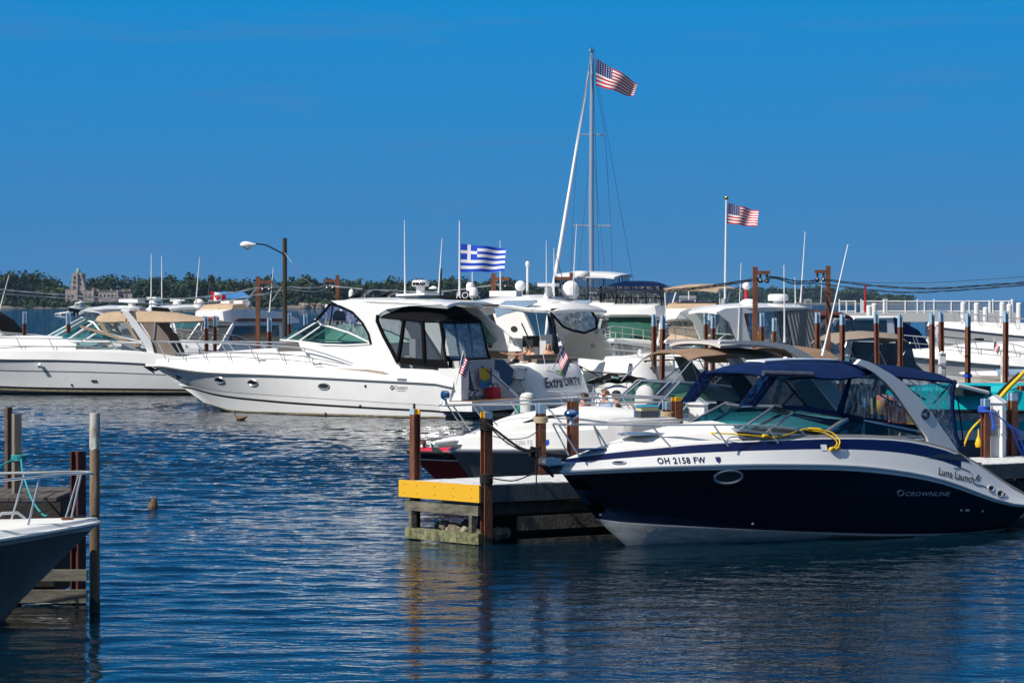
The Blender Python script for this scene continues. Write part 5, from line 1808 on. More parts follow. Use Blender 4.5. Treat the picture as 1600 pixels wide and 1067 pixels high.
    for sg in (1, -1):
        mb = MB()
        mb.tube([(q.x, q.y * sg, q.z) for q in rim], 0.045, 6)
        mb.tube([(q.x, q.y * sg, q.z) for q in [Vector((x, hy(z), z)) for x, z in tw([(520, 477), (515, 509)])]], 0.03, 6)
        mb.build('curtain_edge', CBLACK, b.root)
    MB().lathe([(0.26, -0.01), (0.28, 0), (0.26, 0.01)], (0, 0, 0), 16, axis='y').build('round_sunshade', MESHV, b.root, loc=tuple(Vector((tw([(530, 496)])[0][0], yh - 0.12, tw([(530, 496)])[0][1]))))
    base = [b.P(438, 531, 0.0), b.P(447, 532, 0.8), b.P(467, 533.5, 1.35), b.P(505, 538.5, yh), b.P(540, 539.5, yh), b.P(579, 537.5, yh - .02)]
    top = [b.P(492, 499, 0.0), b.P(497, 502, 0.75), b.P(503, 508.5, 1.22), b.P(513, 510, hy(3.1)), b.P(545, 520, hy(3.1)), b.P(579, 536, yh - .02)]
    b.windshield(base, top, GREENG, WHITE, (1, 2), 0.035)
    # blue tinted front curtain
    fb, ft = [b.P(492, 499, 0.0), b.P(497, 502, 0.75), b.P(503, 508.5, 1.22)], [b.P(517, 473, 0.0), b.P(516, 474, 0.7), b.P(517, 475, 1.15)]
    mb = MB()
    mb.loft([[Vector((q[0], -q[1], q[2])) for q in fb[::-1]] + fb[1:], [Vector((q[0], -q[1], q[2])) for q in ft[::-1]] + ft[1:]])
    mb.build('windscreen_curtain', VINYLB, b.root, recalc=False)
    # aft black canvas
    xs = [tw([(px, 490)])[0][0] for px in (598, 615, 637, 660, 680, 692)]
    b.canopy('canvas_top', [(xs[k] + (.06 if k == 0 else 0), w, zat(b, xs[k], w, pe), zat(b, xs[k], 0, pc)) for k, (w, pe, pc) in enumerate(((1.5, 495, 487), (1.53, 497, 476), (1.53, 499, 472.5), (1.53, 502, 472.5), (1.5, 502, 479), (1.46, 503, 490)))], CBLACK, 0.05, n=15, crown=2.6)
    b.panel('side_curtain', tw([(594, 496), (632, 497), (662, 502), (690, 500), (700, 574), (664, 566), (625, 562), (604, 528)]), yh + .02, VINYL, 0.01, taper=tpw, z0=2.4)
    b.panel('canvas_skirt', tw([(618, 558), (645, 559), (662, 561), (697, 562), (701, 576.5), (664, 573), (640, 570), (622, 566)]), yh + .045, CBLACK, 0.03, taper=tpw, z0=2.4)
    mb = MB()
    for sg in (1, -1):
        for pts, r in (([(591, 492), (590, 501), (600, 524), (612, 546), (622, 566)], .075), ([(632, 498), (628, 530), (623, 562)], .085), ([(661, 502), (663, 535), (664, 566)], .085), ([(688, 501), (694, 540), (700, 575)], .05)):
            mb.tube([(x, (hy(z) + 0.03) * sg, z) for x, z in tw(pts)], r, 6)
    xa = xs[5]
    zt, zb = zat(b, xa, 1.4, 504), tw([(700, 575)])[0][1]
    for y in (-1.42, -0.5, 0.5):
        mb.tube([(xa + .05, y, zt), (tw([(700, 575)])[0][0] + .05, y * 1.04, zb)], 0.05, 6)
    mb.tube([(xa, -1.42, zt), (xa, 1.42, zt)], 0.05, 6)
    mb.tube([tuple(Vector((x, hy(z), z))) for x, z in tw([(688, 501)])] + [(xa + .05, 1.1, zt)], 0.05, 6)
    mb.build('canvas_frame', CBLACK, b.root)
    x7, z7 = tw([(700, 575)])[0]
    mb = MB()
    xo = tw([(700, 575)])[0][0]
    mb.prism([(xo + .04, -1.5, zb + .35), (xo + .04, 1.5, zb + .35), (xo, 1.5, zb), (xo, -1.5, zb)], [(xo + .07, -1.5, zb + .35), (xo + .07, 1.5, zb + .35), (xo + .03, 1.5, zb), (xo + .03, -1.5, zb)])
    mb.build('canvas_skirt', CBLACK, b.root)
    mb = MB()
    mb.prism([(xa + .02, -1.4, zt), (xa + .02, 1.4, zt), (xo + .02, 1.4, zb + .3), (xo + .02, -1.4, zb + .3)], [(xa + .03, -1.4, zt), (xa + .03, 1.4, zt), (xo + .03, 1.4, zb + .3), (xo + .03, -1.4, zb + .3)])
    mb.build('aft_curtain', VINYL, b.root)
    # interior
    mb = MB()
    q = b.P(645, 540, 0.3)
    mb.box((q.x, 0.5, 1.5), (0.7, 0.9, 1.3)).box((q.x - .35, .5, 2.35), (.25, .9, .8)).box((q.x - 2.0, 0, 1.2), (0.7, 2.7, 0.8)).box((q.x - 2.3, 0, 1.75), (0.25, 2.7, 0.5))
    mb.box((q.x + 1.5, 0.55, 1.9), (0.5, 1.1, 0.9))
    mb.build('seat', CLGREY, b.root)
    mb = MB().box((b.P(510, 530, 0).x, 0.0, 2.32), (2.6, 2.5, 0.5))
    mb.build('dashboard', mat('dash_vinyl', (0.10, 0.10, 0.10), 0.7), b.root)
    # roof gear
    q = b.P(657, 462, 0)
    o = MB().prism([(q.x + .5, -.9, q.z - .02), (q.x + .5, .9, q.z - .02), (q.x - .55, .7, q.z + .02), (q.x - .55, -.7, q.z + .02)], [(q.x + .5, -.9, q.z + .06), (q.x + .5, .9, q.z + .06), (q.x - .55, .7, q.z + .1), (q.x - .55, -.7, q.z + .1)])
    o.prism([(q.x + .35, -.5, q.z), (q.x - .2, -.5, q.z), (q.x + .1, -.3, q.z - .35), (q.x + .5, -.3, q.z - .35)], [(q.x + .35, .5, q.z), (q.x - .2, .5, q.z), (q.x + .1, .3, q.z - .35), (q.x + .5, .3, q.z - .35)])
    o.lathe([(0.16, 0), (0.12, .12), (0.16, .2), (.2, .22)], (q.x, 0, q.z + .06), 12)
    o.build('radar_mount', PLAST, b.root)
    d = radome(b, q.x, 0, q.z + .33, 0.31, 0.22)
    v8, f8 = text_mesh('SIMRAD', 0.15, bold=0.01)
    ca, sa = math.cos(-b.rz - R(8)), math.sin(-b.rz - R(8))
    vs = []
    for v in v8:
        a = (v.x - 0.30) / 0.315
        lx, ly = 0.316 * math.sin(a), -0.316 * math.cos(a)
        vs.append((q.x + lx * ca - ly * sa, lx * sa + ly * ca, q.z + .37 + v.y))
    MB().add(vs, f8).build('lettering', BOOT, d, recalc=False)
    for px, py, a in ((565, 459, 28), (603, 461, 18)):
        q = b.P(px, py + 4, 0.1)
        o = MB().box((0, 0, 0), (0.75, 0.75, 0.05), Rm=Matrix.Rotation(R(a), 3, 'Y')).build('roof_hatch', BOOT, b.root, loc=q + Vector((0, 0, .10)))
        MB().tube([(-.3, .3, -.02), (-.3, .3, -.25)], .02, 5).tube([(-.3, -.3, -.02), (-.3, -.3, -.25)], .02, 5).build('hatch_strut', CHROME, o)
    q = b.P(549, 464, 0)
    MB().lathe([(.09, 0), (.1, .1), (.09, .2), (.05, .27), (.01, .29)], q, 12).build('gps_dome', PLAST, b.root)
    b.antenna(b.P(633, 462, -0.6), b.P(632, 344, -0.6), 0.035)
    b.antenna(b.P(685, 462, -0.8), b.P(691, 372, -0.8), 0.035)
    MB().tube([b.P(688, 462, 0.5), b.P(689.5, 420, 0.5)], 0.035, 6).build('light_mast', BLACK, b.root)
    MB().lathe([(.04, 0), (.16, .02), (.16, .05), (.03, .12)], b.P(677, 452, 0), 10).build('horn', PLAST, b.root)
    # bow rails
    yr = lambda px: max(0.05, B / 2 * plan(min(.995, b.S(px, 560, 1.2)[0] / L), ts, p) - 0.2)
    f = lambda px, py: b.P(px, py, yr(px))
    top = [Vector((b.P(239, 534).x, 0, b.P(239, 534).z))] + [f(*q) for q in ((246, 534), (300, 535), (370, 537), (422, 540), (470, 543.5), (505, 552), (552, 568))]
    mid = [f(*q) for q in ((257, 553), (300, 551), (390, 550.5), (430, 552), (480, 558), (537, 569))]
    pst = [(f(*a), f(*c)) for a, c in (((246, 534), (260, 562)), ((274, 535), (288, 562)), ((307, 535.5), (322, 562)), ((346, 536.5), (359, 562)), ((388, 538.5), (401, 563)), ((430, 541), (443, 564)), ((475, 546), (486, 567)))]
    b.rail(top, pst, 0.024, mid)
    q = b.P(244, 570)
    MB().box((q.x, 0, q.z), (0.7, 0.4, 0.1)).build('anchor_platform', WHITE, b.root)
    MB().tube([(q.x + .4, 0, q.z - .02), (q.x + .05, 0, q.z - .2), (q.x - .2, 0, q.z - .12)], .05, 6).prism([(q.x + .42, -.25, q.z - .05), (q.x + .42, .25, q.z - .05), (q.x + .1, 0, q.z - .3)], [(q.x + .36, -.25, q.z - .1), (q.x + .36, .25, q.z - .1), (q.x + .04, 0, q.z - .36)]).build('anchor', BLACK, b.root)
    # transom: stair, wall, platform
    b.platform(0.05, 1.85, 0.62, 0.34, 1.25, WHITE)
    mb = MB()
    mb.box((0.1, -0.35, 1.15), (0.25, 1.7, 1.0)).box((0.05, 1.45, 1.2), (0.9, 0.55, 1.1)).box((0.35, 0.85, 0.8), (0.5, 0.65, 0.35)).box((0.7, 0.85, 1.0), (0.4, 0.65, 0.6))
    mb.prism([(0.75, -1.75, 2.0), (-0.85, -1.80, 0.7), (-0.85, -1.80, 0.62), (0.75, -1.75, 0.62)], [(0.75, -1.55, 2.0), (-0.85, -1.62, 0.7), (-0.85, -1.62, 0.62), (0.75, -1.55, 0.62)])
    mb.build('stern_moulding', WHITE, b.root)
    return b, tw


CB, _tw = big_cruiser()
# things on the stern of the big cruiser
q = CB.root.matrix_basis
M = Matrix.Translation(CB.loc) @ Matrix.Rotation(CB.rz, 4, 'Z')
pt = M @ Vector((-0.45, 0.95, 0.63))
t = thing('folding_chair', 'black mesh folding chair on the swim platform of the big cruiser', 'chair', pt, CB.rz)
mb = MB()
mb.tube([(0.30, -.22, 1.15), (0, -.22, .0)], .02, 6).tube([(0.30, .22, 1.15), (0, .22, 0)], .02, 6).tube([(0.30, -.22, 1.15), (.3, .22, 1.15)], .02, 6)
mb.tube([(-.1, -.22, .35), (.3, -.22, .0)], .018, 6).tube([(-.1, .22, .35), (.3, .22, .0)], .018, 6)
mb.build('frame', BLACK, t)
MB().prism([(0.28, -.2, 1.1), (.28, .2, 1.1), (.08, .2, .38), (.08, -.2, .38)], [(0.3, -.2, 1.1), (.3, .2, 1.1), (.1, .2, .38), (.1, -.2, .38)]).build('backrest', MESHV, t)
MB().prism([(0.1, -.2, .36), (.1, .2, .36), (-.12, .2, .34), (-.12, -.2, .34)], [(0.1, -.2, .39), (.1, .2, .39), (-.12, .2, .37), (-.12, -.2, .37)]).build('seat', MESHV, t)
pt = M @ Vector((-0.22, -0.30, 1.72))
mb = MB()
rings = []
for i in range(8):
    z = -0.62 * i / 7
    rings.append([Vector((-0.04 - 0.015 * math.sin(k * 1.7 + i), -0.55 + 1.1 * k / 8 + 0.03 * math.sin(i), z - (0.12 if k in (3, 4, 5) else 0.0) * i / 7)) for k in range(9)])
cols = [mat('towel_purple', (0.16, 0.07, 0.3), .9), mat('towel_yellow', (0.62, 0.42, 0.03), .9), mat('towel_green', (0.10, 0.26, 0.12), .9), mat('towel_blue', (0.02, 0.16, 0.42), .9)]
mb.loft(rings, m=lambda i, k: (0 if k in (0, 7) else (1 if i < 4 else (2 if i < 5 else 3))))
o = mb.build('beach_towel', cols, loc=pt, rz=CB.rz)
tag(o, 'colourful yellow and blue beach towel hung on the white stern', 'towel')
pt = M @ Vector((-0.35, -0.75, 0.63))
t = thing('bag', 'red bag with black straps on the teak swim platform', 'bag', pt, CB.rz)
mb = MB()
rings = [[Vector((x * .8, 0.32 * s * (1 - .2 * (z > .3)), z)) for x, s in ((-.2, -1), (.2, -1), (.25, 0), (.2, 1), (-.2, 1), (-.25, 0))] for z in (0, .18, .34, .4)]
mb.loft(rings, closed=True, caps=True).build('body', REDC, t)
for y in (-.15, .15):
    MB().tube([(-.1, y, .38), (-.1, y * 1.2, .52), (.1, y * 1.2, .52), (.1, y, .38)], .018, 6).build('strap', BLACK, t)


# ================================================================== shared builders
def express(b, L, B, z0, zm, zb, rows=((0, 0), (1, 0)), hmats=(WHITE,), th=0.5, tc=0.42, band=0.24, ts=0.42, sole=0.6, railm=CHROME, deckm=WHITE2, botm=0, coaming=0.08, eb=((0, 0), (1, 0)), eband=None, wt=0.78, x0=(0, .15, .2), bow=0.9):
    sheer = [(L, zb), (L * .6, zm), (L * .25, (z0 + zm) / 2), (0, z0)]
    edge = [(L, zb + band * .9), (L * .6, zm + band + .03), (L * .25, (z0 + zm) / 2 + band + .08), (0, z0 + band)]
    chine = [(L * bow, .45), (L * .6, .16), (0, .05)]
    b.hull(L, B, sheer, edge, chine, L * bow, L * (bow - .06), rows=rows, hmats=hmats, trunk=((tc * .8, th), (tc + .1, th), (tc + .3, th * .8), (.88, th * .25), (1, 0)), ts=ts, tc=tc, sole=sole, railm=railm,
           deckm=deckm, Bc=.92, pc=1.9, flare=.2, botm=botm, coaming=coaming, eb=eb, eband=eband, wt=wt, x0=x0)
    return b


def ushield(b, xf, xa, zb, hw, ht, rake, gm=TEAL, fm=ALU, mull=(1, 2, 3), r=0.03, za=None, taper=.86, zfall=.15, close=True):
    """wrap-round windshield; zb: base height, ht: height in front"""
    fr = [(xf, 0), (xf - .12, hw * .45), (xf - .5, hw * .82), (xf - 1.15, hw), ((xf + xa) / 2 - .4, hw), (xa, hw)]
    za = zb - .05 if za is None else za
    base = [Vector((x, y, zb + (za - zb) * i / 5)) for i, (x, y) in enumerate(fr)]
    hs = [1, 1, .97, .9, .6, zfall]
    top = [Vector((x - rake * h, y * (taper + (1 - taper) * (1 - h)), base[i].z + ht * h)) for i, ((x, y), h) in enumerate(zip(fr, hs))]
    return b.windshield(base, top, gm, fm, mull, r), base, top


def hardtop(b, x0, x1, hw, z, m=WHITE, th=0.12, drop=0.14, under=None, name='hardtop'):
    return b.canopy(name, [(x1 + .35, hw * .72, z - drop - .05, z - drop + .02), (x1, hw * .88, z - drop * .5, z + .06), (x1 - (x1 - x0) * .4, hw, z, z + .17), (x0 + .3, hw * .98, z - .02, z + .13), (x0, hw * .92, z - .07, z + .05)], m, th, n=13, crown=2.6, under=under)


WR = ((0, 0), (.05, 1), (.10, 0), (.55, 0), (.57, 2), (.60, 0), (.96, 0), (1, 2))
WM = (WHITE, BOOT, GREYST)


# ---------------------------------------------------------------- yacht with the lettered stern
def extra_dirty():
    th = 142
    st = gnd(813, 646)
    hd = Vector((math.cos(R(th)), math.sin(R(th)), 0))
    ctr = Vector((1.55, 89.6, 0))
    b = Boat('motor_yacht', 'white hardtop yacht with a lettered stern and people lounging in its cockpit', ctr, th, 'white yachts moored stern to')
    express(b, 12.6, 4.1, 1.25, 1.55, 2.0, WR, WM, th=.45, tc=.42, sole=.9, coaming=.14)
    hy = 1.75
    tr = lambda pts, y=-hy: [b.S(px, py, y) for px, py in pts]
    b.panel('house_side', tr([(600, 476), (704, 477), (743, 478), (762, 495), (804, 530), (822, 556), (818, 566), (780, 562), (700, 562), (600, 555)]), hy, WHITE2, .12)
    fr = lambda nm, pts, m, d: MB().prism([(x, -hy + d, z) for x, z in tr(pts)], [(x, -hy + d - .004, z) for x, z in tr(pts)]).build(nm, m, b.root)
    fr('side_stripe', [(700, 545), (800, 549), (812, 556), (814, 561), (700, 557)], mat('brown_stripe', (0.17, .13, .10), .5), .13)
    fr('side_window', [(660, 492), (720, 497), (758, 525), (762, 533), (700, 534), (660, 530)], BLKGLASS, .13)
    b.panel('coaming_cover', [b.S(px, py, 2.08) for px, py in ((762, 560), (786, 562), (801, 577), (799, 596), (793, 603), (784, 594), (772, 577))], 2.08, mat('blue_cover', (.05, .13, .26), .8), .05, both=False)
    b.porthole  # (portholes sit on the house side)
    for px, py, r in ((766, 540, .10), (760, 535, .04), (760, 529, .04)):
        c = b.P(px, py, -hy + .135)
        MB().lathe([(r, -.01), (r, .02), (r * .8, .03), (.01, .03)], (0, 0, 0), 12, axis='y').build('vent', BLKGLASS, b.root, loc=c)
    xa = b.S(778, 472, -1.8)[0]
    xb = xa + 3.2
    zh = b.S(765, 474, -1.8)[1]
    hardtop(b, xa, xb + 1.2, 1.95, zh, under=mat('brown_headliner', (.16, .10, .07), .8))
    MB().tube([(xa - .02, -1.8, zh - .08), (xa - .02, 1.8, zh - .08)], .05, 6).build('hardtop_trim', mat('brown_stripe', (0.17, .13, .10)), b.root)
    ushield(b, 7.6, 4.2, 2.45, 1.6, 1.15, 1.9, GREENG)
    std_rail(b, .5, .65, 7)
    # stern: bulging white transom with boat name
    mb = MB()
    prof = [(-.62, .55), (-.66, .75), (-.55, 1.1), (-.40, 1.45), (-.18, 1.75), (.05, 1.85), (.55, 1.85)]
    rings = []
    for k in range(13):
        a = -1 + 2 * k / 12
        e = 1 - .14 * abs(a) ** 5
        rings.append([Vector(((x * e + .5 * abs(a) ** 6), a * 1.85, z * (1 if z < 1 else (1 - .10 * abs(a) ** 6)))) for x, z in prof] + [Vector((.6, a * 1.85, .55))])
    mb.loft(rings, closed=True, caps=True)
    tr_ = mb.build('transom_moulding', WHITE, b.root, sharp=50)

    def tx(z):   # x of the moulding face at height z
        for (xa_, za_), (xb_, zb_) in zip(prof, prof[1:]):
            if za_ <= z <= zb_:
                return xa_ + (xb_ - xa_) * (z - za_) / (zb_ - za_)
        return 0
    for body, y0, y1, z, sh, hk in (('Extra', 1.30, 0.22, 0.93, .3, .42), ('DIRTY', 0.08, -0.92, 0.97, 0, .34)):
        vs, fs = text_mesh(body, 1, sh, 1.0, .012)
        w0, w = min(v.x for v in vs), max(v.x for v in vs)
        k = abs(y1 - y0) / (w - w0)
        out = []
        for v in vs:
            zz_ = z + v.y * hk * 1.25
            out.append((tx(zz_) - .012, y0 - (v.x - w0) * k, zz_))
        MB().add(out, fs).build('lettering', BOOT, tr_, recalc=False)
    # martini glass mark between the words, thin
    mb = MB()
    z = 1.34
    mb.add([(tx(z + d) - .014, .18 + a, z + d) for a, d in ((.2, .22), (-.25, .16), (-.1, -.02))], [(0, 1, 2)])
    mb.build('green_mark', mat('green_mark', (.15, .45, .05), .5), tr_, recalc=False)
    mb = MB()
    for y in (.75, -.75):
        mb.tube([(tx(1.2) - .004, y, 1.2), (tx(1.7) - .004, y * .85, 1.7)], .012, 4)
    mb.tube([(tx(1.22) - .004, .75, 1.22), (tx(1.22) - .004, -.75, 1.22)], .012, 4)
    mb.build('locker_seam', GREYST, tr_)
    b.platform(-.35, 1.9, .58, .3, 1.0, WHITE, teak=False)
    # seat back pads on the stern
    mb = MB()
    mb.box((.15, -.15, 1.9), (.4, 2.5, .12)).box((.35, .2, 2.0), (.16, 2.6, .22))
    mb.build('sun_pad', mat('taupe_vinyl', (.20, .15, .11), .6), b.root)
    q = b.P(806, 555, .9)
    MB().box((q.x, q.y, q.z), (.35, .5, .3)).build('headrest', mat('taupe_cushion', (.26, .20, .15), .7), b.root)
    MB().box((1.6, -.7, 1.9), (.3, .6, .9)).build('seat', CLGREY, b.root)
    # roof gear
    zt = zh + .1
    q = b.P(718, 460, 0)
    MB().tube([(q.x, 0, zt), b.P(718, 345, 0)], [.045, .02], 8).build('flagstaff', PLAST, b.root)
    q = b.P(711, 462, -.2)
    MB().box((q.x, -.2, zt + .08), (.9, .8, .16)).build('roof_box', CBLACK, b.root)
    vs, fs = text_mesh('ROCK', .34, .1)
    ca, sa = math.cos(-b.rz), math.sin(-b.rz)
    q0 = b.P(712, 466, .5)
    MB().add([(q0.x + v.x * ca, q0.y + v.x * sa, q0.z + v.y) for v in vs], fs).build('lettering', PLAST, b.root, recalc=False)
    MB().tube([(b.P(738, 462, 0).x, 0, zt), b.P(738, 412, 0)], .02, 6).lathe([(.06, 0), (.07, .12), (.05, .24), (.01, .26)], b.P(738, 416, 0), 10).build('stern_light', PLAST, b.root)
    for px, py in ((735, 448), (740, 456)):
        MB().lathe([(.05, 0), (.16, .05), (.16, .28), (.10, .36)], b.P(px, py + 8, .2), 12).build('search_light', PLAST, b.root)
    q = b.P(790, 459, -.6)
    MB().box((q.x, -.6, q.z), (1.3, .35, .22)).build('life_raft', PLAST, b.root)
    b.antenna(b.P(782, 462, -1.2), b.P(781.5, 376, -1.2), .03)
    b.antenna(Vector((-.4, .9, 1.2)), b.P(834, 470, .9), .012)
    return b


ED = extra_dirty()


def dome_yacht():
    th = 142
    b = Boat('motor_yacht', 'white hardtop yacht carrying a big white dome with a clear stern curtain', (5.55, 93.0), th, 'white yachts moored stern to')
    express(b, 13.0, 4.2, 1.35, 1.6, 2.05, WR, WM, th=.45, tc=.45, sole=.9, coaming=.14)
    hy = 1.85
    tr = lambda pts, y=hy: [b.S(px, py, y) for px, py in pts]
    b.panel('house_side', tr([(770, 490), (794, 490), (816, 484), (822, 497), (832, 520), (843, 552), (846, 562), (800, 562), (790, 530), (776, 508)]), hy, WHITE, .14)
    c = b.P(803.5, 514, hy + .006)
    MB().lathe([(.11, -.01), (.12, .015), (.01, .02)], (0, 0, 0), 14, axis='y', sx=1.4, sy=1).build('emblem', BLKGLASS, b.root, loc=c)
    MB().tube([b.P(815, 505, hy + .01), b.P(829, 535, hy + .01)], .03, 6).build('grab_rail', BLACK, b.root)
    xf = b.S(772, 480, hy)[0]
    b.panel('sky_sheen_panel', tr([(772, 480), (790, 470), (836, 469), (838, 472), (816, 483), (794, 489), (776, 496)]), hy + .012, CSTEEL, .10)  # blue grey panel paints sky sheen and shading onto the hardtop side
    # far side of the stern opening: broad inner wing with round vents
    hf = -1.85
    far = [b.S(px, py, hf) for px, py in ((893, 486), (916, 485), (962, 550), (940, 560), (880, 556), (884, 530), (904, 512))]
    MB().prism([(x, hf, z) for x, z in far], [(x, hf + .16, z) for x, z in far]).build('house_side', CREAM, b.root)
    for px, py in ((916, 500), (922, 507), (932, 519), (926, 540)):
        c = b.P(px, py, hf + .17)
        MB().lathe([(.10, -.01), (.10, .02), (.07, .03), (.01, .03)], (0, 0, 0), 12, axis='y').build('speaker', PLASTG, b.root, loc=c)
    far = [b.S(px, py, hf - .1) for px, py in ((918, 486), (944, 487), (949, 518), (940, 520))]
    MB().prism([(x, hf - .1, z) for x, z in far], [(x, hf - .09, z) for x, z in far]).build('far_curtain', VINYLG, b.root)
    # hardtop: smooth white shell
    A = [b.S(px, 485, 1.9)[0] for px in (850, 830, 800, 760, 700)]
    ze = b.S(836, 484, 1.9)[1]
    b.canopy('hardtop', [(A[0] - 0.4, 1.75, ze - .05, ze + .02), (A[0] - .2, 1.9, ze - .02, ze + .22), (A[1], 1.98, ze, ze + .42), (A[2], 1.95, ze + .12, ze + .60), (A[3], 1.85, ze + .2, ze + .58), (A[4], 1.6, ze + .05, ze + .35), (A[4] + 1.2, 1.2, ze - .4, ze - .1)], WHITE, .1, n=15, crown=2.2)
    xs = A[0] - .35
    # stern curtain frame: black edged opening
    mb = MB()
    loop = [(815, 488, 1.8), (830, 484, 1.75), (870, 485, 0.3), (898, 486, -.9), (906, 500, -1.25), (906, 513, -1.2), (890, 520, -.4), (868, 516, .4), (848, 510, 1.0)]
    pts = [Vector((xs + .1, y, b.S(px, py, y)[1])) for px, py, y in loop]
    o = MB().tube(pts + [pts[0]], .05, 6).build('curtain_edge', CBLACK, b.root)
    c = sum(pts, Vector()) / len(pts)
    MB().add(pts + [c], [(k, (k + 1) % len(pts), len(pts)) for k in range(len(pts))]).build('stern_curtain', VINYLG, o)
    mb = MB()
    mb.tube([(xs + .1, 1.75, ze - .1), (xs - .3, 1.8, 1.9)], .07, 6)
    mb.prism([(xs + .3, 1.78, ze - .1), (xs + .3, 1.2, ze - .6), (xs, 1.4, 1.9), (xs, 1.8, 1.9)], [(xs + .31, 1.78, ze - .1), (xs + .31, 1.2, ze - .6), (xs + .01, 1.4, 1.9), (xs + .01, 1.8, 1.9)])
    mb.build('side_curtain', MESHV, o)
    mb = MB().box((3.9, b.Y(838, 3.9), 2.0), (.5, 1.1, 1.5), 0).box((3.2, b.Y(853, 3.2), 2.35), (.3, .4, .9), 1).box((3.3, b.Y(850, 3.3), 1.5), (.5, .5, .9), 1).box((2.2, b.Y(882, 2.2), 1.55), (.7, .8, .6), 2)
    mb.build('cockpit_furniture', [BLKC, CLGREY, WHITE2], b.root)
    # stern
    mb = MB()
    prof = [(-.75, .55), (-.8, .8), (-.66, 1.15), (-.45, 1.55), (-.2, 1.85), (.05, 1.95), (.6, 1.95)]
    rings = []
    for k in range(13):
        a = -1 + 2 * k / 12
        e = 1 - .2 * abs(a) ** 5
        rings.append([Vector(((x * e + .6 * abs(a) ** 6), a * 1.9, z * (1 if z < 1 else (1 - .12 * abs(a) ** 6)))) for x, z in prof] + [Vector((.65, a * 1.9, .55))])
    mb.loft(rings, closed=True, caps=True)
    o = mb.build('transom_moulding', WHITE, b.root, sharp=50)
    MB().tube(smooth_path([(-.36, 1.2, 1.78), (-.36, 1.15, 1.82), (-.36, -1.15, 1.82), (-.36, -1.2, 1.78)], 3), .03, 6).build('grab_rail', BLACK, o)
    mb = MB()
    for y in (.9, -.5):
        mb.tube([(-.69, y, 1.1), (-.32, y * .9, 1.72)], .012, 4)
    mb.build('locker_seam', GREYST, o)
    b.platform(-.45, 1.95, .55, .3, 1.0, WHITE, teak=False)
    std_rail(b, .5, .65, 7)
    # roof gear
    q = b.P(892, 462, -.6)
    satdome(b, q.x, -.6, q.z, .33)
    q = b.P(857, 455, .2)
    MB().lathe([(.2, -.25), (.15, 0), (.17, .15)], (q.x, .2, q.z), 12).build('radar_mount', PLAST, b.root)
    MB().box((q.x, .2, q.z + .25), (.7, 1.5, .13), rz=R(30)).build('radar', PLAST, b.root)
    q = b.P(813, 447, .3)
    MB().ball(q, .22, n=14).lathe([(.1, -.35), (.1, -.18), (.18, -.15)], q, 10).build('radar_dome', PLAST, b.root)
    MB().tube([b.P(824, 460, -.2), b.P(824.5, 418, -.2)], .05, 8).lathe([(.05, 0), (.09, .06), (.09, .2), (.05, .25)], b.P(824.5, 418, -.2), 10).build('light_mast', PLAST, b.root)
    b.antenna(b.P(854, 462, 1.2), b.P(853.5, 376, 1.2), .025)
    b.antenna(b.P(866, 462, -1.0), b.P(865.5, 388, -1.0), .025)
    b.antenna(b.P(895, 458, 1.4), b.P(901, 350, 1.4), .03)
    return b


DY = dome_yacht()


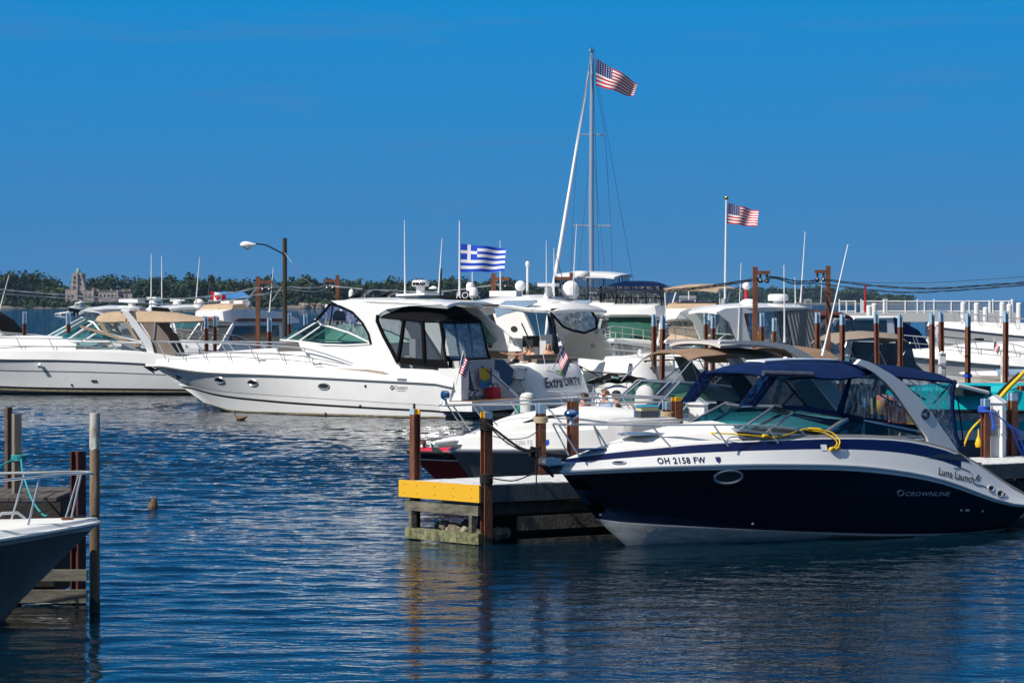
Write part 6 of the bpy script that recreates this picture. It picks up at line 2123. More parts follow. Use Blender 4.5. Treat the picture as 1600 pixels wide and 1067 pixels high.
# ---------------------------------------------------------------- silver cruiser just behind the pier
def silver_boat():
    nd_ = Vector((-0.485, 0.875, 0))
    uu = Vector((0.875, 0.485, 0))
    base = Vector((-0.557, 40.5, 0)) + nd_ * 4.9
    b = Boat('motorboat', 'white and silver cuddy cruiser lying behind the pier with its bow rail leftward', base + uu * 9.0, 209)
    L, _ = b.S(703, 703)
    B = 2.6
    T = lambda pts, hb, l=None: b.tr(pts, hb, .4, 2.1, l)
    sheer = T([(703, 703), (760, 703.5), (850, 703), (930, 701), (1010, 700), (1150, 700)], B / 2)
    edge = T([(716, 686), (760, 682), (850, 676), (930, 671), (1010, 668), (1150, 668)], B / 2 - .12, L)
    Lc = b.S(741, 722)[0]
    chine = [(Lc, .62), (L * .6, .25), (0, .1)]
    b.hull(L, B, sheer, edge, chine, Lc, Lc - .35, rows=((0, 0), (.93, 0), (1, 1)), hmats=(SILVER, WHITE), eb=((0, 0), (.05, 2), (.12, 0), (1, 0)), eband=(0, (GREYST,)), ts=.4, p=2.1, flare=.15, botm=0,
           trunk=((.3, .14), (.45, .24), (.6, .30), (.8, .24), (.93, .08), (1, 0)), wt=.8, tc=.42, sole=.5)
    yr = lambda px: max(.12, B / 2 * plan(min(.99, b.S(px, 690, .9)[0] / L), .4, 2.1) - .15)
    f = lambda px, py: b.P(px, py, yr(px))
    q = b.P(692, 633)
    top = [Vector((q.x, 0, q.z))] + [f(*k) for k in ((700, 633.5), (760, 632), (850, 631), (960, 629), (1060, 628), (1130, 629), (1165, 636))]
    pst = [(f(*a), f(*c)) for a, c in (((708, 634), (735, 672)), ((800, 632), (822, 664)), ((850, 631), (884, 668)), ((984, 629), (1005, 661)), ((1070, 628), (1090, 660)))]
    pst = pst[:1] + [(f(748, 633), f(790, 679))] + pst[2:]
    b.rail(top, pst, .017)
    b.lettering('OH 3386 FZ', 790, 833, 694.5, CLGREY, parent=b.deck_o, spacing=1.1, bold=.02, hpx=7)
    c = b.hit(853, 691)
    MB().add([(c.x + a, b.ysurf(c.x + a, c.z + d) + 0.006, c.z + d) for a, d in ((.06, .05), (-.06, .05), (-.05, -.03), (0, -.06), (.05, -.03))], [(0, 1, 2, 3, 4)]).build('registration_sticker', GBLUE, b.deck_o)
    # cabin side windows: dark lens
    x0 = b.S(816, 660, .95)[0]
    for sg in (1, -1):
        mb = MB()
        pts = []
        for (px, py) in ((815, 660), (838, 652), (862, 648), (900, 648), (875, 656), (848, 661)):
            y = .92
            for _ in range(8):
                x, z = b.S(px, py, y)
                e = b.edg(x / b.L)
                y = .5 * y + .5 * (e.y * .80 - .12 * max(0, z - e.z) / .3 + .03)
            pts.append(Vector((x, y * sg, z)))
        mb.add(pts, [tuple(range(6))])
        mb.build('cabin_window', BLKGLASS, b.root)
    q = b.P(695, 631)
    o = MB().lathe([(.07, -.02), (.05, .02), (.03, .12)], q, 10).build('spotlight', CHROME, b.root)
    MB().lathe([(.02, -.10), (.075, -.07), (.085, 0), (.08, .05), (.01, .06)], (0, 0, 0), 12, axis='x').build('lamp_head', mat('blue_chrome', (0, 0, 0)), o, loc=q + Vector((0, 0, .17)))
    MB().tube([(L + .3, 0, b.P(704, 694).z), (L - .3, 0, b.P(704, 690).z)], .05, 6).box((L + .05, 0, b.P(704, 696).z), (.5, .2, .05)).build('anchor_roller', CHROME, b.root)
    mb = MB().tube([f(822, 613) + Vector((0, 0, .1)), f(900, 623), f(905, 625)], .02, 5)
    return b


SB = silver_boat()


# ---------------------------------------------------------------- bowrider with the brown bimini
def brown_bimini_boat():
    uu = Vector((0.875, 0.485, 0))
    b = Boat('motorboat', 'open bow cruiser with a brown bimini and teal windshield behind the navy boat', (8.3, 59.3), 209)
    L = 8.6
    express(b, L, 2.7, 1.0, 1.15, 1.40, ((0, 0), (.5, 0), (.55, 1), (1, 0)), (WHITE, GREYST), th=.16, tc=.62, sole=.45, band=.26, deckm=CLGREY)
    MB().box((5.0, 0, 1.0), (.8, 2.0, 1.1)).build('dashboard', CLGREY, b.root)
    base = [b.P(1000, 636, 0.0), b.P(1003, 640, .7), b.P(1022, 641, 1.0), b.P(1066, 643, 1.1), b.P(1130, 646, 1.15), b.P(1200, 648, 1.15)]
    top = [b.P(1040, 597, 0.0), b.P(1046, 597, .6), b.P(1062, 597, .9), b.P(1098, 599, 1.0), b.P(1140, 603, 1.02), b.P(1200, 610, 1.05)]
    o = b.windshield(base, top, GREENG, ALU, (1, 2, 3), .028)
    MB().loft([[base[0], base[1], base[2]], [top[0] * .97 + base[0] * .03, top[1] * .97 + base[1] * .03, top[2] * .97 + base[2] * .03]]).build('pane', BLUEG, o, loc=(.01, .01, .01), recalc=False)
    std_rail(b, .55, .42, 5, mid=False)
    hw = 1.15
    b.canopy('bimini', [arc(b, 1078, 562, 1.0, 549), arc(b, 1095, 557, 1.1, 546), arc(b, 1140, 553, hw, 544), arc(b, 1170, 557, hw, 543.5), arc(b, 1195, 568, hw, 543), arc(b, 1235, 567, hw, 548)], CBROWN, .04, n=13, crown=2.8)
    b.canopy('aft_canvas', [arc(b, 1245, 560, 1.1, 541), arc(b, 1280, 562, 1.1, 540), arc(b, 1313, 565, 1.05, 545)], CBROWN, .04, n=13, crown=3)
    tp = lambda pts, y: [b.S(px, py, y) for px, py in pts]
    b.panel('arch', tp([(1124, 538), (1126, 533), (1150, 532), (1200, 533), (1235, 539), (1262, 552), (1285, 568), (1310, 605), (1290, 605), (1268, 575), (1250, 560), (1225, 545), (1190, 539), (1150, 538)], 1.2), 1.2, mat('tan_white_arch', (.62, .58, .54), .35), .1)
    x0, x1 = b.S(1126, 535, 1.1)[0], b.S(1230, 539, 1.2)[0]
    b.canopy('arch_top', [(x0, 1.1, zat(b, x0, 1.1, 540), zat(b, x0, 0, 533)), ((x0 + x1) / 2, 1.2, zat(b, (x0 + x1) / 2, 1.2, 538), zat(b, (x0 + x1) / 2, 0, 531)), (x1, 1.2, zat(b, x1, 1.2, 541), zat(b, x1, 0, 535))], mat('tan_white_arch', (0, 0, 0)), .06, crown=3)
    mb = MB()
    for a, c in (((1082, 562), (1050, 600)), ((1092, 560), (1110, 597)), ((1155, 556), (1175, 605)), ((1185, 562), (1178, 600)), ((1158, 562), (1115, 600))):
        for sg in (1, -1):
            A, D = b.P(*a, 1.05), b.P(*c, 1.12)
            mb.tube([(A.x, A.y * sg, A.z), (D.x, D.y * sg, D.z)], .016, 6)
    mb.build('bimini_frame', ALU, b.root)
    b.panel('side_curtain', tp([(1136, 560), (1158, 560), (1190, 600), (1155, 602)], 1.14), 1.14, CGREY, .01)
    b.antenna(b.P(1285, 556, 1.1), b.P(1325, 382, 1.1), .025)
    MB().lathe([(.04, 0), (.06, .06), (.06, .16), (.03, .2)], b.P(1287, 557, .6), 10).build('stern_light', PLAST, b.root)
    mb = MB()
    mb.tube(smooth_path([b.P(1047, 640, -.2), b.P(1070, 630, -.2), b.P(1120, 622, -.2), b.P(1150, 636, -.2)], 4), .25, 8)
    mb.build('cushion', mat('green_cushion', (.12, .22, .13), .7), b.root)
    # bow cushion roll and pale cover in front of the windshield
    q = b.P(1008, 628, .5)
    MB().lathe([(.24, -.5), (.27, -.1), (.26, .12), (.22, .26), (.13, .36), (.02, .40)], q, 14, sx=.8, sy=1.2).build('covered_seat', CLGREY, b.root)
    return b


BB = brown_bimini_boat()


# ---------------------------------------------------------------- red personal watercraft behind the pier end
def red_boat():
    tip = at(637, 706, 50.5)
    L = 6.2
    b = Boat('motorboat', 'red and black runabout bow poking out behind the yellow ended pier', (tip.x + L * math.cos(R(29)), 50.5 + L * math.sin(R(29))), 209)
    B = 2.2
    zt = tip.z
    b.hull(L, B, [(L, zt), (L * .6, zt - .08), (0, zt - .2)], [(L, zt + .1), (L * .6, zt + .08), (0, zt - .05)], [(L - .62, .38), (L * .5, .18), (0, .08)], L - .62, L - .9, rows=((0, 0), (.70, 0), (.74, 1), (1, 2)), hmats=(MAROON, WHITE, BLACK), eb=((0, 0), (.25, 0), (1, 2)), eband=(0, (PINK,)),
           trunk=((.5, .10), (.8, .14), (1, 0)), wt=.72, tc=.55, sole=.3, ts=.4, railm=BLACK, rail_r=.03, deckm=PLAST)
    q = b.P(662, 697, 0.1)
    MB().tube([q + Vector((0, 0, -.12)), q + Vector((0, 0, .06))], .03, 6).lathe([(.02, .02), (.06, .05), (.05, .12), (.01, .15)], q, 8).build('bow_light', mat('brown_bronze', (.12, .05, .03), .4), b.root)
    MB().prism([b.P(672, 691, .2), b.P(690, 703, .3), b.P(700, 716, .3), b.P(676, 706, .3)], [b.P(672, 691, .24), b.P(690, 703, .34), b.P(700, 716, .34), b.P(676, 706, .34)]).build('anchor', mat('dull_steel', (.12, .13, .11), .5, metal=.5), b.root)
    MB().tube([b.P(686, 671, -.4), b.P(694, 690, -.3)], .02, 6).tube([b.P(640, 674, -.5), b.P(704, 673, -.5)], .012, 5).tube([b.P(704, 673, -.5), b.P(704, 697, -.5)], .012, 5).build('bow_rail', CHROME, b.root)
    return b


red_boat()



# ---------------------------------------------------------------- turquoise boat behind the pier at the right
def turquoise_boat():
    b = Boat('motorboat', 'bright turquoise boat with white lower hull beyond the right end of the pier', (16.9, 61.2), 209)
    L = 9.4
    b.hull(L, 2.8, [(L, 1.55), (L * .5, 1.46), (0, 1.42)], [(L, 2.0), (L * .5, 1.92), (0, 1.88)], [(L * .9, .55), (L * .5, .5), (0, .45)], L * .93, L * .87, rows=((0, 0), (.29, 0), (.52, 1), (.76, 2), (.95, 4), (1, 3)), hmats=(SILVER, WHITE, TURQ, BLACK, FABW), eb=((0, 0), (1, 2)), eband=(0, (TURQ,)),  # mottled hull band stands in for clear plastic and its painted reflections
           trunk=((.3, .1), (.8, .1), (1, 0)), wt=.8, tc=.5, sole=.6, ts=.5, railm=BLACK, rail_r=.04, deckm=TURQ)
    mb = MB()
    q = b.P(1590, 614, .9)
    mb.tube(smooth_path([b.P(1562, 622, 1.2), b.P(1574, 608, 1.2), b.P(1590, 592, 1.1), b.P(1608, 576, .8), b.P(1640, 566, 0)], 5), .05, 10)
    mb.build('tow_arch', YELLOW, b.root)
    mb = MB()
    mb.tube([b.P(1558, 617, 1.05), b.P(1572, 602, 1.05), b.P(1592, 584, .95)], .04, 8)
    mb.build('arch_pad', BLACK, b.root)
    MB().box(b.P(1612, 608, .7), (1.3, .8, .2)).build('seat', mat('orange_vinyl', (.55, .10, .02), .5), b.root)
    MB().box(b.P(1510, 610, .8), (.8, .8, .22)).build('engine_cover', BLACK, b.root)
    MB().tube([b.P(1496, 602, 1.2), b.P(1544, 614, 1.2)], .05, 6).build('swim_ladder', PLAST, b.root)
    # coiled yellow hose and float
    A = b.P(1537, 653, 1.45)
    return b


TQ = turquoise_boat()
mb = MB()
A = at(1505, 700, 49.0)
mb.tube(smooth_path([(0, 0, 0), at(1515, 675, 49) - A, at(1530, 658, 49) - A, at(1540, 652, 48.6) - A], 5), .022, 6)
o = mb.build('hose', YELLOW, loc=A)
tag(o, 'yellow hose rising from the pier to the right hand post', 'hose')
p = at(1529, 693, 48.6)
o = MB().lathe([(.02, -.09), (.06, -.07), (.075, 0), (.05, .08), (.02, .16), (.012, .3)], n=12).build('plug', YELLOW, loc=p)
tag(o, 'yellow pear shaped cord plug hanging beside the right hand post', 'plug')


def tube_toy(name, label, px, py, Y, R_, r, m, tilt, rz=0, pat=None):
    p = at(px, py, Y)
    mb = MB()
    rings = []
    for i in range(28):
        a = 2 * math.pi * i / 28
        rings.append([Vector(((R_ + r * math.cos(k * 2 * math.pi / 10)) * math.cos(a), (R_ + r * math.cos(k * 2 * math.pi / 10)) * math.sin(a), r * math.sin(k * 2 * math.pi / 10))) for k in range(10)])
    rings.append(rings[0])
    mb.loft(rings, m=(lambda i, k: (i // pat[0]) % len(m)) if pat else 0, closed=True)
    Rm = Matrix.Rotation(R(rz), 4, 'Z') @ Matrix.Rotation(R(tilt), 4, 'X')
    mb.v = [tuple(Rm @ Vector(v)) for v in mb.v]
    mb.lathe([(R_ * .95, -.03), (R_ * .95, .03)], n=16)
    n0 = len(mb.v) - 32
    for k in range(n0, len(mb.v)):
        mb.v[k] = tuple(Rm @ Vector(mb.v[k]))
    o = mb.build(name, m, loc=p)
    tag(o, label, 'tow tube', 'inflatable tow tubes')
    return o


tube_toy('tow_tube', 'yellow purple and orange tow tube behind the clear side curtain', 1386, 667, 47.3, .45, .20, [YELLOW, PURPLE, FABO, YELLOW, PURPLE, FABW], 76, 29, (3,))
tube_toy('tow_tube', 'orange patterned tow tube behind the front clear curtain', 1227, 613, 58.2, .33, .19, [FABO], 64, 25)

# ---------------------------------------------------------------- white bow at the left edge
def left_bow():
    tip = at(155, 816, 31.5)
    GLOC = (tip.x - 9.0 * math.cos(R(25)), tip.y - 9.0 * math.sin(R(25)))
    b = Boat('motorboat', 'white fishing boat bow with a steel rail in the left foreground', GLOC, 25)
    L, _ = b.S(155, 816)
    B = 2.9
    # the near side is starboard (local -y); heights from the photo
    zt = b.S(155, 816)[1]
    sheer = [(L, zt), (L - 1.0, zt - .06), (L - 2.5, zt - .14), (L - 6, zt - .3), (0, zt - .3)]
    edge = [(k, z + .07) for k, z in sheer]
    chine = [(L * .905, .30), (L * .8, .16), (L * .5, .05), (0, .0)]
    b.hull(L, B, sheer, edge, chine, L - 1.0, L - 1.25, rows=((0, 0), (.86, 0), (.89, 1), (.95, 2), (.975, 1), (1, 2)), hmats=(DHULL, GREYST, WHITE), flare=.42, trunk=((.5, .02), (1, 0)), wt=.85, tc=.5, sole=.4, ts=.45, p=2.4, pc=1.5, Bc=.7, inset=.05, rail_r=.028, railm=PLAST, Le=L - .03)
    e = lambda x: max(.05, B / 2 * plan(x / L, .45, 2.4) - .12)
    zr = b.S(140, 738)[1]
    top = [Vector((L - .08, 0, zr - .02)), Vector((L - .16, .16, zr)), Vector((L - .6, e(L - .6) * .9, zr)), Vector((L - 1.4, e(L - 1.4) * .93, zr - .02)), Vector((L - 3, e(L - 3), zr - .08)), Vector((L - 4.5, e(L - 4.5), zr - .35))]
    fy = [(L - .42, .15), (L - 1.05, .2), (L - 2.0, .2), (L - 3.2, .2)]
    pst = [(Vector((x + .17, e(x + .17) * .93, zr - .01)), Vector((x, e(x) * .88, zt + .02))) for x, _ in fy]
    b.rail(top, pst, .016)
    MB().box((L - .3, .05, zt + .07), (.22, .1, .05)).build('cleat', BLACK, b.root)
    MB().box((L - .45, -.1, zt + .07), (.14, .1, .04)).build('bow_pad', mat('brown_rubber', (.18, .07, .03), .7), b.root)
    MB().tube([(L - .9, .3, zt + .06), (L - 1.0, .3, zt + .14), (L - 1.2, .3, zt + .14), (L - 1.3, .3, zt + .06)], .02, 6).build('cleat', CHROME, b.root)
    return b


left_bow()
# ================================================================== boats further off
def searay():
    b = Boat('motor_yacht', 'long white cruiser with a tan canopy and white arch at the left edge', (-13.7, 107.2), 180)
    L, B = 14.2, 4.0
    T = lambda pts: [b.S(px, py, B / 2) for px, py in pts]
    tip = lambda z: (L, z)
    sheer = [tip(1.75)] + T([(0, 562), (90, 563), (200, 567), (300, 574)])
    edge = [tip(2.0)] + [b.S(px, py, B / 2 - .12) for px, py in ((0, 548), (90, 549), (200, 551), (245, 556), (300, 564))]
    b.hull(L, B, sheer, edge, [(L * .9, .5), (L * .6, .2), (0, .1)], L * .9, L * .84, rows=((0, 0), (.06, 2), (.13, 1), (.62, 0), (.66, 3), (.95, 0), (1, 3)), hmats=(WHITE, BOOT, SCUM, GREYST), ts=.45, Bc=.93, pc=1.9, flare=.2,
           trunk=((.3, .3), (.42, .50), (.55, .55), (.75, .35), (.9, .1), (1, 0)), wt=.8, tc=.38, sole=.8, railm=GREYST, rail_r=.03, coaming=.1)
    for px in (72, 107):
        b.porthole  # oval deck windows on the trunk side
        e = b.S(px, 547, B / 2 * .8 - .08)
        y = B / 2 * .8 - .05
        pts = [(e[0] + .27 * math.cos(a), y - .03 * math.sin(a), e[1] + .10 * math.sin(a)) for a in [k * math.pi / 8 for k in range(16)]]
        o = MB().tube([Vector(q) for q in pts + pts[:1]], .03, 6).build('deck_window', CHROME, b.root)
        MB().add(pts, [tuple(range(16))]).build('pane', BLKGLASS, o)
    mb = MB()
    mb.tube([b.hit(63, 569) + Vector((0, .05, 0)), b.hit(63, 571) + Vector((0, .2, -.05))], .08, 8)
    mb.build('vent', PLAST, b.hull_o)
    for px, py in ((112, 601), (144, 595), (147, 595), (150, 595)):
        MB().ball(b.hit(px, py), .05, n=8).build('through_hull', BLACK, b.hull_o)
    hw = 1.55
    P = lambda px, py, y=hw: b.P(px, py, y)
    base = [P(88, 532, 0), P(90, 532, .8), P(103, 533, 1.35), P(130, 533.5, hw), P(175, 534, hw), P(222, 536, hw)]
    top = [P(138, 502, 0), P(140, 502, .7), P(146, 504, 1.2), P(156, 517, 1.5), P(185, 526, 1.52), P(221, 534, hw)]
    b.windshield(base, top, TEAL, PLAST, (2, 3), .045)
    tp = lambda pts, y=hw: [b.S(px, py, y) for px, py in pts]
    b.canopy('canvas_top', [arc(b, 149, 501, 1.35, 493), arc(b, 158, 503, 1.5, 488), arc(b, 180, 503, hw, 486), arc(b, 196, 502, hw, 485.5)], CTAN, .05, n=13, crown=3)
    b.canopy('aft_canvas', [arc(b, 198, 503, hw, 486), arc(b, 230, 503, hw, 486), arc(b, 265, 503, hw, 488), arc(b, 300, 502, 1.5, 494), arc(b, 320, 501, 1.4, 498)], CTAN, .05, n=13, crown=3)
    b.panel('arch', tp([(190, 486), (200, 486), (212, 500), (236, 533), (242, 556), (232, 556), (226, 540), (205, 508)], hw + .1), hw + .1, WHITE, .14)
    x = tp([(195, 486)])[0]
    b.canopy('arch_top', [(x[0] - .18, hw + .1, x[1], x[1] + .14), (x[0] + .18, hw + .1, x[1], x[1] + .14)], WHITE, .1, crown=4)
    b.panel('canvas_strap', tp([(124, 508), (128, 509), (170, 520), (214, 538), (218, 541), (212, 541), (166, 524), (126, 512)]), hw + .03, CTAN, .03)
    b.panel('canvas_strap', tp([(152, 503), (160, 503), (170, 520), (164, 520)]), hw + .02, CTAN, .02)
    b.panel('canvas_strap', tp([(193, 502), (199, 503), (219, 535), (218, 541), (213, 535)]), hw + .02, CTAN, .02)
    b.panel('side_curtain', tp([(160, 503), (193, 503), (213, 535), (170, 520)]), hw, VINYL, .01)
    b.panel('aft_curtain', tp([(222, 503), (243, 503), (262, 525), (275, 555), (240, 553), (236, 530)]), hw - .02, CTAUPE, .02)
    MB().tube([P(243, 503), P(240, 530)], .03, 6).tube([P(268, 503), P(272, 520)], .03, 6).build('canvas_frame', CHROME, b.root)
    MB().box(P(150, 530, .2), (1.0, 2.2, .5)).box(P(205, 535, .4), (.6, 1.6, 1.2)).build('seat', WHITE2, b.root)
    f = lambda px, py: b.P(px, py, B / 2 - .2)
    top = [f(*q) for q in ((-60, 524), (0, 528), (70, 529), (140, 530), (178, 533), (200, 541), (230, 553))]
    mid = [f(*q) for q in ((-60, 538), (0, 540), (70, 541), (140, 541.5), (190, 547))]
    b.rail(top, [(f(a, 529), f(a + 11, 551)) for a in (-22, 26, 76, 126)] + [(f(172, 532), f(184, 551))], .022, mid)
    return b


searay()


def hardyacht(name, label, loc, deg, L, B, hull=WM, rows=WR, top=3.9, x0=3.2, x1=7.4, group='moored hardtop yachts', gm=TEAL, wingm=WHITE, hw=1.75, sole=.8, zb=2.0, htm=WHITE, curtain=VINYL, aft=None, ws=True):
    b = Boat('motor_yacht', label, loc, deg, group)
    express(b, L, B, 1.25, 1.5, zb, rows, hull, th=.45, tc=.42, sole=sole, coaming=.12)
    zt = top
    b.panel('house_side', [(x0 - 2.2, 1.85), (x0 - 1.3, 2.3), (x0 - .1, zt - .15), (x0 + .2, zt + .02), (x1 - .2, zt + .02), (x1 + .25, zt - .1), (x1 - .6, zt - .2), (x1 - 1.7, zt - .75), (x0 + 1.5, 2.5), (x0 + 1.3, 1.9)], hw, wingm, .12, taper=.06, z0=2)
    b.panel('side_window', [(x0 + 1.55, 2.52), (x1 - 1.7, zt - .72), (x1 - .5, zt - .2), (x1 + .2, zt - .12), (x1 + .9, 2.75), (x1 + .7, 2.5)], hw - .05, curtain, .01, taper=.06, z0=2)
    hardtop(b, x0 - .1, x1, hw + .05, zt, htm)
    if ws:
        ushield(b, x1 + 2.3, x0 + 1.2, 2.25, hw - .1, 1.05, 1.9, gm, PLAST, (1, 2, 3), .04)
    std_rail(b, .48, .65, 8)
    mb = MB()
    mb.box((-.15, 0, 1.25), (.7, B * .85, 1.2)).box((.3, 0, 1.9), (.3, B * .8, .2))
    mb.build('transom_moulding', WHITE, b.root)
    b.platform(-.4, B * .45, .55, .25, .9, WHITE, teak=False)
    MB().box((x0 + 1.5, .3, 2.0), (.6, 1.2, 1.4)).box((x0 + .5, -.6, 1.7), (.6, .8, 1.3)).build('seat', CLGREY, b.root)
    return b


b = hardyacht('y', 'white hardtop yacht with one radar close behind the tan canopy cruiser', (-15.6, 117.5), 183, 12, 4.0, top=3.72, x0=2.5, x1=4.9)
q = b.P(206, 474, 0)
MB().lathe([(.3, -.35), (.16, -.1), (.2, .0)], (q.x, 0, q.z), 12).build('radar_mount', PLAST, b.root)
MB().box((q.x, 0, q.z + .12), (.5, 1.3, .2), rz=R(50)).build('radar', PLAST, b.root)
b.antenna(b.P(236, 488, .5), b.P(236.5, 397, .5), .035)
b = hardyacht('y', 'white hardtop yacht with two bar radars and a white dome left of the lamp pole', (-14.6, 119.5), 118, 12.5, 4.1, top=3.75, x0=2.4, x1=5.6)
for px, py in ((240, 474), (277, 476)):
    q = b.P(px, py, 0)
    MB().lathe([(.35, -.4), (.22, -.1), (.26, 0), (.2, .15)], (q.x, 0, q.z), 12).build('radar_mount', PLAST, b.root)
    MB().box((q.x, 0, q.z + .25), (1.5, .25, .16)).build('radar', PLAST, b.root)
q = b.P(311, 482, 0)
satdome(b, q.x, 0, q.z, .27)
b.antenna(b.P(253, 484, -.3), b.P(252.5, 400, -.3), .035)
b.antenna(b.P(306, 474, .3), b.P(312, 402, .3), .035)
b.panel('canvas_cover', [(4.6, 3.8), (2.0, 3.75), (1.6, 3.55), (2.2, 2.6), (3.2, 2.9)], 1.82, CBLACK, .03)


def flyb(label, loc, deg, L, B, hz=2.6, fz=3.5, top=5.2, topm=CNAVY, front=DARKG, stripe=None, hard=False, canvas=None, encl=True, hull=WM, xf=None, group='flybridge boats', bw=None, curtain=VINYLG, coverm=None):
    b = Boat('flybridge_boat', label, loc, deg, group)
    express(b, L, B, 1.2, 1.5, 2.0, WR, hull, th=.35, tc=.3, sole=.8)
    hw = B * .40
    x0, x1 = L * .18, xf or L * .62
    zb = 1.75
    side = [(x0, zb), (x0, hz), (x1 - .9, hz), (x1 + .2, zb)]
    MB().prism([(x, hw - .06 * (z - zb), z) for x, z in side], [(x, -hw + .06 * (z - zb), z) for x, z in side]).build('house', WHITE, b.root)
    b.panel('house_window', [(x0 + .5, zb + .35), (x0 + .5, hz - .12), (x1 - 1.0, hz - .12), (x1 - .45, zb + .35)], hw + .008, BLKGLASS, .02, taper=.06, z0=zb)
    k = lambda z, d: x1 + .2 - (z - zb) * 1.1 / (hz - zb) + d
    mb = MB()
    for y0, y1 in ((-.92, -.34), (-.31, .31), (.34, .92)):
        mb.prism([(k(zb + .2, .02), y0 * hw, zb + .2), (k(zb + .2, .02), y1 * hw, zb + .2), (k(hz - .1, .02), y1 * hw * .95, hz - .1), (k(hz - .1, .02), y0 * hw * .95, hz - .1)], [(k(zb + .2, -.01), y0 * hw, zb + .2), (k(zb + .2, -.01), y1 * hw, zb + .2), (k(hz - .1, -.01), y1 * hw * .95, hz - .1), (k(hz - .1, -.01), y0 * hw * .95, hz - .1)])
    mb.build('front_window', BLKGLASS, b.root)
    if coverm:
        mb = MB()
        rings = []
        for i in range(9):
            a = -1 + 2 * i / 8
            y = a * hw * 1.06
            fx = -.35 * abs(a) ** 3
            rings.append([Vector((k(z, .12 + .05 * math.sin(i * 2.3 + z * 3)) + fx, y * (1 - .04 * (z - zb)), z)) for z in (zb - .1, zb + .3, (zb + hz) / 2, hz + .02)])
        mb.loft(rings)
        mb.build('window_cover', coverm, b.root)
    # flying bridge
    bw = bw or hw * .98
    mb = MB()
    rings = []
    low = fz - hz < .1
    for x, w, z0_, z1_ in (((x0 - .3, bw, hz, hz + .08), (x1 - 2.0, bw, hz - .02, hz + .12), (x1 - .75, bw * .9, hz - .02, hz + .06)) if low else ((x0 - 1.0, bw, hz, hz + .15), (x0, bw, hz - .02, hz + .55), (x1 - 2.0, bw, hz - .02, fz), (x1 - 1.0, bw * .95, hz, fz), (x1 - .45, bw * .8, hz + .12, fz - .12), (x1 - .3, bw * .5, hz + .2, fz - .25))):
        rings.append([Vector((x, -w, z0_)), Vector((x, -w * .93, z1_)), Vector((x, w * .93, z1_)), Vector((x, w, z0_))])
    mb.loft(rings, closed=True, caps=True)
    o = mb.build('roof' if low else 'flying_bridge', WHITE, b.root)
    if stripe:
        b.panel('bridge_stripe', [(x0 + .2, hz + .06), (x0 + .2, hz + .22), (x1 - 1.2, hz + .24), (x1 - .9, hz + .1)], bw + .03, stripe, .05, taper=.07, z0=hz)
        MB().prism([(x1 - .32, -bw * .6, hz + .2), (x1 - .32, bw * .6, hz + .2), (x1 - .35, bw * .6, hz + .32), (x1 - .35, -bw * .6, hz + .32)], [(x1 - .24, -bw * .6, hz + .2), (x1 - .24, bw * .6, hz + .2), (x1 - .27, bw * .6, hz + .32), (x1 - .27, -bw * .6, hz + .32)]).build('bridge_stripe', stripe, b.root)
    if not low:
        MB().box((x1 - 2.4, .3, fz - .1), (.5, .6, 1.0)).box((x1 - 2.4, -.6, fz - .1), (.5, .6, 1.0)).build('seat', WHITE2, b.root)
    if canvas:
        MB().prism([(x1 - 2.2, -bw * .92, fz - .02), (x1 - 2.2, bw * .92, fz - .02), (x1 - .9, bw * .88, fz - .02), (x1 - .9, -bw * .88, fz - .02)], [(x1 - 2.3, -bw * .8, fz + .28), (x1 - 2.3, bw * .8, fz + .28), (x1 - 1.1, bw * .8, fz + .2), (x1 - 1.1, -bw * .8, fz + .2)]).build('bridge_canvas', canvas, b.root)
    if top:
        c0, c1 = x0 + .3, x1 - .9
        if hard:
            hardtop(b, c0 - .2, c1, bw * 1.05, top - .15, WHITE, .12, .1)
        else:
            dr = .30 if encl else 0
            b.canopy('bimini', [(c0, bw * .9, top - .30 - dr, top - .12), ((c0 * 2 + c1) / 3, bw * .98, top - .22 - dr, top), ((c0 + 2 * c1) / 3, bw * .98, top - .22 - dr, top), (c1 - .05, bw * .95, top - .26 - dr, top - .08), (c1, bw * .9, top - .42 - dr, top - .30 - dr * .6)], topm, .05, n=13, crown=3 if encl else 2.5)
        mb = MB()
        for sg in (1, -1):
            for xa, xb in ((c0 + .1, x0 + .3), (c1 - .2, x1 - 1.3), ((c0 + c1) / 2, x1 - 2.2)):
                mb.tube([(xa, sg * bw * .93, top - .3), (xb, sg * bw * .93, fz - .05)], .035, 6)
        mb.build('bimini_frame', CBLACK if encl else PLAST, b.root)
        if encl:
            b.panel('side_curtain', [(x0 + .2, fz - .1), (c0 + .1, top - .3), (c1 - .1, top - .3), (x1 - 1.1, fz - .1)], bw * .95, curtain, .01)
            MB().prism([(x1 - 1.0, -bw * .9, fz - .1), (x1 - 1.0, bw * .9, fz - .1), (c1, bw * .88, top - .3), (c1, -bw * .88, top - .3)], [(x1 - .99, -bw * .9, fz - .1), (x1 - .99, bw * .9, fz - .1), (c1 + .01, bw * .88, top - .3), (c1 + .01, -bw * .88, top - .3)]).build('front_curtain', curtain, b.root)
            mb = MB()
            for y in (-.9, -.45, 0, .45, .9):
                mb.tube([(x1 - .97, y * bw, fz - .1), (c1 + .03, y * bw * .97, top - .3)], .03, 5)
            for z in (fz + .3,):
                mb.tube([(x1 - .96, -bw * .95, z), (x1 - .96, bw * .95, z)], .025, 5)
            mb.build('curtain_edge', CBLACK, b.root)
    std_rail(b, .42, .65, 8)
    return b


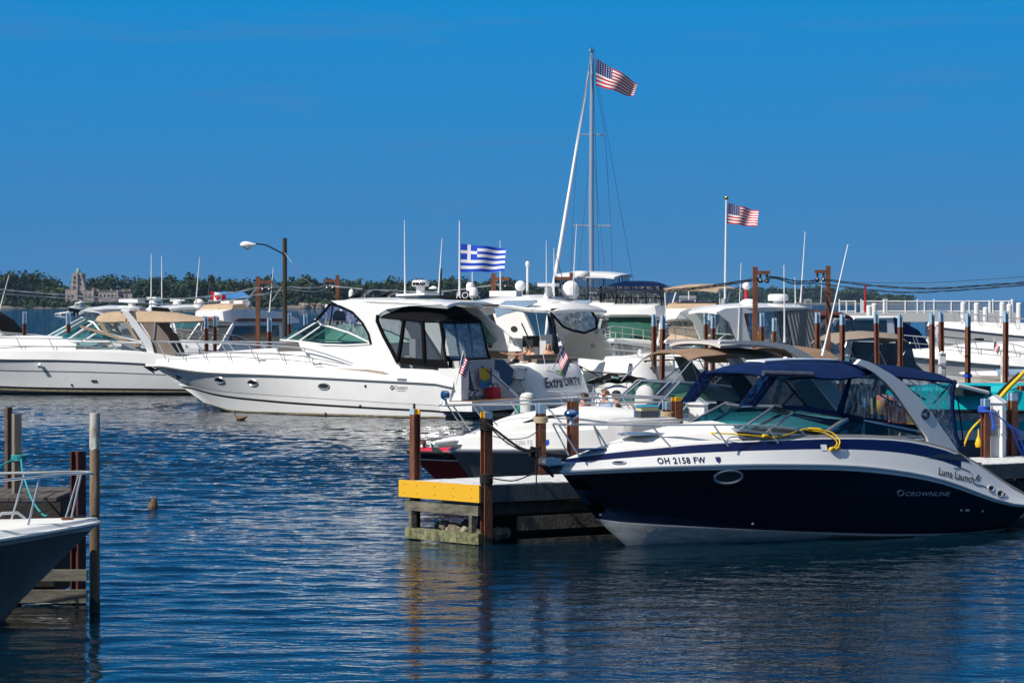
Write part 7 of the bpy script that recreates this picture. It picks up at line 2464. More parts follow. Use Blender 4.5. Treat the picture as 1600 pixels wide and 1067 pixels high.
RSTR = mat('red_brown_stripe', (.22, .045, .03), .4)
b = flyb('white flybridge boat with a red brown stripe and dark windows behind the lamp pole', (-11.3, 123), 232, 8.8, 3.2, 3.0, 3.7, 0, CTAN, stripe=RSTR, canvas=CTAN, encl=False, xf=6.2)
q = b.P(389, 476, 1.4)
MB().lathe([(.12, -.05), (.14, .05), (.12, .1), (.02, .12)], (0, 0, 0), 10, axis='x').tube([(0, 0, 0), (-.15, 0, -.2)], .03, 5).build('search_light', CHROME, b.root, loc=q)
b.antenna(b.P(421, 488, 1.2), b.P(427, 418, 1.2), .03)
mb = MB().tube([b.P(402, 450, 0), b.P(385, 468, .9)], .03, 5).tube([b.P(440, 448, 0), b.P(425, 470, .9)], .03, 5).tube([b.P(402, 450, 0), b.P(440, 448, 0)], .03, 5)
mb.build('bimini_frame', CHROME, b.root)

b = flyb('tall boat with a white hard bridge top and dark enclosure behind the dome yacht', (4.9, 133), 262, 12, 4.2, 3.2, 4.1, 5.65, hard=True, xf=7.6, bw=1.9, curtain=VINYLG)
q = b.P(905, 431, 0)
radome(b, q.x, .1, q.z - .05, .45, .28)
b.antenna(b.P(880, 440, 1), b.P(866, 388, 1), .02)

b = flyb('flybridge boat with dark blue bimini and green canvas window cover facing the camera', (7.9, 133), 257, 12.5, 4.3, 3.2, 3.95, 5.15, CNAVY, xf=8.6, bw=1.78, coverm=CGREEN)
b = flyb('flybridge boat with a tan bimini and tan canvas window cover facing the camera', (11.4, 128), 250, 11.5, 3.9, 3.0, 3.75, 4.95, CTAN, encl=False, xf=8.0, canvas=CTAN, coverm=CTAN)
q = b.P(1080, 492, .3)
MB().lathe([(.1, -.1), (.13, 0), (.1, .1), (.02, .12)], (0, 0, 0), 10, axis='x').tube([(0, 0, 0), (-.1, 0, -.25)], .03, 5).build('search_light', BLACK, b.root, loc=q)

b = Boat('motor_yacht', 'navy hulled hardtop cruiser with a grey pleated stern curtain between the rust poles', (12.2, 97.3), 205, 'moored hardtop yachts')
express(b, 9.6, 3.5, 1.25, 1.4, 1.75, ((0, 0), (.05, 1), (.80, 0), (.86, 2), (1, 2)), (mat('navy_hull_paint', (.006, .010, .035), .15, coat=.3), BOOT, WHITE), th=.35, tc=.42, sole=.8)
hy = 1.5
tq = lambda pts: [b.S(px, py, hy) for px, py in pts]
b.panel('house_side', tq([(1120, 488), (1134, 482), (1180, 479), (1268, 479), (1268, 484), (1190, 487), (1162, 490), (1168, 515), (1178, 552), (1150, 552), (1152, 532), (1140, 504)]), hy, WHITE, .1)
b.panel('front_curtain', tq([(1098, 520), (1121, 489), (1140, 504), (1152, 532)]), hy - .02, VINYLG, .01)
b.panel('side_curtain', tq([(1166, 490), (1228, 485), (1243, 552), (1178, 552)]), hy - .02, VINYLG, .01)
mb = MB()
rings = []
for i in range(17):
    t = i / 16
    rings.append([Vector((*(lambda q: (q[0], hy + .02 + .03 * (i % 2), q[1]))(b.S(1228 + 40 * t, 485 - 2 * t, hy)),)), Vector((*(lambda q: (q[0], hy + .05 + .03 * (i % 2), q[1]))(b.S(1240 + 50 * t, 550, hy)),))])
mb.loft(rings, smooth=False).build('stern_curtain', CGREY, b.root)
xa = b.S(1270, 480, hy)[0]
MB().loft([[Vector((xa - .03 * (i % 2), -hy + 2 * hy * i / 20, b.S(1268, 484, hy)[1])), Vector((xa - .5 - .03 * (i % 2), -hy + 2 * hy * i / 20, 1.95))] for i in range(21)], smooth=False).build('stern_curtain', CGREY, b.root)
hardtop(b, xa, b.S(1140, 482, hy)[0], hy + .1, b.S(1200, 480, hy)[1], WHITE, .1)
ushield(b, b.S(1078, 535, 0)[0], b.S(1165, 540, hy)[0], 2.05, 1.45, .75, 1.2, GREENG, PLAST, (1, 2, 3), .03)
std_rail(b, .48, .6, 7)
q = b.P(1216, 468, 0)
d = radome(b, q.x, 0, q.z - .05, .42, .26)
q = b.P(1170, 474, .3)
MB().lathe([(.34, 0), (.34, .06), (.2, .16), (.02, .18)], q, 14).build('radar_dome', PLAST, b.root)
b.antenna(b.P(1153, 545, 1.5), b.P(1158, 411, 1.5), .03)
b.antenna(b.P(1243, 474, -.5), b.P(1242, 433, -.5), .03)
b.antenna(b.P(1251, 473, -1), b.P(1258, 362, -1), .035)
b.antenna(b.P(1283, 474, -1.2), b.P(1284, 437, -1.2), .025)
b.antenna(b.P(1226, 535, 1.7), b.P(1225, 414, 1.7), .04)
q = b.P(1211, 530, 2.05)
o = MB().lathe([(.12, -.17), (.16, .17), (.17, .18), (.15, .18)], (0, 0, 0), 14).build('bucket', PLAST, loc=(Matrix.Translation(b.loc) @ Matrix.Rotation(b.rz, 4, 'Z')) @ q)
tag(o, 'white plastic bucket on the side deck below the hardtop', 'bucket')

# ---------------------------------------------------------------- right hand boats
def canopy_boat(label, loc, deg, L, B, hm, rows, top, cx0, cx1, cm, curtain=None, gm=TEAL, group='moored canopy boats', th=.25, zb=1.5, ws=True):
    b = Boat('motorboat', label, loc, deg, group)
    express(b, L, B, 1.0, 1.15, zb, rows, hm, th=th, tc=.5, sole=.4)
    hw = B * .44
    b.canopy('bimini', [(cx1, hw * .9, top - .45, top - .3), (cx1 - .4, hw, top - .3, top - .08), ((cx0 + cx1) / 2, hw, top - .22, top), (cx0 + .4, hw, top - .3, top - .08), (cx0, hw * .92, top - .5, top - .36)], cm, .05, n=13, crown=2.6)
    mb = MB()
    for sg in (1, -1):
        for xa, xb in ((cx0 + .1, cx0 + .9), (cx1 - .1, cx1 - 1.0), ((cx0 + cx1) / 2, cx0 + .9)):
            mb.tube([(xa, sg * hw * .95, top - .42), (xb, sg * hw * 1.0, 1.4)], .025, 6)
    mb.build('bimini_frame', ALU, b.root)
    if curtain:
        xm = cx0 + (cx1 - cx0) * (.45 if curtain is MESHV else 1.0)
        b.panel('side_curtain', [(cx0 + .1, top - .45), (xm - .1, top - .42), (xm + (.1 if xm < cx1 else .9), 1.55), (cx0 - .2, 1.45)], hw * .98, curtain, .01)
    if ws:
        ushield(b, cx1 + 1.7, cx0 + .8, 1.45, hw, .75, 1.0, gm, ALU, (1, 2, 3), .03)
    MB().box((cx0 + .8, 0, .85), (.7, hw * 1.5, .9)).build('seat', CLGREY, b.root)
    std_rail(b, .55, .5, 5, mid=False)
    return b


canopy_boat('dark hulled runabout under a taupe canopy behind the brown posts', (15.2, 89.5), 197, 8.2, 2.9, (BOOT, BLACK), ((0, 0), (.6, 0), (1, 1)), 3.0, 1.0, 4.0, CTAUPE, MESHV)
canopy_boat('cruiser with a maroon canvas top and clear curtains before the railed jetty', (18.2, 121), 212, 10, 3.4, WM, WR, 3.65, 2.5, 5.6, CMAROON, VINYLG)
b = flyb('low cabin boat with dark windows and navy hull below the railed jetty', (20.4, 124), 205, 10, 3.5, 3.25, 3.3, 0, CNAVY, encl=False, hull=(mat('navy_hull_paint', (0, 0, 0)), BOOT, WHITE), xf=6.2, group='cabin boats')
b.panel('aft_canvas', [(1.9, 3.3), (1.8, 1.9), (-.2, 1.5), (-.2, 1.9), (.4, 2.6)], 1.38, CNAVY, .03)

b = Boat('motor_yacht', 'long white hull with dark side slots at the far right edge', (39.5, 140), 182, 'white hulls at the right edge')
express(b, 15.6, 4.2, 1.7, 2.0, 2.65, ((0, 0), (.06, 1), (.52, 0), (.56, 2), (.72, 0), (.76, 2), (.96, 0), (1, 2)), WM, th=.45, tc=.35, sole=1, band=.3)
std_rail(b, .45, .7, 8)
MB().box((13.0, 2.02, 1.9), (.5, .1, .15)).build('vent', BLACK, b.root)
b = Boat('motor_yacht', 'white cruiser bow with blue shaded stripes above the concrete dock', (27.0, 99.5), 186, 'white hulls at the right edge')
express(b, 11.2, 3.6, 1.25, 1.45, 1.85, WR, WM, th=.6, tc=.4, sole=.7, band=.3)
b.panel('side_stripe', [(5.0, 2.1), (4.4, 2.1), (3.7, 1.5), (4.3, 1.5)], 1.72, CSTEEL, .02)
ushield(b, 5.8, 2.5, 2.5, 1.4, .9, 1.4, BLUEG)
std_rail(b, .5, .6, 7)
mb = MB()
b = Boat('motor_yacht', 'white hull with black canvas aft cover at the far left edge', (-24.0, 122), 176, 'white hulls at the left edge')
express(b, 11, 3.7, 1.4, 1.6, 2.0, WR, WM, th=.45, tc=.5, sole=.8)
b.panel('house_side', [(0.2, 1.75), (.8, 1.95), (2.2, 3.3), (3.2, 3.4), (4.8, 2.0), (4.8, 1.75)], 1.6, WHITE, .1)
b.canopy('canvas_cover', [(-.1, 1.4, 1.6, 1.7), (.5, 1.55, 1.9, 2.2), (1.4, 1.6, 2.7, 3.2), (2.2, 1.62, 3.2, 3.65), (3.4, 1.6, 3.35, 3.75)], CBLACK, .06, n=11, crown=3)
b.antenna(b.P(-1, 485, 1.6), b.P(14, 430, 1.6), .03)
std_rail(b, .5, .6, 6)

# kayak on the concrete dock
p = at(1578, 582, 92.5)
t = thing('kayak', 'slim white kayak with a blue cover lying on the concrete dock', 'kayak', (p.x, 92.5, 1.02), R(8))
rings = []
for i in range(15):
    x = -2.0 + 4 * i / 14
    w = max(.01, .33 * (1 - abs(x / 2) ** 2.2))
    rings.append([Vector((x, w * math.cos(a), .22 + .2 * math.sin(a) * (w / .33) ** .5 + .10 * abs(x / 2) ** 3)) for a in [k * math.pi / 5 for k in range(10)]])
MB().loft(rings, closed=True, caps=True).build('hull', PLAST, t)
MB().loft([[Vector((x, w * math.cos(a), .25 + .22 * math.sin(a))) for a in [k * math.pi / 6 for k in range(7)]] for x, w in ((-.6, .32), (0, .36), (.8, .35), (1.5, .22))]).build('spray_cover', CSTEEL, t)

# small powerboat under way
p = gnd(124, 491)
b = Boat('motorboat', 'small dark hulled powerboat under way far out with white spray', (p.x + 2, p.y + 5), 236)
express(b, 9, 3.0, 1.3, 1.5, 2.1, ((0, 0), (.9, 0), (1, 1)), (mat('navy_hull_paint', (0, 0, 0)), WHITE), th=.5, tc=.5)
b.panel('cabin_side', [(2.5, 2), (2.8, 3.2), (4.6, 3.2), (5.8, 2.2)], 1.2, WHITE, .1)
hardtop(b, 2.4, 4.8, 1.4, 3.6, WHITE)
MB().lathe([(.15, 3.8), (.5, 3.95), (.5, 4.2), (.05, 4.3)], (3.4, 0, 0), 12).build('radar_dome', PLAST, b.root)
mb = MB()
rg = random.Random(2)
for _ in range(160):
    d = rg.random()
    c = Vector((p.x - 1.5 - 5 * d + rg.uniform(-1, 1), p.y - 2 + 6 * rg.random(), .1 + rg.random() * .9 * (1 - d)))
    mb.ball(c, rg.uniform(.12, .35), n=5)
o = mb.build('spray', WHT)
kind(o, 'stuff')
o['label'] = 'white spray beside the small powerboat'

# ---------------------------------------------------------------- sailboat with the tall mast
def sailboat():
    Y = 138
    m = at(924.5, 470, Y)
    dg = 233
    hd = Vector((math.cos(R(dg)), math.sin(R(dg)), 0))
    c = Vector((m.x, Y, 0)) - hd * 5.6
    b = Boat('sailboat', 'sailboat with a tall aluminium mast carrying the highest flag', c, dg)
    express(b, 10.5, 3.2, 1.0, 1.1, 1.35, WR, WM, th=.45, tc=.35, sole=.5, bow=.86)
    zt = H + (HZ - 80) * Y / FPX
    mx = 5.6
    mb = MB().tube([(mx, 0, 1.0), (mx + .05, 0, zt * .55), (mx - .05, 0, zt)], [.16, .15, .105], 10)
    mb.box((mx, 0, zt + .04), (.4, .12, .1))
    o = mb.build('mast', MASTM, b.root)
    MB().tube([(mx, 0, zt), (mx, 0, zt + .2)], .012, 5).tube([(mx + .2, .1, zt + .18), (mx - .4, -.2, zt + .22)], .012, 5).build('wind_vane', BLACK, o)
    for py, hw in ((211, .78), (353, 1.1)):
        z = H + (HZ - py) * Y / FPX
        ang = R(180 - dg + 8)
        d = Vector((math.cos(ang), math.sin(ang), 0))
        MB().tube([Vector((mx, 0, z)) - d * hw, Vector((mx, 0, z)), Vector((mx, 0, z)) + d * hw], .04, 6).build('spreader', MASTM, o)
    st = b.P(930, 88, 0)
    mb = MB().tube([(mx + .1, 0, zt - .2), (10.2, 0, 1.4)], .02, 5)
    mb.build('forestay', CHROME, b.root)
    A, D = Vector((mx + .25, 0, zt - 1.2)), Vector((10.05, 0, 2.2))
    MB().tube([A, A.lerp(D, .1), A.lerp(D, .7), A.lerp(D, .95), D], [.04, .07, .115, .12, .05], 8).build('furled_sail', mat('sail_cloth', (.72, .73, .75), .8), b.root)
    mb = MB()
    mb.tube([(mx - .1, 0, zt - .1), (0.1, 0, 1.2)], .012, 4)
    ang = R(180 - dg + 8)
    d = Vector((math.cos(ang), math.sin(ang), 0))
    z1, z2 = H + (HZ - 211) * Y / FPX, H + (HZ - 353) * Y / FPX
    for s in (1, -1):
        mb.tube([(mx, 0, zt - .4), Vector((mx, 0, z1)) + d * .78 * s, Vector((mx, 0, z2)) + d * 1.1 * s, Vector((mx, 0, 1.2)) + d * 1.4 * s], .012, 4)
        mb.tube([(mx, 0, z1), Vector((mx, 0, 1.2)) + d * 1.2 * s], .010, 4)
    mb.tube([(mx - .2, 0, zt - 1.5), (mx - .6, .25, 1.2)], .01, 4)
    mb.build('rigging', mat('wire_rope', (.10, .11, .13), .4, metal=.5), b.root)
    MB().tube([(mx - .15, 0, 2.3), (1.2, 0, 2.4)], .09, 8).build('boom', MASTM, b.root)
    return b


sailboat()


# ================================================================== flags
def flag(name, label, Y, TL, BL, TR, BR, fn, nx=40, ny=26, wave=.10, waves=1.6, fold=0.0, mats=None, pole=None):
    """cloth with its four corners seen at photo pixels, rippling in depth"""
    A = at(*TL, Y)
    q = [at(*c, Y) - A for c in (TL, BL, TR, BR)]
    mb = MB()
    rows = []
    for j in range(ny + 1):
        v = j / ny
        row = []
        for i in range(nx + 1):
            t = i / nx
            a = q[0].lerp(q[2], t)
            c = q[1].lerp(q[3], t)
            pp = a.lerp(c, v)
            ph = t * waves * 2 * math.pi + v * 1.3
            pp.y += wave * t ** .6 * math.sin(ph) + fold * t * (v - .5)
            pp.z += wave * .22 * t * math.sin(ph * 1.3 + 1.0)
            row.append(pp)
        rows.append(row)
    mb.loft(rows, m=lambda j, i: fn((i + .5) / nx, (j + .5) / ny, i, j))
    o = mb.build('cloth' if pole else name, mats, recalc=False)
    if pole:
        t = thing(name, label, 'flag', A)
        o.parent = t
        p0, p1, r, pm = pole
        MB().tube([at(*p0, Y) - A, at(*p1, Y) - A], r, 6).build('staff', pm, t)
        return t
    o.location = A
    return tag(o, label, 'flag')


def us(t, v, i, j):
    if t < .4 and v < 7 / 13:
        return 0 if ((i % 3 == 1 and j % 3 == 1) or (i % 3 == 2 and j % 6 == 4 and 0)) else 2
    return 1 if int(v * 13) % 2 == 0 else 0


USM = [WHT, FRED, FBLUE]
flag('flag', 'striped flag with starred navy corner flying highest on the sailboat mast', 137.5, (931, 91), (931.5, 134), (996, 131), (990, 151), us, 52, 39, .22, 1.3, fold=.5, mats=USM)
flag('flag', 'striped flag with starred navy corner on the white pole right of the mast', 112, (1137, 317), (1136, 349), (1185, 330), (1183, 355), us, 52, 39, .12, 1.6, mats=USM)
flag('ensign', 'small striped ensign on the stern of the big white cruiser', 83.2, (722, 553), (716, 582), (735, 566), (728, 590), us, 26, 26, .06, 1.2, mats=USM, pole=((724, 548), (712, 602), .014, PLAST))
flag('ensign', 'small striped ensign drooping over the lettered white stern', 87.6, (880, 540), (872, 563), (891, 566), (882, 592), us, 26, 26, .08, 1.1, mats=USM, pole=((882, 532), (864, 577), .016, CHROME))
flag('ensign', 'little striped ensign at the stern of the hardtop yacht left of the lamp pole', 119, (316, 505), (313, 521), (322, 514), (318, 531), us, 26, 26, .06, 1.0, mats=USM, pole=((317, 503), (310, 535), .018, PLAST))
flag('ensign', 'little striped ensign over the white cruiser bow at the right edge', 93.5, (1553.5, 531), (1551, 547), (1563, 543), (1560, 553), us, 26, 26, .05, 1.0, mats=USM, pole=((1554, 527), (1551, 556), .014, PLAST))


def greek(t, v, i, j):
    k = int(v * 9)
    if t < .37 and v < 5 / 9:
        return 0 if (.145 < t < .225 or 2 / 9 <= v < 3 / 9) else 1
    return 1 if k % 2 == 0 else 0


flag('flag', 'blue and white striped flag with a white cross above the hardtop cruiser', 89.6, (720, 381), (719.5, 425), (790.5, 388), (788, 424.5), greek, 54, 36, .10, 1.5, mats=[WHT, GBLUE])

LEAFP = [(0, .46), (.08, .30), (.17, .35), (.13, .05), (.27, .2), (.30, .12), (.46, .14), (.40, -.02), (.46, -.07), (.2, -.28), (.24, -.36), (.03, -.33), (.03, -.5)]
LEAFP = LEAFP + [(-x, y) for x, y in LEAFP[::-1]]


def inpoly(x, y, P):
    c = False
    for i in range(len(P)):
        (x1, y1), (x2, y2) = P[i], P[i - 1]
        if (y1 > y) != (y2 > y) and x < (x2 - x1) * (y - y1) / (y2 - y1) + x1:
            c = not c
    return c


def canada(t, v, i, j):
    if t < .25 or t > .75:
        return 1
    return 1 if inpoly((t - .5) * 2.1, (.5 - v) * 1.15, LEAFP) else 0


flag('flag', 'red and white maple leaf flag before the blue roofed building', 122, (329, 454.5), (328, 468.5), (353.5, 461), (350.5, 473), canada, 40, 30, .10, 1.2, fold=.2, mats=[WHT, FRED], pole=((328, 439), (322, 492), .03, mat('dark_staff', (.06, .06, .06))))

p = at(1131.5, 470, 112)
t = thing('flagpole', 'tall white flagpole right of the mast with a gold ball', 'flagpole', (p.x, 112, 1.0))
zt = at(1135, 311, 112).z - 1
dx = at(1135, 311, 112).x - p.x
MB().tube([(0, 0, 0), (dx, 0, zt)], [.075, .04], 8).build('pole', PLAST, t)
MB().ball((dx, 0, zt + .05), .10, n=10).build('ball_finial', mat('gold', (.6, .42, .12), .3, metal=1), t)
MB().lathe([(.2, 0), (.2, 2.4), (.12, 3.2)], (0, 0, 0), 10).build('socket', PLASTG, t)

# ---------------------------------------------------------------- loose things between the boats
p = at(824, 660, 68)
t = thing('wrapped_pile', 'white plastic wrapped pile with rope tied round it before the lettered stern', 'pile', (p.x, 68, -.5))
zt = at(824, 613, 68).z + .5
MB().lathe([(.18, 0), (.19, zt * .6), (.21, zt * .82), (.22, zt * .93), (.17, zt * .98), (.05, zt)], n=14).build('sleeve', mat('wrinkled_plastic', (.68, .68, .66), .5, var=.15, vscale=6, bump=.6, bscale=12), t)
mb = MB()
for z in (.66, .70, .93):
    mb.tube([(.215 * math.cos(a), .215 * math.sin(a), zt * z + .015 * math.sin(2 * a)) for a in [i * 2 * math.pi / 14 for i in range(15)]], .014, 5)
mb.build('lashing', ROPEW, t)
# rolled dark awning on the dome yacht's platform
DM = Matrix.Translation(DY.loc) @ Matrix.Rotation(DY.rz, 4, 'Z')
p = at(965, 603, 75)
t = thing('tender', 'inflatable tender with black white and teal cover behind the seated people', 'tender', (p.x, 75, 0), R(8))
rg = random.Random(5)
mb = MB()
rings = []
for i in range(25):
    x = -.98 + 1.96 * i / 24
    r = .2 * (1 - abs(x) ** 6) + .03
    zc = 1.62 + .08 * math.cos(x * 2.2) + .02 * math.sin(i * .9)
    rings.append([Vector((x, r * math.cos(a) * (1 + .12 * math.sin(3 * a + i * .5)), zc + r * .6 * math.sin(a) * (1 + .15 * math.sin(2 * a + i * .4)))) for a in [k * math.pi / 6 for k in range(12)]])
mb.loft(rings, m=lambda i, k: (0 if (k + i // 3) % 4 else (1 if i % 5 else 2)), closed=True, caps=True)
mb.build('rolled_cover', [CBLACK, CGREY, mat('teal_cloth', (.01, .25, .22), .7)], t)
mb = MB()
for s in (1, -1):
    mb.tube(smooth_path([(-1.5, .55 * s, .35), (.6, .55 * s, .35), (1.3, .3 * s, .45), (1.55, 0, .5)], 4), .2, 10)
mb.box((0, 0, .3), (2.4, .9, .1))
mb.build('tube', CLGREY, t)
MB().tube([(-.8, .3, .4), (-.75, 0, 1.65), (-.8, -.3, .4)], .03, 6).tube([(.7, .3, .4), (.7, 0, 1.65), (.7, -.3, .4)], .03, 6).build('cover_frame', CHROME, t)
MB().lathe([(.42, .45), (.46, .9), (.3, 1.35), (.05, 1.5)], (0, 0, 0), 14, sx=1.7, sy=.7).build('console', PLAST, t)
p = at(805, 652, 80)
o = MB().lathe([(.02, -.42), (.13, -.32), (.17, 0), (.13, .32), (.02, .42)], n=14).build('fender', mat('grey_fender', (.26, .30, .33), .5), loc=p)
o.rotation_euler = (0, R(35), 0)
tag(o, 'grey fender hanging between the two white sterns', 'fender')
p = at(817, 643, 79)
t = thing('fender_cover', 'teal cloth cover hanging beside the white wrapped pile', 'fender', p)
MB().loft([[Vector((x * k, .06 * math.sin(x * 9), z)) for x in (-.3, -.15, 0, .15, .3)] for z, k in ((.25, .5), (0, .9), (-.3, 1.1))]).build('cover', mat('teal_cloth', (0, 0, 0)), t)


def line(label, pts, r, m):
    A = at(*pts[0])
    o = MB().tube(smooth_path([at(*q) - A for q in pts], 5), r, 5).build('mooring_line', m, loc=A)
    tag(o, label, 'rope', 'mooring lines between the boats')


line('dark line from the lettered stern down to the white wrapped pile', [(797, 586, 87), (812, 598, 80), (822, 621, 68.3)], .022, ROPEB)
line('thin line slanting between the two white sterns', [(903, 570, 88.5), (925, 582, 89), (947, 596, 90.5)], .02, ROPEB)
line('dark line from the big white cruiser stern corner', [(752, 572, 85.5), (775, 590, 86), (795, 607, 86.6)], .02, ROPEB)
line('thin line from the pale bow at the right to the blue banded post', [(1500, 552, 93), (1513, 562, 88), (1516, 575, 84.3)], .016, ROPEW)
for px, py, Y, lab in ((1182, 530, 93.5, 'yellow fender hanging on the hardtop cruiser beside the rust pole'), (1000, 560, 96.5, 'white fender at the foot of the rust posts')):
    p = at(px, py, Y)
    o = MB().lathe([(.02, -.34), (.10, -.28), (.13, -.1), (.13, .12), (.10, .28), (.03, .36)], n=12).build('fender', YELLOW if 'yellow' in lab else PLAST, loc=p)
    tag(o, lab, 'fender')


# ================================================================== people
def person(label, loc, face, J, shirt=None, pants=None, hair=HAIRD, hairlen=0.0, cap=None, hands='curl', rad=1.0):
    """one continuous skinned body from a posed skeleton; face = heading in degrees (local +x looks ahead)"""
    D = dict(pel=(0, 0, 0), waist=(-.02, 0, .17), chest=(-.02, 0, .40), neck=(0, 0, .54), hb=(.015, 0, .60), head=(.02, 0, .69), crown=(0, 0, .775), nose=(.125, 0, .665), chin=(.075, 0, .605),
             shl=(-.01, .17, .47), shr=(-.01, -.17, .47), ell=(.02, .24, .22), elr=(.02, -.24, .22), wrl=(.20, .20, .08), wrr=(.20, -.20, .08), hal=(.28, .18, .08), har=(.28, -.18, .08),
             hil=(.04, .09, -.02), hir=(.04, -.09, -.02), knl=(.44, .12, .02), knr=(.44, -.12, .02), anl=(.46, .12, -.40), anr=(.46, -.12, -.40), tol=(.62, .13, -.44), tor=(.62, -.13, -.44))
    D.update(J)
    RD = dict(pel=.135, waist=.125, chest=.135, neck=.058, hb=.062, head=.088, crown=.062, nose=.016, chin=.038, shl=.062, shr=.062, ell=.042, elr=.042, wrl=.029, wrr=.029, hal=.028, har=.028, hil=.09, hir=.09, knl=.062, knr=.062, anl=.04, anr=.04, tol=.03, tor=.03)
    E = [('pel', 'waist'), ('waist', 'chest'), ('chest', 'neck'), ('neck', 'hb'), ('hb', 'head'), ('head', 'crown'), ('head', 'nose'), ('hb', 'chin'), ('chest', 'shl'), ('chest', 'shr'), ('shl', 'ell'), ('shr', 'elr'), ('ell', 'wrl'), ('elr', 'wrr'), ('wrl', 'hal'), ('wrr', 'har'),
         ('pel', 'hil'), ('pel', 'hir'), ('hil', 'knl'), ('hir', 'knr'), ('knl', 'anl'), ('knr', 'anr'), ('anl', 'tol'), ('anr', 'tor')]
    for s in 'lr':
        w, h = Vector(D['wr' + s]), Vector(D['ha' + s])
        d = (h - w).normalized()
        side = d.cross(Vector((0, 0, 1)))
        side = side.normalized() if side.length > .1 else Vector((0, 1, 0))
        nrm = side.cross(d)
        for k, (o_, ln) in enumerate(((-.027, .072), (-.009, .082), (.009, .078), (.027, .06))):
            D[f'f{s}{k}'] = tuple(h + side * o_ + d * ln * .5)
            D[f'g{s}{k}'] = tuple(h + side * o_ * 1.15 + d * ln * .85 - nrm * .028)
            RD[f'f{s}{k}'], RD[f'g{s}{k}'] = .0095, .008
            E += [('ha' + s, f'f{s}{k}'), (f'f{s}{k}', f'g{s}{k}')]
        sgn = 1 if s == 'l' else -1
        D['t' + s] = tuple(w.lerp(h, .55) - side * .05 * sgn)
        D['u' + s] = tuple(w.lerp(h, 1.0) - side * .062 * sgn)
        RD['t' + s], RD['u' + s] = .011, .009
        E += [('wr' + s, 't' + s), ('t' + s, 'u' + s)]
    keys = list(D)
    me = bpy.data.meshes.new('person')
    me.from_pydata([D[k] for k in keys], [(keys.index(a), keys.index(c)) for a, c in E], [])
    o = bpy.data.objects.new('person', me)
    C.objects.link(o)
    md = o.modifiers.new('skin', 'SKIN')
    md.use_smooth_shade = True
    for k, v in zip(keys, me.skin_vertices[0].data):
        r = RD[k] * rad
        v.radius = (r * (.8 if k in ('chest', 'waist') else 1), r * (1.25 if k in ('chest',) else 1)) if k in ('chest', 'waist') else (r, r)
        v.use_root = k == 'pel'
    sb = o.modifiers.new('sub', 'SUBSURF')
    sb.levels = sb.render_levels = 1
    dg = bpy.context.evaluated_depsgraph_get()
    dg.update()
    m2 = bpy.data.meshes.new_from_object(o.evaluated_get(dg))
    o.modifiers.clear()
    o.data = m2
    m2.materials.clear()
    for m in (SKIN, shirt or SKIN, pants or BLKC, HAIRD):
        m2.materials.append(m)
    segs = []
    for a, c in E:
        mm = 0
        if (a in ('pel', 'waist', 'chest') and c in ('waist', 'chest', 'shl', 'shr')) or a in ('shl', 'shr'):
            mm = 1
        if c in ('hil', 'hir', 'knl', 'knr'):
            mm = 2
        segs.append((Vector(D[a]), Vector(D[c]), mm))
    hd = Vector(D['head'])
    for f in m2.polygons:
        c = f.center
        best, bm_ = 9, 0
        for A, Bq, mm in segs:
            ab = Bq - A
            t = max(0, min(1, (c - A).dot(ab) / max(1e-9, ab.length_squared)))
            d = (c - A - ab * t).length
            if d < best:
                best, bm_ = d, mm
        f.material_index = bm_
        rel_ = c - hd
        if rel_.x > .06 and .02 < abs(rel_.y) < .055 and -.005 < rel_.z < .025:
            f.material_index = 3
        f.use_smooth = True
    bpy.data.meshes.remove(me)
    o.location = loc
    o.rotation_euler = (0, 0, R(face))
    tag(o, label, 'person')
    if hair:
        mb = MB()
        rings = []
        for i in range(7):
            a = math.pi / 2 * i / 6
            rings.append([Vector((hd.x - .012 + .105 * math.cos(a) * math.cos(k * math.pi / 6) * (.92 if math.cos(k * math.pi / 6) > .3 else 1.05), hd.y + .098 * math.cos(a) * math.sin(k * math.pi / 6), hd.z + .015 + .092 * math.sin(a) + (.028 if math.cos(k * math.pi / 6) > .5 and i == 0 else 0))) for k in range(12)])
        mb.loft(rings, closed=True, caps=True)
        if hairlen:
            rings = []
            for i in range(6):
                t = i / 5
                rings.append([Vector((hd.x - .03 + (.075 + .03 * t) * math.cos(a) - .02 * t, hd.y + (.10 + .02 * t) * math.sin(a), hd.z + .05 - hairlen * t)) for a in [R(70) + R(220) * k / 10 for k in range(11)]])
            mb.loft(rings)
        mb.build('hair' if not cap else 'hair', hair, o)
    for s in (1, -1):
        MB().ball((hd.x - .005, hd.y + s * .088, hd.z - .02), .026, n=8, sc=(.7, .4, 1)).build('ear', SKIN, o)
    if cap:
        mb = MB().lathe([(.108, 0), (.11, .03), (.095, .075), (.05, .105), (.005, .11)], (hd.x - .005, hd.y, hd.z + .02), 14)
        mb.prism([(hd.x + .08, -.07, hd.z + .03), (hd.x + .08, .07, hd.z + .03), (hd.x + .19, .05, hd.z + .02), (hd.x + .19, -.05, hd.z + .02)], [(hd.x + .08, -.07, hd.z + .042), (hd.x + .08, .07, hd.z + .042), (hd.x + .19, .05, hd.z + .03), (hd.x + .19, -.05, hd.z + .03)])
        mb.build('cap', cap, o)
    return o


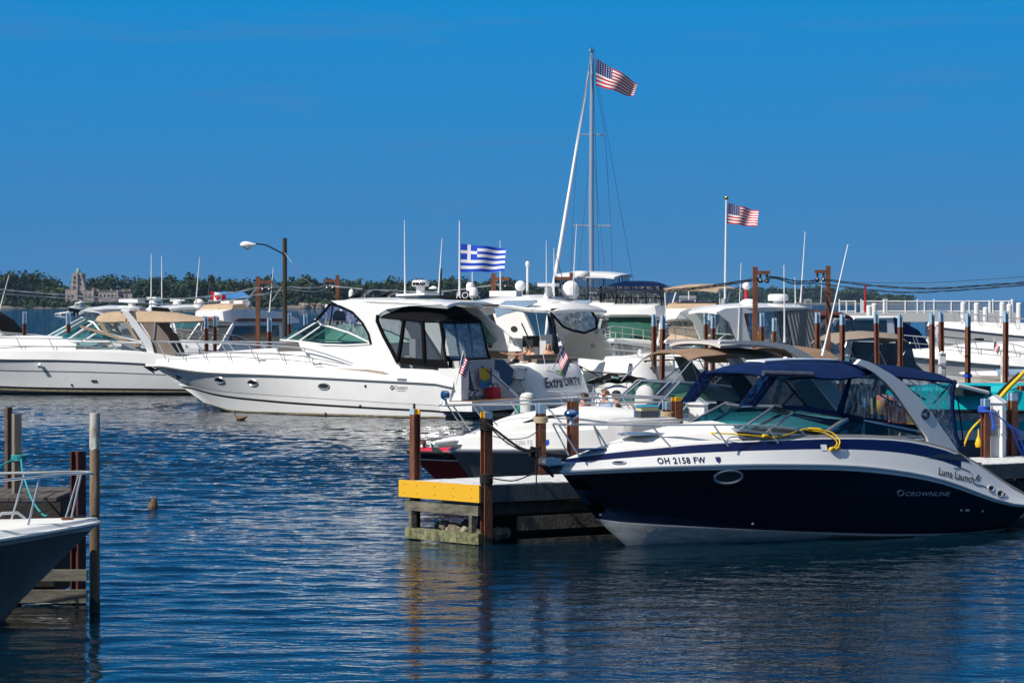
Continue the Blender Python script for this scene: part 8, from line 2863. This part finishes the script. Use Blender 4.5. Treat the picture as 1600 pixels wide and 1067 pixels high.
# lounging on the lettered yacht
EM = Matrix.Translation(ED.loc) @ Matrix.Rotation(ED.rz, 4, 'Z')
x = .95
person('blonde woman looking down on the lettered yacht stern', ED.W(x, ED.Y(857, x), 1.70), 262, dict(head=(.05, 0, .675), nose=(.15, 0, .63), crown=(.03, 0, .765), chin=(.1, 0, .59)), SKIN, BLKC, HAIRB, .26)
x = 1.15
person('bare chested man in sunglasses sunning himself on the lettered yacht stern', ED.W(x, ED.Y(829, x), 1.64), 235, dict(), SKIN, BLKC, HAIRD)
x = 1.0
person('reclining person stretching a bare arm out over the side of the white yacht', ED.W(x, ED.Y(806, x), 1.86), 192, dict(waist=(-.12, 0, .09), chest=(-.28, 0, .22), neck=(-.38, 0, .32), hb=(-.40, 0, .38), head=(-.41, 0, .46), crown=(-.43, 0, .545), nose=(-.30, 0, .44), chin=(-.345, 0, .375),
       shl=(-.22, .17, .27), shr=(-.22, -.17, .27), elr=(.12, -.22, .26), wrr=(.40, -.20, .28), har=(.49, -.2, .32), ell=(.08, .24, .24), wrl=(.36, .20, .26), hal=(.45, .2, .3), knl=(.4, .12, -.2), knr=(.4, -.12, -.2), anl=(.42, .12, -.5), anr=(.42, -.12, -.5), tol=(.55, .13, -.54), tor=(.55, -.13, -.54)), SKIN, BLKC, HAIRD)
# sitting in the open bow of the brown bimini boat
p = at(946, 622, 55.3)
person('short haired man in a light blue shirt sitting behind the bow rail', (p.x, p.y, 1.28), 215, dict(), LBLUE, BLKC, mat('cropped_hair', (.16, .08, .045), .7))
p = at(913, 626, 55.0)
person('dark haired person raising a hand to the ear in the open bow', (p.x, p.y, 1.22), 150, dict(elr=(.12, -.28, .40), wrr=(.10, -.16, .62), har=(.07, -.12, .68), ell=(.10, .26, .30), wrl=(.22, .2, .3)), ORANGE, BLKC, HAIRD, .08)
p = at(964, 622, 55.8)
person('person in a black cap and black top beside the man in blue', (p.x, p.y, 1.22), 190, dict(), BLKC, BLKC, HAIRD, .05, BLKC)
# at the helm of the navy boat
NM = Matrix.Translation(NB.loc) @ Matrix.Rotation(NB.rz, 4, 'Z')
q = NB.P(1335, 655, .35)
w = NM @ Vector((q.x, q.y, 0))
person('dark haired woman in black at the helm inside the clear canvas enclosure', (w.x, w.y, 1.70), 205, dict(), BLKC, BLKC, HAIRD, .16)

# ------------------------------------------------------------------ lake haze
def haze():
    m = bpy.data.materials.new('haze')
    m.use_nodes = True
    t = m.node_tree
    t.nodes.remove(t.nodes['Principled BSDF'])
    v = t.nodes.new('ShaderNodeVolumePrincipled')
    v.inputs['Color'].default_value = (0.45, 0.72, 1.0, 1)
    v.inputs['Density'].default_value = 0.00005
    v.inputs['Anisotropy'].default_value = 0.2
    t.links.new(v.outputs[0], t.nodes['Material Output'].inputs['Volume'])
    o = MB().box((0, 1950, 16), (4200, 4100, 36)).build('haze', m)
    kind(o, 'stuff')


haze()
